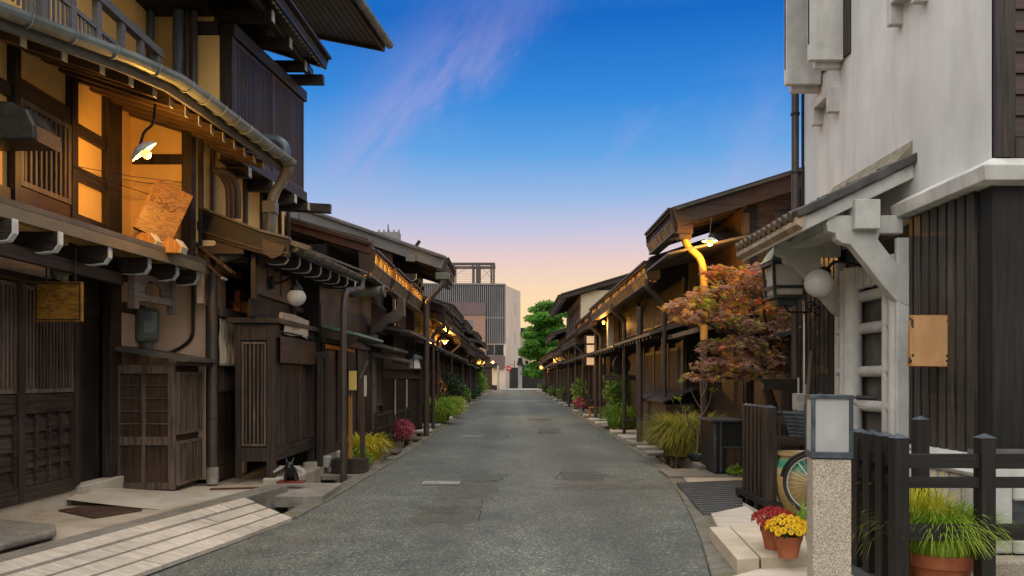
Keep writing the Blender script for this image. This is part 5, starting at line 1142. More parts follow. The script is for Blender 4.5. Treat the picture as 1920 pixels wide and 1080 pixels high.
b = T @ V((.0, 0, -.035)); MB().ball(b, .045, seg=14, rings=10).build('bulb', M['bulb'], t, smooth=True)
MB().tube(round_path([T @ V((0, 0, .06)), c+V((-.02, .05, .22)), c+V((.05, .1, .30)), c+V((.06, .12, .52))], .08), .014, 8).build('arm', M['iron'], t)
lamp_light(t, T @ V((.02, 0, -.17)), 62, (1, .47, .075), .05)
t = thing('globe_wall_lamp', 'unlit white globe lamp on a curved arm on the left screen boards', 'wall lamp', (-3.0, 11, 2.6))
g0 = P(556, 556, 10.9); MB().ball(g0+V((0, 0, -.01)), .128, (1, 1, .92)).build('globe', M['opal'], t, smooth=True)
MB().lathe([(.06, .16), (.075, .13), (.09, .09), (.085, .07)], (g0.x, g0.y, g0.z), 16).build('cap', M['iron'], t, smooth=True)
MB().tube(round_path([g0+V((0, 0, .15)), g0+V((0, .02, .25)), g0+V((-.1, .04, .27)), g0+V((-.22, .08, .2)), g0+V((-.36, .08, .2))], .08), .016, 8).build('arm', M['iron'], t, smooth=True)
MB().lathe([(.09, 0), (.085, .03), (.03, .05)], (0, 0, 0), 16).xf(Matrix.Translation(g0+V((-.37, .08, .2))) @ Matrix.Rotation(R(90), 4, 'Y')).build('mount', M['iron'], t)
t = thing('canopy_globe_lamp', 'unlit white globe lamp on a curled iron arm under the tiled canopy', 'lamp', (3.38, 8.8, 2.5))
g0 = P(1535, 531, 8.8); MB().ball(g0, .155).build('globe', M['opal'], t, smooth=True)
MB().lathe([(.05, 0), (.07, -.04), (.06, -.06)], (0, 0, 0), 14).xf(Matrix.Translation(g0+V((.09, 0, .16))) @ Matrix.Rotation(R(30), 4, 'Y')).build('cap', M['iron'], t)
MB().tube(round_path([g0+V((.1, 0, .16)), g0+V((.17, 0, .24)), g0+V((.3, 0, .23)), g0+V((.58, .0, .16))], .1), .016, 8).build('arm', M['iron'], t, smooth=True)
# square lantern with green copper roof
t = thing('copper_roof_lantern', 'square lantern with green copper roof and milky panes beside the storehouse canopy', 'lantern', (3.42, 10.1, 2.4))
c = P(1471, 520, 10.1); z0 = c.z-.24; z1 = c.z+.17; hw = .20
m = MB(); 
for sx_ in (-1, 1):
    for sy_ in (-1, 1): m.beam((c.x+sx_*hw*.9, c.y+sy_*hw*.9, z0), (c.x+sx_*hw*1.05, c.y+sy_*hw*1.05, z1), .035, .035, (0, 1, 0))
for z, k in ((z0-.02, .93), (z0+.10, .97), (z1-.01, 1.08)):
    for sy_ in (-1, 1): m.box(c.x-hw*k-.015, c.x+hw*k+.015, c.y+sy_*hw*k-.015, c.y+sy_*hw*k+.015, z-.02, z+.02)
    for sx_ in (-1, 1): m.box(c.x+sx_*hw*k-.013, c.x+sx_*hw*k+.013, c.y-hw*k, c.y+hw*k, z-.018, z+.018)
m.prism([(c.x-.12, c.y-.12, z0-.12), (c.x+.12, c.y-.12, z0-.12), (c.x+.12, c.y+.12, z0-.12), (c.x-.12, c.y+.12, z0-.12)], (0, 0, .075)); m.build('frame', surf('lantern_green_iron', [(.022, .034, .03), (.045, .06, .052)], (1, 1, 1), 9, 4, .45, .05, .3, 5., .5), t)
MB().box(c.x-hw*.88, c.x+hw*.88, c.y-hw*.88, c.y+hw*.88, z0, z1-.02).build('pane', M['opal'], t, bevel=.03)
MB().lathe([(.34, z1+.02), (.31, z1+.05), (.24, z1+.15), (.15, z1+.22), (.05, z1+.26), (.03, z1+.33)], (c.x, c.y, 0), 4).xf(Matrix.Translation((c.x, c.y, 0)) @ Matrix.Rotation(R(45), 4, 'Z') @ Matrix.Translation((-c.x, -c.y, 0))).build('roof', M['verdigris'], t)
m = MB(); m.tube(round_path([(c.x, c.y, z0-.11), (c.x+.05, c.y, z0-.2), (c.x+.3, c.y, z0-.2), (XR-.1, 10.6, z0-.12)], .08), .014, 7)
for k in range(4): m.tube(arc((c.x+.33+.07*k, c.y+.05*k, z0-.12-.03*k), .05, 0, 300, 12), .008, 5)
m.build('bracket', M['iron'], t)
MB().tube([(c.x+.34, c.y+.25, .9), (c.x+.34, c.y+.25, z0-.02)], .025, 10).build('pole', M['chrome'], t, smooth=True)
q = P(1331, 455, 13.05); lit('gable_lamp', 'bright amber lamp hanging under the right gable soffit above the maple', 'lamp', tuple(q), 50, .055, shade=.13, drop=.42)
q = P(834, 641, 30); q.x = -2.3; q.z = 1.5+69*q.y/1500; lit('eave_lamp', 'bright amber lamp under a left eave above the lime grass clumps', 'lamp', (-2.52, 30, 2.9), 200, .085, shade=.15)
FL_ = [(-2.75, 78, 3.2, 'upper of the two far amber lamps on the left row', .11, 90), (-2.2, 92, 3.4, 'last amber lamp at the left end of the street', .16, 110),
       (2.9, 79, 2.6, 'big amber lamp at the right end of the street', .18, 130), (2.95, 66, 3.2, 'amber lamp just before the big one at the right end', .12, 80)]
for x, y, z, lb, r, pw in FL_: lit('street_lamp', lb, 'lamp', (x, y, z), pw, r, 'amber lamps under the far eaves', drop=.4)
lit('sign_spot_lamp', 'amber spot lamp over the hanging amber cloth panel', 'lamp', (3.0, 26.2, 3.35), 22, .06, drop=.2)
lit('sign_lamp', 'amber lamp on a bracket beside the lit paper sign boxes', 'lamp', (3.1, 31.3, 2.45), 30, .08, drop=.2)
# glass lantern hanging from a rod, left
t = thing('hanging_glass_lantern', 'unlit white tapered glass lantern hanging by the panelled gate', 'lantern', (-2.25, 18.6, 1.9))
c = P(777, 680, 18.6); m = MB().lathe([(.15, c.z-.13), (.10, c.z+.10)], (c.x, c.y, 0), 4); m.build('glass', M['opal'], t)
m = MB(); m.lathe([(.20, c.z+.10), (.16, c.z+.15), (.03, c.z+.2)], (c.x, c.y, 0), 4)
for k in range(4):
    a = math.pi/2*k; m.beam((c.x+.152*math.cos(a), c.y+.152*math.sin(a), c.z-.13), (c.x+.105*math.cos(a), c.y+.105*math.sin(a), c.z+.1), .018, .018)
m.build('frame', M['iron'], t); MB().tube([(c.x, c.y, c.z+.18), (c.x, c.y, c.z+.85)], .015, 6).build('rod', M['iron'], t)

# ================================================================ signs and fittings, left
def text_marks(): return None
t = thing('tilted_sign_board', 'thick honey-coloured wooden board propped askew on the canopy with faint carved marks', 'sign board', (-3.85, 9.2, 3.1))
c = P(308, 396, 9.0); T = Matrix.Translation(c) @ Matrix.Rotation(R(30), 4, 'Z') @ Matrix.Rotation(R(23), 4, 'Y') @ Matrix.Rotation(R(-6), 4, 'X')
ORG[t.name] = V(t.location)
MB().box(-.205, .205, 0, .07, -.32, .32).xf(T).build('board', M['signwood'], t, bevel=.004)
MB().box(-.212, -.2055, .003, .067, -.315, .315).xf(T).build('side_face', M['orange_z'], t)
m = MB()
def stroke(pts, w=.012): m.tube([V((x, -.004, z)) for x, z in pts], w*.5, 6)
stroke([(-.175, .12), (-.175, .05), (-.165, .04)]); stroke([(-.15, .12), (-.152, .04)])
stroke([(-.12, .13), (-.07, .10), (-.06, .08), (-.07, .055), (-.12, .06)]); stroke([(-.02, .10), (-.025, .03)], .016); stroke([(.0, .095), (-.0, .03)])
stroke([(.03, .08), (.02, .05), (.03, .025), (.06, .025), (.085, .05), (.10, .085)], .016)
m.xf(T).build('carved_marks', surf('carved_brown', [(.14, .055, .012), (.2, .085, .02)], (1, 1, 1), 8, 3, .6, 0, .2, 4.), t)
for px, py in ((277, 452), (325, 463)):
    c = P(px, py, 8.75 if px < 300 else 8.9); s = thing('wood_block', 'faceted wooden block wedged under the %s corner of the tilted sign board' % ('left' if px < 300 else 'right'), 'wood block', tuple(c), 'wood blocks holding the tilted board')
    pr = [V((c.x-.13, c.y-.06, c.z-.07)), V((c.x-.10, c.y-.06, c.z+.05)), V((c.x-.04, c.y-.06, c.z+.085)), V((c.x+.05, c.y-.06, c.z+.07)), V((c.x+.11, c.y-.06, c.z-.01)), V((c.x+.09, c.y-.06, c.z-.075))]
    MB().prism(pr, (0, .16, 0)).build('block', M['amber_z'], s, bevel=.004)
    MB().prism([pr[3]+V((.002, -.004, 0)), pr[4]+V((.002, -.004, 0)), pr[5]+V((.002, -.004, 0)), pr[5]+V((.014, -.004, 0)), pr[4]+V((.014, -.004, .004)), pr[3]+V((.012, -.004, .01))], (0, .165, 0)).build('pale_edge', M['cream'], s)
t = thing('hanging_sign', 'blank square wooden sign with dark outline hanging under the near left canopy', 'sign', (-4.3, 7.6, 2.2))
a = P(65, 528, 7.6); b = P(153, 603, 7.6)
MB().box(a.x, b.x, 7.6, 7.64, b.z, a.z).build('board', M['signwood'], t, bevel=.004)
m = MB(); k = .012
for x0, x1, z0, z1 in ((a.x+k, b.x-k, a.z-2*k, a.z-1.3*k), (a.x+k, b.x-k, b.z+1.3*k, b.z+2*k), (a.x+k, a.x+1.7*k, b.z+2*k, a.z-2*k), (b.x-1.7*k, b.x-k, b.z+2*k, a.z-2*k)): m.box(x0, x1, 7.594, 7.601, z0, z1)
m.build('outline', M['black_z'], t); m = MB()
for xx in (a.x+.1, b.x-.07): m.tube([(xx, 7.62, a.z), (xx, 7.62, a.z+.32)], .008, 6)
m.build('hanger', M['iron'], t)
t = thing('enamel_lamp', 'unlit dark enamel lamp shade behind the square hanging sign', 'lamp', (-4.4, 8.2, 2.6)); c = P(115, 512, 8.2)
MB().lathe([(.09, 0), (.085, .03), (.045, .06), (.04, .2), (.05, .24)], (0, 0, 0), 18).xf(Matrix.Translation(c+V((-.06, 0, 0))) @ Matrix.Rotation(R(80), 4, 'Y')).build('shade', M['meter'], t, smooth=True)
MB().tube([c+V((.12, 0, 0)), c+V((.13, 0, .25))], .012, 6).build('rod', M['iron'], t)
t = thing('electric_meter', 'grey-green electric meter case on the peach plaster wall', 'meter', (-4.65, 10.1, 2)); y_ = 10.2
c = P(275, 610, 10.1); m = MB(); m.box(-.14, .14, -.09, .09, -.22, .22); m.xf(Matrix.Translation((c.x, c.y, c.z)) @ Matrix.Rotation(R(35), 4, 'Z')); m.build('case', M['meter'], t, bevel=.05)
m = MB().lathe([(.07, -.22), (.07, -.30), (.04, -.32)], (c.x, c.y, c.z), 14); m.build('base', M['meter'], t, smooth=True)
MB().box(-.05, .1, -.1, -.088, -.1, .16).xf(Matrix.Translation(c) @ Matrix.Rotation(R(35), 4, 'Z')).build('window', M['dirtyglass'], t)
MB().tube([c+V((0, 0, .2)), c+V((0, 0, .8))], .02, 8).build('conduit', M['palegrey'], t)
MB().tube(round_path([c+V((.02, 0, -.3)), c+V((.15, .1, -.38)), P(335, 655, 10.3), P(362, 635, 10.25), P(362, 560, 10.2), P(360, 480, 10.1)], .15), .022, 8).build('cable', M['rubber'], t, smooth=True)
for i, (x0, y0, x1, y1, yy, lb) in enumerate(((430, 565, 468, 606, 11.35, 'upper bare orange wooden board beside the slatted booth'), (441, 607, 465, 656, 11.42, 'lower bare orange wooden board beside the slatted booth'))):
    a = P(x0, y0, yy); b = P(x1, y1, yy)
    t = thing('wooden_sign', lb, 'sign', tuple((a+b)/2), 'orange boards by the booth'); MB().box(a.x, b.x, yy, yy+.03, b.z, a.z).build('board', M['orange_z'], t, bevel=.004)
    MB().box(a.x+.02, a.x+.05, yy-.004, yy, a.z-.1, a.z-.02).build('stain', M['brown_z'], t) if i == 0 else None
# planter with two sign posts
t = thing('planter_box', 'dark rectangular planter box holding two sign posts', 'planter', (-2.5, 12.7, -.02))
MB().box(-2.83, -2.3, 12.5, 12.85, .02, .24).build('box', M['wood_x'], t, bevel=.008); MB().box(-2.79, -2.34, 12.54, 12.81, .2, .245).build('soil', M['dirt'], t)
t = thing('yellow_sign_post', 'yellow post with blank yellow plate standing in the planter box', 'sign', (-2.53, 12.6, .2))
MB().box(-2.57, -2.52, 12.58, 12.63, .24, 1.25).build('post', M['amber_z'], t); MB().box(-2.56, -2.44, 12.55, 12.57, 1.32, 1.62).build('plate', surf('yellow_plate', [(.62, .42, .10), (.68, .48, .14)], (1, 1, 1), 4, 3, .6, .05, .1, 3.), t, bevel=.004)
MB().box(-2.55, -2.53, 12.572, 12.59, 1.2, 1.5).build('bracket', M['iron'], t)
t = thing('wood_sign_post', 'brown wooden post with slanted pale plate beside the yellow one', 'sign', (-2.35, 12.7, .2))
MB().box(-2.41, -2.34, 12.68, 12.75, .24, 1.5).build('post', M['brown_z'], t); MB().beam((-2.40, 12.66, 1.5), (-2.28, 12.66, 1.78), .02, .1, (0, 1, 0)).build('plate', M['grey_z'], t); MB().box(-2.34, -2.30, 12.65, 12.67, 1.22, 1.55).build('side_plate', M['palegrey'], t)
# little iron animal figure
t = thing('iron_figurine', 'small black iron animal figure with pale outstretched horns on a red board', 'figurine', (-2.83, 10.3, .17))
c = V((-2.83, 10.25, .17)); MB().box(c.x-.17, c.x+.17, c.y-.09, c.y+.09, c.z, c.z+.02).build('board', surf('red_board', [(.16, .03, .02), (.22, .05, .03)], (1, 1, 1), 8, 3, .6, .1, .3, 5.), t)
m = MB(); m.tube([c+V((0, .06, .06)), c+V((0, .02, .11)), c+V((0, -.03, .15)), c+V((0, -.06, .21))], [.06, .075, .07, .05], 12); m.ball(c+V((0, -.08, .23)), .052, (1, 1.2, .9)); m.tube([c+V((0, -.1, .22)), c+V((0, -.16, .19))], [.036, .026], 10)
for sx_ in (-1, 1):
    m.tube([c+V((sx_*.05, -.02, .14)), c+V((sx_*.07, -.03, .02))], [.026, .02], 8); m.tube([c+V((sx_*.045, .07, .1)), c+V((sx_*.06, .08, .02))], [.026, .02], 8)
    m.tube([c+V((sx_*.03, -.07, .26)), c+V((sx_*.05, -.06, .33))], [.02, .005], 7)
m.build('body', M['iron'], t, smooth=True)
for sx_ in (-1, 1): MB().prism([c+V((sx_*.05, -.08, .22)), c+V((sx_*.12, -.08, .22)), c+V((sx_*.21, -.08, .15)), c+V((sx_*.20, -.08, .13)), c+V((sx_*.1, -.08, .18))], (0, .02, 0)).build('horn', M['palegrey'], t)
# small picket fences beside the gate
def low_fence(name, lab, a, b, n, hgt, par_rails=(.12, .5, .9), w=.035, group=None):
    a = V(a); b = V(b); t = thing(name, lab, 'fence', tuple((a+b)/2), group); d = (b-a)
    m0 = None
    for i in range(n):
        p = a+d*(i/(n-1)); w_ = w*1.9 if i in (0, n-1) else w
        o = MB().beam(p, p+V((0, 0, hgt)), w_, w_, (0, 1, 0)).build('picket', M['wood_z'], t)
    m = MB()
    for r_ in par_rails: m.beam(a+V((0, 0, hgt*r_)), b+V((0, 0, hgt*r_)), .03, .035)
    m.build('rail', M['wood_y'], t); return t
low_fence('picket_fence', 'low dark picket fence just left of the pink heather', (-2.72, 16.0, .15), (-2.66, 17.6, .15), 7, .68)
low_fence('picket_fence', 'low dark picket fence just right of the pink heather', (-2.62, 18.4, .15), (-2.52, 20.0, .15), 7, .66)
m = MB(); m.beam((-2.95, 17.7, .6), (-2.6, 17.7, .6), .03, .05); m.beam((-2.95, 17.7, .45), (-2.6, 17.7, .45), .03, .05); m.beam((-2.95, 17.7, .3), (-2.6, 17.7, .3), .03, .05); m.beam((-2.6, 17.7, .14), (-2.6, 17.7, .72), .05, .05, (0, 1, 0))
tag(m.build('rail_gate', M['wood_x']), 'low three-rail wooden gate between the two small picket fences', 'gate')

# ================================================================ paving stones, slabs, grilles
n_ = 0
def slab(x0, x1, y0, y1, z, lab, grp=None, mat='slab', th=.09, tilt=0):
    pts = [V((x0+rnd.uniform(-.02, .02), y0+rnd.uniform(-.03, .03), z)), V((x1+rnd.uniform(-.02, .02), y0+rnd.uniform(-.03, .03), z+tilt)), V((x1, y1+rnd.uniform(-.03, .03), z+tilt)), V((x0, y1, z))]
    o = MB().prism([p+V((0, 0, -th)) for p in pts], (0, 0, th)).build('stone_slab', M[mat], None, bevel=.012)
    return tag(o, lab, 'slab', grp)
gl = 'stone slabs bridging the roadside ditches'
slab(-3.05, -2.28, 9.55, 10.75, .10, 'broad weathered slab over the ditch beside the plank ramp', gl, 'slab', .14)
slab(-2.95, -2.27, 12.35, 13.3, .01, 'slab under the planter box bridging the left ditch', gl, 'slab', .08)
for y, w_ in ((15.4, .7), (18.6, .8)): slab(-2.95, xat(LE, y)-.1, y, y+w_, .1, 'left ditch slab %s the pink heather' % ('before' if y < 16 else 'after'), gl, 'grey_x', .05)
y = 21.2
while y < 104:
    w_ = rnd.uniform(.6, 1.4); slab(-2.95, xat(LE, y)-.12, y, y+w_, rnd.uniform(.06, .13), 'pale slab bridging the left ditch farther down the street', gl, rnd.choice(['slab', 'palecon', 'stone']), .07); y += w_+rnd.uniform(.3, 1.3)*(1+y/70)
y = 15.2
for w_, lb in ((.6, 'right ditch slab just beyond the tawny grass'), (.5, 'second right ditch slab beyond the tawny grass'), (.9, 'right ditch slab at the foot of the tall brown post')):
    slab(xat(RE, y)+.1, 3.4, y, y+w_, .09, lb, gl, 'slab', .07); y += w_+.65
while y < 100:
    w_ = rnd.uniform(.6, 1.5); slab(xat(RE, y)+.12, 3.45, y, y+w_, rnd.uniform(.07, .12), 'pale slab bridging the right ditch farther down the street', gl, rnd.choice(['slab', 'palecon', 'beige', 'stone']), .07); y += w_+rnd.uniform(.3, 1.2)*(1+y/70)
# bleached plank ramp
t = thing('plank_ramp', 'bleached wooden plank ramp from road up to the left kerb', 'ramp', (-2.8, 7.5, 0))
k0 = [V((-4.1, 3.6, .195)), V((-3.62, 5.67, .195)), V((-3.29, 7.2, .195)), V((-2.93, 8.75, .195))]
k1 = [V((-3.42, 3.6, .03)), V((-2.86, 5.7, .03)), V((-2.52, 7.25, .03)), V((-2.30, 8.42, .03))]
def at_ramp(s, tt):
    i = min(int(s*3), 2); f = s*3-i; return k0[i].lerp(k0[i+1], f).lerp(k1[i].lerp(k1[i+1], f), tt)
for j in range(4):
    m = MB(); n = 9; t0, t1 = j/4+.022, (j+1)/4-.018; cuts = sorted({0, 1, *[rnd.random() for _ in range(2)]}); sh = rnd.uniform(-.006, .012)
    for c0_, c1_ in zip(cuts, cuts[1:]):
        Aq = [at_ramp(c0_+.002+(c1_-c0_-.004)*i/n, t0)+V((0, 0, sh)) for i in range(n+1)]; Bq_ = [at_ramp(c0_+.002+(c1_-c0_-.004)*i/n, t1)+V((0, 0, sh)) for i in range(n+1)]; m.sheet(Aq, Bq_, .035)
    m.build('plank', M['rampwood'], t)
# moulded concrete threshold, grating and stone on the apron
m = MB(); nx, ny = 14, 10; vs = []
for i in range(nx+1):
    for j in range(ny+1):
        a, b = i/nx, j/ny; lo = G(130, 960, .17).lerp(G(330, 985-33, .17), a); hi = G(140, 905, .3).lerp(G(395, 930, .17), a) if False else V((-4.66+a*.9, 8.55+a*.95, .17)); p = lo.lerp(hi, b) if False else V((-4.68+1.15*b+.35*a*b, 8.35+1.25*a-.25*b, .172+.12*(1-b)**1.3*math.sin(math.pi*min(max(a*.8+.2, 0), 1))))
        vs.append(p)
m.raw(vs, [(i*(ny+1)+j, i*(ny+1)+j+1, (i+1)*(ny+1)+j+1, (i+1)*(ny+1)+j) for i in range(nx) for j in range(ny)])
tag(m.build('threshold_ramp', M['palecon'], smooth=True), 'low moulded pale concrete ramp leading to the dark left door', 'ramp')
t = thing('drain_cover', 'rusty slatted drain cover in the left concrete apron', 'drain cover', tuple(G(190, 960, .17)))
a, b, c, d = G(112, 958, .174), G(178, 972, .174), G(265, 958, .174), G(185, 947, .174)
MB().raw([a, b, c, d], [(0, 1, 2, 3)]).build('pit', M['crack'], t, recalc=False)
m = MB(); n = 14
for i in range(n):
    f = (i+.5)/n; m.beam(a.lerp(b, f)+V((0, 0, .006)), d.lerp(c, f)+V((0, 0, .006)), .018, .012)
for p, q in ((a, d), (b, c), (a, b), (d, c), ((a+b)/2, (c+d)/2)): m.beam(p+V((0, 0, .007)), q+V((0, 0, .007)), .025, .014)
m.build('bars', M['rust'], t)
o = MB().prism([G(0, 985, .2), G(104, 995, .2), G(106, 1007, .2), G(0, 1035, .2), G(-80, 1040, .2), G(-80, 990, .2)], (0, 0, .06)).build('flat_stone', M['stone'], None, bevel=.02)
tag(o, 'rough flat stone lying at the lower left of the apron', 'stone')
for px, py, w_, lb in ((460, 920, .28, 'rust-brown timber strip set in the paving by the booth'),): 
    c = G(px, py, .15); tag(MB().beam((c.x-.4, c.y-.06, .178), (c.x+.35, c.y+.1, .178), .1, .012).build('timber_strip', M['redwood']), lb, 'board')
# right foreground steps
def poly_slab(name, pts, z, th, lab, cat, mat):
    return tag(MB().prism([G(x, y, z)-V((0, 0, th)) for x, y in pts], (0, 0, th)).build(name, M[mat], None, bevel=.01), lab, cat)
t = thing('beige_step', 'two-slab beige stone doorstep carrying the flower pots', 'step', (2.1, 6.7, 0))
for pts in (((1330, 988), (1367, 986), (1424, 1045), (1382, 1048)), ((1369, 986), (1505, 985), (1517, 1038), (1428, 1045))): MB().prism([G(x, y, .14)-V((0, 0, .14)) for x, y in pts], (0, 0, .14)).build('slab', M['beige'], t, bevel=.008)
poly_slab('pale_slab', ((1333, 962), (1400, 948), (1445, 985), (1345, 985)), .07, .08, 'pale weathered slab tilting beside the ribbed ditch cover', 'slab', 'rampwood')
poly_slab('pale_slab', ((1355, 1084), (1480, 1050), (1530, 1050), (1540, 1130), (1330, 1130)), .05, .06, 'pale slab in front of the beige step at the bottom edge', 'slab', 'rampwood')
t = thing('ribbed_ditch_cover', 'dark grey ribbed slab ramp over the ditch on the right', 'ditch cover', tuple(G(1330, 935)))
q = [G(1268, 905, .05), G(1392, 900, .05), G(1392, 960, .05), G(1318, 962, .05)]
MB().prism([p-V((0, 0, .07)) for p in q], (0, 0, .07)).build('slab', M['patch_grey'], t, bevel=.01)
m = MB()
for i in range(16): f = (i+.5)/16; m.beam(q[0].lerp(q[3], f)+V((0, 0, .004)), q[1].lerp(q[2], f)+V((0, 0, .004)), .03, .012)
m.build('rib', M['patch_grey'], t)
slab(2.36, 3.3, 11.9, 12.9, .05, 'grey slab before the little black cabinet on the right', gl, 'stone', .08)
m = MB(); A, B, t_ = band(RE, .55, 1.6, 12.7, 14.9, .12, .2); m.sheet(A, B, t_); tag(m.build('stone_platform', M['stone'], bevel=.015), 'grey stone platform under the tawny grass and the standing stone', 'platform')

t = thing('dark_vent_hood', 'dark curved metal hood at the far left under the eave', 'vent hood', (-4.1, 6.6, 3.9)); a = P(-60, 190, 6.6); b = P(66, 262, 6.6)
pr = [V((a.x, 6.6, b.z)), V((b.x, 6.6, b.z)), V((b.x-.005, 6.6, b.z+.12)), V((b.x-.07, 6.6, a.z-.06)), V((b.x-.2, 6.6, a.z)), V((a.x, 6.6, a.z+.03))]
MB().prism(pr, (0, .35, 0)).build('hood', M['iron'], t, bevel=.02); MB().prism([pr[1]+V((.003, 0, 0)), pr[1]+V((.02, 0, -.012)), pr[2]+V((.015, 0, 0)), pr[2]+V((.003, 0, 0))], (0, .35, 0)).build('rim', M['rust'], t)
m = MB()
for k, (p, q) in enumerate((((138, 311), (345, 342)), ((138, 313), (305, 372)), ((190, 330), (345, 348)))): a = P(*p, 8.3); b = P(*q, 9.7); m.tube([a, a.lerp(b, .5)+V((0, 0, -.02)), b], .004, 5)
tag(m.build('slack_wires', M['iron']), 'thin slack wires strung along the wall under the near left eave', 'wire')
# ================================================================ right foreground objects
def capped_post(par, x, y, z0, z1, w, name='post', mat='wood_z'):
    m = MB(); m.box(x-w/2, x+w/2, y-w/2, y+w/2, z0, z1); o = m.build(name, M[mat], par, bevel=.004)
    k = w/2+.004; MB().raw([(x-k, y-k, z1+.001), (x+k, y-k, z1+.001), (x+k, y+k, z1+.001), (x-k, y+k, z1+.001), (x, y, z1+w*.33)], [(0, 1, 4), (1, 2, 4), (2, 3, 4), (3, 0, 4), (3, 2, 1, 0)]).build('cap', M['steel'], o)
    return o
Yf = 5.4
t = thing('post_rail_fence', 'black post and rail fence with pyramid caps at the right front', 'fence', (2.65, 5.5, 0))
xs = 2.61
for x_, y_ in ((2.61, 5.4), (2.61, 5.6), (2.61, 5.8), (2.61, 6.0), (2.61, 6.2), (3.19, 5.4), (3.19, 6.25), (3.95, 5.4)): capped_post(t, x_, y_, .02, 1.10+(.08 if (x_, y_) == (3.19, 6.25) else 0), .098, mat='black_z')
for z, w_ in ((.945, .095), (.80, .07), (.465, .105)):
    MB().box(2.66, 4.6, 5.37, 5.43, z-w_/2, z+w_/2).build('rail', M['black_x'], t, bevel=.003)
    MB().box(2.58, 2.64, 5.44, 6.4, z-w_/2, z+w_/2).build('rail', M['black_y'], t, bevel=.003)
MB().box(2.55, 2.67, 5.3, 6.5, .0, .1).build('sill', M['steel'], t, bevel=.006)
t = thing('picket_screen', 'black upright picket screen on a base beam before the big jar', 'fence', (2.83, 9.2, .05))
for i in range(7): capped_post(t, 2.83+i*.004, 8.75+i*.165, .16, 1.18, .105 if i == 0 else .075, 'picket')
m = MB(); m.box(2.75, 2.90, 8.65, 9.85, .1, .16); m.box(2.75, 2.90, 8.65, 9.85, -.02, .03)
for i in range(4): m.box(2.76, 2.89, 8.66+i*.36, 8.76+i*.36, .03, .1)
m.build('base_beam', M['black_y'], t)
MB().box(2.87, 4.0, 9.83, 9.9, .95, 1.07).build('rail', M['wood_x'], t); MB().box(2.87, 4.0, 9.83, 9.9, .68, .80).build('rail', M['wood_x'], t); MB().box(2.87, 4.0, 9.8, 10.0, 1.075, 1.10).build('shelf', M['steel'], t)
t = thing('gate_frame', 'heavy dark timber gate frame with cross beam below the maple', 'gate', (3.4, 11, 0))
q = P(1470, 717, 10.7); MB().box(P(1430, 0, 10.7).x, XR-.08, 10.65, 10.78, 1.35, 1.5).build('beam', M['wood_x'], t, bevel=.006)
MB().box(P(1462, 0, 10.7).x, P(1486, 0, 10.7).x, 10.66, 10.77, .05, 1.35).build('post', M['wood_z'], t, bevel=.004)
# lamp pillar
t = thing('lamp_pillar', 'speckled granite pillar with frosted steel lamp box on top', 'lamp post', (1.98, 5.0, 0), rz=R(-11), local=True)
MB().box(-.112, .112, -.1, .11, 0, 1.005).build('pillar', M['granite'], t, bevel=.006, local=True)
m = MB(); hw = .122; z0, z1 = 1.012, 1.40
for sx_ in (-1, 1):
    for sy_ in (-1, 1): m.box(sx_*hw-(.025 if sx_ > 0 else 0), sx_*hw+(.025 if sx_ < 0 else 0), sy_*.11-(.022 if sy_ > 0 else 0), sy_*.11+(.022 if sy_ < 0 else 0), z0+.04, z1-.025)
m.box(-hw, hw, -.11, .11, z0, z0+.04); m.box(-hw-.004, hw+.004, -.114, .114, z1-.025, z1); lbx = m.build('lamp_box', M['steel'], t, bevel=.003, local=True)
gm, gt_, gb = newmat('frosted_glass'); gb.inputs['Base Color'].default_value = (.86, .88, .86, 1); gb.inputs['Roughness'].default_value = .38; gb.inputs['Transmission Weight'].default_value = .75; gb.inputs['IOR'].default_value = 1.2
for nm, bx in (('pane', (-hw+.025, hw-.025, -.104, -.1, z0+.04, z1-.025)), ('pane', (-hw+.025, hw-.025, .1, .104, z0+.04, z1-.025)), ('pane', (-hw+.004, -hw+.008, -.088, .088, z0+.04, z1-.025)), ('pane', (hw-.008, hw-.004, -.088, .088, z0+.04, z1-.025))): MB().box(*bx).build(nm, gm, t, local=True)
MB().lathe([(.018, z0+.04), (.018, z0+.1), (.014, z0+.12), (.03, z0+.16), (.034, z0+.19), (.02, z0+.22)], (.005, -.045, 0), 14).build('bulb', M['opal'], t, smooth=True, local=True)
MB().lathe([(.022, z0+.04), (.024, z0+.11)], (.005, -.045, 0), 12).build('socket', M['steel'], t, local=True)
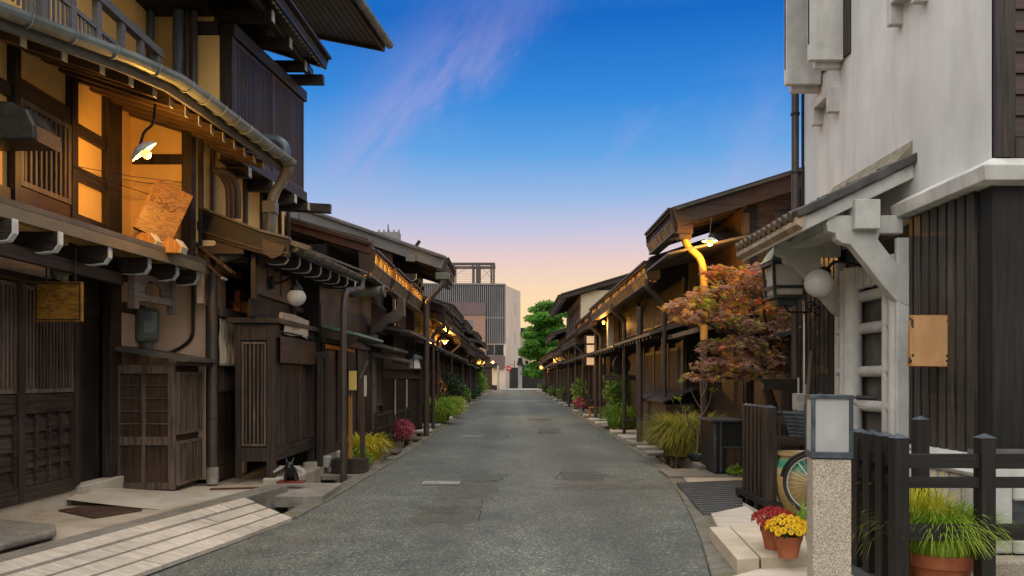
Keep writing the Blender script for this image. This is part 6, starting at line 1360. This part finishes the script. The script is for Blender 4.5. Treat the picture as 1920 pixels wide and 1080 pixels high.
# chrysanthemums
def mum(name, lab, x, y, z, s, mat, n):
    t = thing(name, lab, 'flower pot', (x, y, z), 'potted chrysanthemums on the step')
    MB().lathe([(.07*s, 0), (.098*s, .13*s), (.104*s, .13*s), (.108*s, .165*s), (.098*s, .165*s), (.09*s, .14*s), (.05*s, .13*s)], (x, y, z), 28).build('pot', M['terra'], t, smooth=True)
    m = MB(); leaf_quads(m, (x, y, z+.19*s), (.13*s, .13*s, .06*s), 260, .02*s, 1., shell=.1); m.build('leaves', M['dkleaf'], t, recalc=False)
    f = MB(); rg = random.Random(5)
    for i in range(n):
        a = i*2.39996; rr = math.sqrt((i+.5)/n); el = rr*1.35
        p = V((x+math.cos(a)*.165*s*math.sin(el), y+math.sin(a)*.165*s*math.sin(el), z+.185*s+.115*s*math.cos(el)+rg.uniform(-.01, .01)))
        nrm = V((math.cos(a)*math.sin(el), math.sin(a)*math.sin(el), math.cos(el)+.25)).normalized(); q = nrm.to_track_quat('Z', 'Y').to_matrix()
        R0 = .028*s*rg.uniform(.8, 1.15)
        for ring_, (rad, up) in enumerate(((1, .0), (.8, .35), (.5, .6), (.25, .7))):
            k = 13-2*ring_
            for j in range(k):
                b = 2*math.pi*(j+.5*(ring_ % 2))/k; w_ = .16
                def pt(r_, ang, h_): return p+q @ V((math.cos(ang)*r_*R0, math.sin(ang)*r_*R0, h_*R0))
                f.raw([pt(rad*.3, b-w_*.6, up*.6), pt(rad*.85, b-w_*1.5, up+.05), pt(rad*1.02, b, up+.12), pt(rad*.85, b+w_*1.5, up+.05), pt(rad*.3, b+w_*.6, up*.6)], [(0, 1, 2, 3, 4)])
    f.build('blossoms', M[mat], t, recalc=False); return t
c = G(1478, 1044, .14); mum('chrysanthemum_pot', 'terracotta pot of bright yellow chrysanthemums on the beige step', c.x, c.y, .14, 1.0, 'ymum', 58)
c = G(1460, 1034, .14); mum('chrysanthemum_pot', 'terracotta pot of dark red chrysanthemums behind the yellow ones', c.x, c.y+.10, .14, 1.05, 'rmum', 58)
# big glazed jar
t = thing('glazed_jar', 'large ochre ceramic jar with green and white glaze behind the bicycle wheel', 'jar', (3.15, 8.75, .06)); c = V((3.13, 8.75, .04))
jm, jt, jb = newmat('dripped_glaze'); tcj = N(jt, 'ShaderNodeTexCoord'); sj = N(jt, 'ShaderNodeSeparateXYZ'); jt.links.new(tcj.outputs['Object'], sj.inputs[0])
nj = N(jt, 'ShaderNodeTexNoise'); nj.inputs['Scale'].default_value = 9; jt.links.new(tcj.outputs['Object'], nj.inputs[0])
zj = math_(jt, 'ADD', sj.outputs[2], math_(jt, 'MULTIPLY', math_(jt, 'SUBTRACT', nj.outputs[0], .5), .14))
jc = ramp(jt, zj, [(.0, (.33, .22, .09)), (.40, (.42, .29, .12)), (.43, (.45, .36, .2)), (.47, (.05, .22, .13)), (.56, (.06, .28, .17)), (.60, (.42, .29, .14))]); jt.links.new(jc, jb.inputs['Base Color']); jb.inputs['Roughness'].default_value = .22
m = MB().lathe([(.14, .0), (.19, .08), (.235, .22), (.255, .38), (.25, .50), (.21, .59), (.20, .61), (.235, .63), (.24, .655), (.21, .66), (.18, .62)], (c.x, c.y, c.z), 36); m.build('body', jm, t, smooth=True)
# bicycle
t = thing('bicycle', 'black bicycle with front basket parked behind the lamp pillar', 'bicycle', (3.45, 7.9, .1))
fa, ra = V((3.16, 8.34, .40)), V((3.80, 7.46, .40)); ax = (fa-ra).normalized(); up = V((0, 0, 1)); sd = ax.cross(up)
def wheel(cn_, nm='wheel', turn=0):
    a_ = (Matrix.Rotation(turn, 3, 'Z') @ ax); s_ = a_.cross(up); RR = .31
    ringp = lambda r: [cn_+a_*math.cos(2*math.pi*k/40)*r+up*math.sin(2*math.pi*k/40)*r for k in range(41)]
    o = MB().tube(ringp(RR), .02, 8, False).build('wheel', M['rubber'], t, smooth=True)
    MB().tube(ringp(RR-.026), .008, 6, False).build('rim', M['palegrey'], o, smooth=True)
    m = MB()
    for k in range(28):
        an = 2*math.pi*k/28; m.tube([cn_+s_*(.025 if k % 2 else -.025), cn_+a_*math.cos(an)*(RR-.03)+up*math.sin(an)*(RR-.03)], .0022, 4)
    m.tube([cn_-s_*.05, cn_+s_*.05], .02, 8); m.build('spokes', M['chrome'], o)
    m = MB(); m.tube([cn_+a_*math.cos(R(k))*(RR+.035)+up*math.sin(R(k))*(RR+.035) for k in range(10, 171, 8)], .016, 6); m.build('mudguard', M['iron'], t, smooth=True)
wheel(fa, turn=R(22)); wheel(ra)
hd = fa-ax*.12+up*.62; bb = ra+ax*.43+up*-.04; st = bb-ax*.16+up*.48
m = MB()
for a, b, r_ in ((hd, bb, .02), (hd+up*-.12, bb+up*.1, .016), (bb, st, .017), (bb, ra, .012), (st, ra, .010)): m.tube([a, b], r_, 8)
m.build('frame', M['iron'], t, smooth=True)
m = MB()
for k in (-1, 1): m.tube([hd, hd+ax*.02+sd*k*.05-up*.22, fa+sd*k*.05], .013, 8)
m.tube([hd, hd-ax*.04+up*.24], .014, 8); m.build('fork', M['chrome'], t, smooth=True)
hb = hd-ax*.04+up*.25
m = MB(); m.tube(round_path([hb-ax*.26+sd*.30+up*.03, hb-ax*.08+sd*.26+up*.04, hb+ax*.05+sd*.05, hb+ax*.05-sd*.05, hb-ax*.08-sd*.26+up*.04, hb-ax*.26-sd*.30+up*.03], .08), .012, 8); m.build('handlebar', M['iron'], t, smooth=True)
for k in (-1, 1):
    MB().tube([hb-ax*.14+sd*k*.277+up*.036, hb-ax*.33+sd*k*.315+up*.03], .025, 10).build('grip', M['rubber'], t, smooth=True)
    MB().tube(round_path([hb-ax*.06+sd*k*.25+up*.03, hb-ax*.12+sd*k*.3-up*.05, hb-ax*.2+sd*k*.33-up*.08], .04), .007, 6).build('brake_lever', M['chrome'], t)
MB().ball(hb+sd*-.15+up*.06, .03).build('bell', M['iron'], t, smooth=True)
bk = MB(); bc = fa+ax*.10+up*.50
for iz in range(7):
    z = iz*.04; k = .12+.006*iz*1.4; bk.tube([bc+ax*k*.85+sd*k*1.15+up*z, bc+ax*k*.85-sd*k*1.15+up*z, bc-ax*k*.85-sd*k*1.15+up*z, bc-ax*k*.85+sd*k*1.15+up*z, bc+ax*k*.85+sd*k*1.15+up*z], .007 if iz < 6 else .012, 5)
for i in range(28):
    f = i/28*4; e = int(f); g_ = f-e; cs = [(1, 1), (1, -1), (-1, -1), (-1, 1), (1, 1)]; u0 = V(cs[e]+(0,)).lerp(V(cs[e+1]+(0,)), g_)
    bk.tube([bc+ax*u0.x*.102+sd*u0.y*.138, bc+ax*u0.x*.145+sd*u0.y*.196+up*.24], .006, 5)
bk.build('basket', M['steel'], t)
m = MB(); sv = st+up*.06-ax*.03; m.raw([], []); m.ball(sv-ax*.06, .1, (1.0, 1.0, .42)); m.tube([sv, sv+ax*.16], [.06, .02], 8); m.tube([st, sv], .013, 8); m.build('saddle', M['rubber'], t, smooth=True)
# plates of the right wall
t = thing('corner_cut_sign', 'blank tan wooden sign with carved dark corners on the batten boards', 'sign', (3.85, 7.3, 1.7))
c = P(1755, 639, 7.28); T = Matrix.Translation(c+V((-.04, 0, 0))) @ Matrix.Rotation(R(-22), 4, 'Z') @ Matrix.Rotation(R(1.5), 4, 'Y'); ORG[t.name] = V(t.location)
MB().box(-.19, .19, 0, .05, -.235, .235).xf(T).build('board', M['amber_z'], t, bevel=.004)
pr = [(-.15, -.23), (-.175, -.12), (-.18, .0), (-.175, .12), (-.15, .225), (.125, .225), (.15, .12), (.155, 0), (.15, -.12), (.125, -.23)]
MB().prism([V((x_, -.012, z)) for x_, z in pr], (0, .011, 0)).xf(T).build('panel', surf('tan_board', [(.42, .22, .09), (.50, .285, .13)], (6, 6, 1), 3, 5, .6, .1, .15, 3.), t)
m = MB()
for sx_, sz_ in ((-1, 1), (-1, -1), (1, 1), (1, -1)):
    x0 = -.165 if sx_ < 0 else .14
    for k in range(6): m.ball((x0+rnd.uniform(-.016, .016), -.012, sz_*(.20-.014*k)+rnd.uniform(-.008, .008)), .011, (1, .6, 1), 6, 4)
m.xf(T).build('corner_carving', M['iron'], t)
t = thing('gas_meter', 'pale grey gas meter with pipes on the post beside the storehouse', 'meter', (3.75, 10.7, 1.3)); c = P(1503, 752, 10.3)
m = MB(); m.box(c.x-.10, c.x+.08, c.y-.07, c.y+.07, c.z-.12, c.z+.10); m.build('case', M['palegrey'], t, bevel=.015)
MB().box(c.x-.08, c.x+.0, c.y-.1, c.y-.07, c.z-.2, c.z-.02).build('side_box', M['palegrey'], t, bevel=.012); m = MB(); m.tube([c+V((-.04, 0, .1)), c+V((-.04, 0, .3))], .014, 8); m.tube([c+V((.04, 0, .1)), c+V((.04, 0, .22))], .022, 8); m.build('pipe', M['palegrey'], t, smooth=True)
t = tag(MB().tube([P(1512, 775, 10.2), P(1522, 658, 10.2)], .03, 10).build('grey_pole', M['grey_z'], smooth=True), 'plain grey wooden pole leaning by the gas meter', 'pole')
# black cabinet, standing stone, little pot tree
t = thing('black_cabinet', 'small black cabinet with flat lid at the right kerb before the big post', 'cabinet', (3.3, 12.3, .05))
x0 = P(1338, 0, 12.2).x; x1 = P(1392, 0, 12.2).x
MB().box(x0, x1, 12.2, 13.0, .07, .84).build('body', M['black_z'], t); MB().box(x0-.06, x1+.05, 12.14, 13.05, .842, .875).build('lid', M['steel'], t, bevel=.004)
m = MB(); q = FF(12.2); m.fb(q, x0, x0+.04, .07, .84, 0, .02); m.fb(q, x0+.09, x0+.12, .07, .84, 0, .02); m.fb(q, x0+.14, x1, .44, .47, 0, .03); m.build('frame', M['steel'], t); MB().fb(q, x0+.2, x1-.02, .1, .43, .0, .015).build('door', M['brown_z'], t)
t = tag(MB().box(3.60, 3.72, 12.3, 12.42, .05, 2.4).build('square_post', M['wood_z'], bevel=.006), 'black square timber post beside the small black cabinet', 'post')
t = thing('standing_stone', 'grey upright natural stone leaning beside the small black cabinet', 'stone', (3.45, 13.7, .1)); c = P(1328, 850, 13.6)
m = MB(); pr = [(-.10, 0), (.14, 0), (.15, .3), (.13, .56), (.02, .58), (-.03, .5), (-.07, .25)]; m.prism([V((c.x+x_, 13.6, .12+z)) for x_, z in pr], (0, .22, 0)); m.build('stone', M['stone'], t, bevel=.04)
m = MB(); m.ball((c.x-.0, 13.55, .14), .2, (1.1, .8, .45)); m.build('base_stone', M['stone'], t, smooth=True)
# ================================================================ plants
def grass(name, lab, c, rad, hgt, n, mat, group=None, w=.008, seed=1, lean=1.):
    rg = random.Random(seed); t = thing(name, lab, 'ornamental grass', tuple(c), group); m = MB()
    for i in range(n):
        a = rg.uniform(0, 6.283); b0 = V(c)+V((math.cos(a), math.sin(a), 0))*rad*.5*math.sqrt(rg.random()); a += rg.gauss(0, .5)
        dr_ = rg.uniform(1.2, 1.95); out = rad*rg.uniform(.25, .85)*lean; hh = hgt*rg.uniform(.6, 1.05); d = V((math.cos(a), math.sin(a), 0)); s_ = V((-d.y, d.x, 0)); vs = []
        for k in range(6):
            t_ = k/5; p = b0+d*out*t_**1.5+V((0, 0, hh*(2.1*t_-dr_*t_*t_) if t_ > 0 else 0)); ww = w*(1-t_**2*.92)*rg.uniform(.9, 1.1); vs += [p-s_*ww, p+s_*ww]
        m.raw(vs, [(2*k, 2*k+1, 2*k+3, 2*k+2) for k in range(5)])
    m.build('blades', M[mat], t, recalc=False); return t
def shrub(name, lab, c, blobs, mat, s, n, cat='shrub', stems=5, pot=None, flat=1.):
    t = thing(name, lab, cat, tuple(c)); m = MB(); st_ = MB()
    for b in blobs:
        bc_ = V(c)+V(b[:3]); leaf_quads(m, bc_, b[3:6], n, s, flat, shell=.2, droop=.2); st_.tube([V(c), V(c).lerp(bc_, .5)+V((rnd.uniform(-.05, .05), 0, 0)), bc_], [.014, .01, .004], 5)
    m.build('foliage', M[mat], t, recalc=False); st_.build('stems', M['bark'], t)
    if pot: MB().lathe([(pot*.7, 0), (pot, pot*1.3), (pot*.9, pot*1.3), (pot*.85, pot*1.1)], tuple(c), 20).build('pot', M['terra'], t, smooth=True)
    return t
grass('grass_clump', 'drooping yellow grass clump beside the planter box', (-2.62, 14.3, .05), .52, .55, 900, 'ygrass', seed=2, w=.009)
shrub('small_flowers', 'small green plant with tiny blooms under the yellow grass', (-2.55, 13.3, .05), [(0, 0, .2, .2, .2, .16), (.15, -.1, .12, .15, .15, .1)], 'shrub', .035, 180)
shrub('heather_bush', 'rounded pink-red heather bush between the low picket fences', (-2.45, 17.8, .08), [(0, 0, .28, .3, .3, .24)], 'pinkleaf', .025, 2400)
grass('grass_clump', 'large lime-green grass clump left of the street in front of the shrubs', (-2.62, 26.5, .1), 1.05, .95, 1300, 'ggrass', seed=3, w=.014)
grass('grass_clump', 'second lime-green grass clump just behind the first', (-2.5, 30.5, .1), .85, .85, 900, 'ggrass', seed=4, w=.014)
grass('grass_clump', 'small yellowish grass clump in front of a terracotta pot', (-2.35, 33.0, .1), .5, .75, 500, 'ygrass', seed=14, w=.014)
shrub('amber_shrub', 'amber-leaved thin shrub above the lime grass clumps', (-2.75, 28, .1), [(0, 0, 1.5, .35, .4, .4), (.2, 0, 1.1, .3, .3, .3), (-.2, 0, .8, .3, .3, .3)], 'ambleaf', .07, 130)
shrub('leafy_shrub', 'dark green leafy shrub behind the lime grass on the left', (-2.5, 32, .1), [(0, 0, 1.3, .5, .5, .35), (.35, 0, 1.0, .4, .4, .3), (-.2, 0, .8, .4, .4, .35)], 'dkleaf', .07, 320)
shrub('pot_plant', 'little plant in a terracotta pot at the left kerb', (-2.2, 33.5, .1), [(0, 0, .5, .25, .25, .2)], 'shrub', .05, 160, pot=.2)
shrub('leafy_shrub', 'pale green bush far along the left row', (-2.4, 62, .1), [(0, 0, 1.2, .5, 1., .7), (-.2, 1, 2.0, .4, .8, .5)], 'shrub', .1, 420)
shrub('leafy_shrub', 'round low green bush in a tub at the left kerb halfway', (-2.3, 47, .1), [(0, 0, .5, .4, .6, .3)], 'dkleaf', .08, 320)
grass('grass_clump', 'tawny drooping grass clump on the right stone platform', (3.15, 14.3, .14), .85, .85, 5200, 'tgrass', seed=5, w=.006)
grass('grass_clump', 'bright green grass mound below the right-hand bush', (3.15, 23.0, .1), .75, .75, 900, 'ggrass', seed=6, w=.012)
shrub('leafy_bush', 'tall yellow-green leafy bush before the right lattice house', (3.25, 24.0, .1), [(0, 0, 1.25, .5, .5, .38), (-.2, 0, .95, .35, .4, .3), (.3, 0, .9, .4, .4, .4), (0, -.2, .6, .4, .4, .3)], 'shrub', .06, 420)
shrub('leafy_bush', 'small mixed bush between the far right posts', (2.95, 35, .1), [(0, 0, .9, .4, .6, .5), (0, 0, .4, .3, .5, .3)], 'shrub', .09, 260)
shrub('red_flower_plant', 'small red-flowered plant at the foot of the far right posts', (2.85, 33.6, .1), [(0, 0, .4, .3, .4, .25)], 'pinkleaf', .06, 220)
for i in range(9):
    sg = -1 if i % 2 else 1; y_ = 38+i*6.3; x_ = -2.55 if sg < 0 else 3.1
    shrub('kerb_plant', 'small potted green plant on the %s kerb far down the street' % ('left' if sg < 0 else 'right'), (x_, y_, .1), [(0, 0, .5, .35, .5, .4)], 'shrub' if i % 3 else 'dkleaf', .09, 150)['group'] = 'potted plants along the far kerbs'
m = MB(); rg = random.Random(3)
for E_, sg, ya, yb in ((LE, -1, 9, 30), (RE, 1, 12, 26)):
    for i in range(420):
        y_ = rg.uniform(ya, yb); x_ = xat(E_, y_)+sg*rg.uniform(.24, .75); z = rg.uniform(-.6, -.5)
        leaf_quads(m, (x_, y_, z+.18), (.08, .08, .16), 4, .05, 1., rg, .0)
o = m.build('ditch_weeds', M['shrub'], None, recalc=False); tag(o, 'weeds and moss growing in the roadside ditches', 'weeds', kind='stuff')
t = shrub('ferns', 'low green fern by the foot of the small black cabinet', (3.35, 12.0, .05), [(0, 0, .08, .14, .14, .08)], 'shrub', .03, 200)
# potted hakone grass in the right foreground
t = grass('potted_grass', 'yellow-green striped grass spilling from a big terracotta pot behind the fence', (3.05, 5.72, .26), .46, .40, 2600, 'ggrass', seed=8, w=.0055, lean=1.0)
MB().lathe([(.15, .0), (.215, .24), (.235, .24), (.24, .33), (.22, .33), (.205, .28), (.1, .26)], (3.05, 5.72, -.06), 32).build('pot', M['terra'], t, smooth=True)
grass('grass_clump', 'bright grass tufts growing between plinth and black fence posts', (2.98, 6.0, .1), .42, .75, 900, 'ygrass', seed=9, w=.006)
shrub('broadleaf_plant', 'bright broad-leaved plant behind the picket screen beside the jar', (2.98, 9.3, .1), [(0, 0, .5, .1, .15, .12), (0, 0, .3, .1, .15, .1), (.05, 0, .15, .1, .1, .1)], 'shrub', .07, 34)
grass('grass_tuft', 'thin green grass tuft at the foot of the jar by the bicycle', (2.75, 7.6, .05), .3, .32, 60, 'ggrass', seed=10, w=.005)
# thin dwarf tree in a pot
t = thing('potted_sapling', 'thin leafless sapling with few leaves in a dark shallow pot', 'sapling', (3.2, 13.4, .12)); c = P(1306, 860, 13.4)
MB().lathe([(.10, 0), (.16, .10), (.17, .12), (.15, .12), (.13, .09)], (c.x, 13.4, .12), 18).build('pot', M['steel'], t, smooth=True)
m = MB(); m.tube([(c.x, 13.4, .2), (c.x+.03, 13.4, .6), (c.x+.10, 13.4, .95), (c.x+.06, 13.45, 1.5)], [.02, .016, .013, .006], 7)
for a, b, cc in (((.03, .6), (-.12, .8), (-.2, 1.0)), ((.08, .85), (.2, 1.05), (.28, 1.3)), ((.1, .95), (-.02, 1.15), (-.1, 1.35)), ((.03, .5), (-.1, .7), (-.3, 1.2)), ((.09, 1.2), (.17, 1.35), (.2, 1.6))): m.tube([(c.x+a[0], 13.4, a[1]), (c.x+b[0], 13.42, b[1]), (c.x+cc[0], 13.45, cc[1])], [.01, .008, .003], 5)
m.build('trunk', M['palebark'], t, smooth=True); m = MB()
for p in ((-.3, 1.2), (-.35, 1.15), (-.2, 1.0), (.28, 1.3), (-.1, .75), (.0, .25)): leaf_quads(m, (c.x+p[0], 13.4, p[1]), (.09, .06, .06), 12, .03, 1., shell=0)
m.build('leaves', M['shrub'], t, recalc=False)
# Japanese maple
t = thing('maple_tree', 'autumn-coloured maple in red, orange and green over the right roadside', 'maple tree', (3.85, 11.8, .07))
tr = MB(); base_ = P(1457, 800, 11.8); base_.z = .05
tr.tube([base_, P(1450, 770, 11.8), P(1440, 735, 11.8), P(1430, 700, 11.8), P(1440, 650, 11.8), P(1420, 590, 11.7)], [.085, .08, .07, .055, .04, .02], 10)
tr.build('trunk', M['bark'], t, smooth=True)
rg = random.Random(21); lobes = []
for k in range(7):
    a = math.pi*(-.62+1.24*k/6); r_ = (.62, .85, 1., 1.08, 1., .85, .62)[k]; lobes.append((a, r_))
def maple_leaf(m, p, d, nrm, s):
    x_ = d.normalized(); y_ = nrm.cross(x_).normalized(); vs = [p-x_*s*.12]
    for k, (a, r_) in enumerate(lobes):
        vs.append(p+(x_*math.cos(a)+y_*math.sin(a))*s*r_-nrm*s*.18*r_)
        if k < 6: a2 = (a+lobes[k+1][0])/2; vs.append(p+(x_*math.cos(a2)+y_*math.sin(a2))*s*.42)
    n = len(vs); m.raw(vs, [(0, i, i+1) for i in range(1, n-1)])
pads = [(1385, 515, 11.7, 75, 20), (1345, 505, 11.5, 40, 14), (1430, 500, 11.8, 45, 18), (1425, 530, 11.6, 60, 22), (1300, 565, 11.2, 55, 20), (1265, 572, 11.1, 30, 12), (1340, 545, 11.4, 60, 20), (1330, 590, 11.2, 60, 24), (1290, 590, 11.0, 40, 16),
        (1400, 570, 11.6, 60, 26), (1450, 580, 11.9, 45, 30), (1385, 605, 11.3, 60, 24), (1430, 620, 11.6, 55, 30), (1345, 645, 11.1, 50, 20), (1385, 640, 11.2, 55, 22), (1330, 680, 11.0, 42, 18), (1300, 705, 10.9, 26, 12), (1375, 680, 11.1, 55, 22),
        (1425, 665, 11.5, 60, 26), (1460, 650, 11.9, 36, 30), (1460, 540, 12.0, 32, 30), (1470, 620, 11.8, 30, 30), (1330, 705, 11.0, 30, 12), (1415, 700, 11.4, 50, 16), (1465, 690, 11.8, 30, 20)]
m = MB(); ml = MB(); br = MB()
hub = P(1440, 650, 11.8); hub2 = P(1430, 700, 11.8)
for px, py, yy, w_, hh in pads:
    c = P(px, py, yy); rx = w_*.9/1500*yy; rz = hh/1500*yy
    st0 = hub if py < 660 else hub2; mid = st0.lerp(c, .5)+V((0, rg.uniform(-.1, .1), -.06)); br.tube([st0, mid, c], [.026, .016, .006], 6)
    for _ in range(int(150*(rx*rx*.6+rx*rz)*4.3)+24):
        while True:
            q = V((rg.uniform(-1, 1), rg.uniform(-1, 1), rg.uniform(-1, 1)))
            if q.length < 1: break
        p = c+V((q.x*rx, q.y*max(rx*.8, .2), q.z*rz*.75-.3*(q.x*q.x+q.y*q.y)*rz))
        a = rg.uniform(0, 6.283); d = V((math.cos(a), math.sin(a), -.35+rg.gauss(0, .25))); nr = V((rg.gauss(0, .45), -.35+rg.gauss(0, .45), 1)).normalized()
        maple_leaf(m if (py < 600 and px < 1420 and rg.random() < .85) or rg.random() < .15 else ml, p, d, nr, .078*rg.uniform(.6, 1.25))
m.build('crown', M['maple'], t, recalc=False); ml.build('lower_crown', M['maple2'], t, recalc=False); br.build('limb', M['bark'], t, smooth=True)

# ================================================================ right row fittings
def rpost(x, y, z1, lab, r=.055, mat='pipe'):
    t = thing('roadside_pole', lab, 'pole', (x, y, -.05), 'brown poles along the right kerb')
    MB().tube([(x, y, -.2), (x, y, z1)], r, 10).build('shaft', M[mat], t, smooth=True); m = MB()
    for z in (.7, 1.8): m.lathe([(r+.01, z), (r+.01, z+.04)], (x, y, 0), 10)
    m.build('collar', M[mat], t, smooth=True)
rpost(2.84, 17.8, 3.1, 'nearest tall brown pole on the right kerb beyond the grass clump', .075)
rpost(3.0, 28.6, 3.3, 'brown pole beside the lit paper sign boxes', .07); rpost(2.95, 37, 3.2, 'dark pole with curved lamp neck down the right row', .07); rpost(2.9, 40.5, 3.0, 'thin dark pole after the lit sign boxes', .06)
t = thing('cloth_banner', 'amber-lit hanging cloth panel under the right eaves', 'banner', (3.2, 25.6, 2.8))
a = P(1140, 592, 25.8); b = P(1170, 650, 25.8); MB().box(a.x+.18, b.x+.05, 25.8, 25.86, b.z, a.z).build('front', M['amber_z'], t); MB().box(a.x, a.x+.18, 25.78, 26.1, b.z, a.z).build('side', M['cream'], t)
for i, (y0, y1) in enumerate(((630, 643), (647, 661), (665, 684))):
    a = P(1100, y0, 30.5); b = P(1117, y1, 30.5)
    t = thing('lit_sign_box', ('top', 'middle', 'lowest')[i]+' glowing cream sign box in the stack on the right row', 'lit sign', tuple(a), 'lit sign boxes on the right row')
    MB().box(a.x, b.x, 30.5, 30.8, b.z, a.z).build('panel', M['litpanel'], t); m = MB(); m.box(a.x-.04, b.x+.03, 30.51, 30.84, a.z, a.z+.05); m.box(a.x-.05, a.x-.002, 30.48, 30.84, b.z, a.z); m.build('frame', M['wood_x'], t)
t = thing('round_disc_sign', 'dark round wooden disc board under the right eaves', 'sign', (3.3, 22, 2.5)); c = P(1165, 685, 22.5)
MB().lathe([(.27, -.04), (.27, .04)], (0, 0, 0), 26).xf(Matrix.Translation(c) @ Matrix.Rotation(R(90), 4, 'X') @ Matrix.Rotation(R(20), 4, 'Y')).build('disc', M['wood_x'], t)
MB().box(c.x-.5, c.x+.4, c.y-.1, c.y+.3, c.z-.42, c.z-.28).build('stand', M['wood_x'], t)
t = thing('lean_shed', 'low black lean-to shed with slanting lid on the right behind the tawny grass', 'shed', (3.4, 16.5, .07))
MB().box(3.0, 3.55, 15.6, 18.6, .07, 1.0).build('body', M['plank'], t); MB().prism([(2.92, 15.5, 1.02), (3.6, 15.5, 1.3), (3.6, 15.5, 1.34), (2.92, 15.5, 1.06)], (0, 3.2, 0)).build('lid', M['wood_y'], t)
for i, y_ in enumerate((29.2, 20.2)):
    t = thing('wooden_bench', ('small pale bench near the poles on the right', 'low dark slatted bench by the green bush on the right')[i], 'bench', (3.0, y_, .1), 'benches on the right kerb'); k = 'orange_x' if i == 0 else 'wood_x'
    MB().box(2.8, 3.35, y_, y_+.3, .42, .46).build('seat', M[k], t)
    for x_ in (2.85, 3.3): MB().box(x_-.03, x_+.03, y_+.05, y_+.25, .1, .418).build('leg', M[k], t)
print('objects', len(bpy.data.objects))
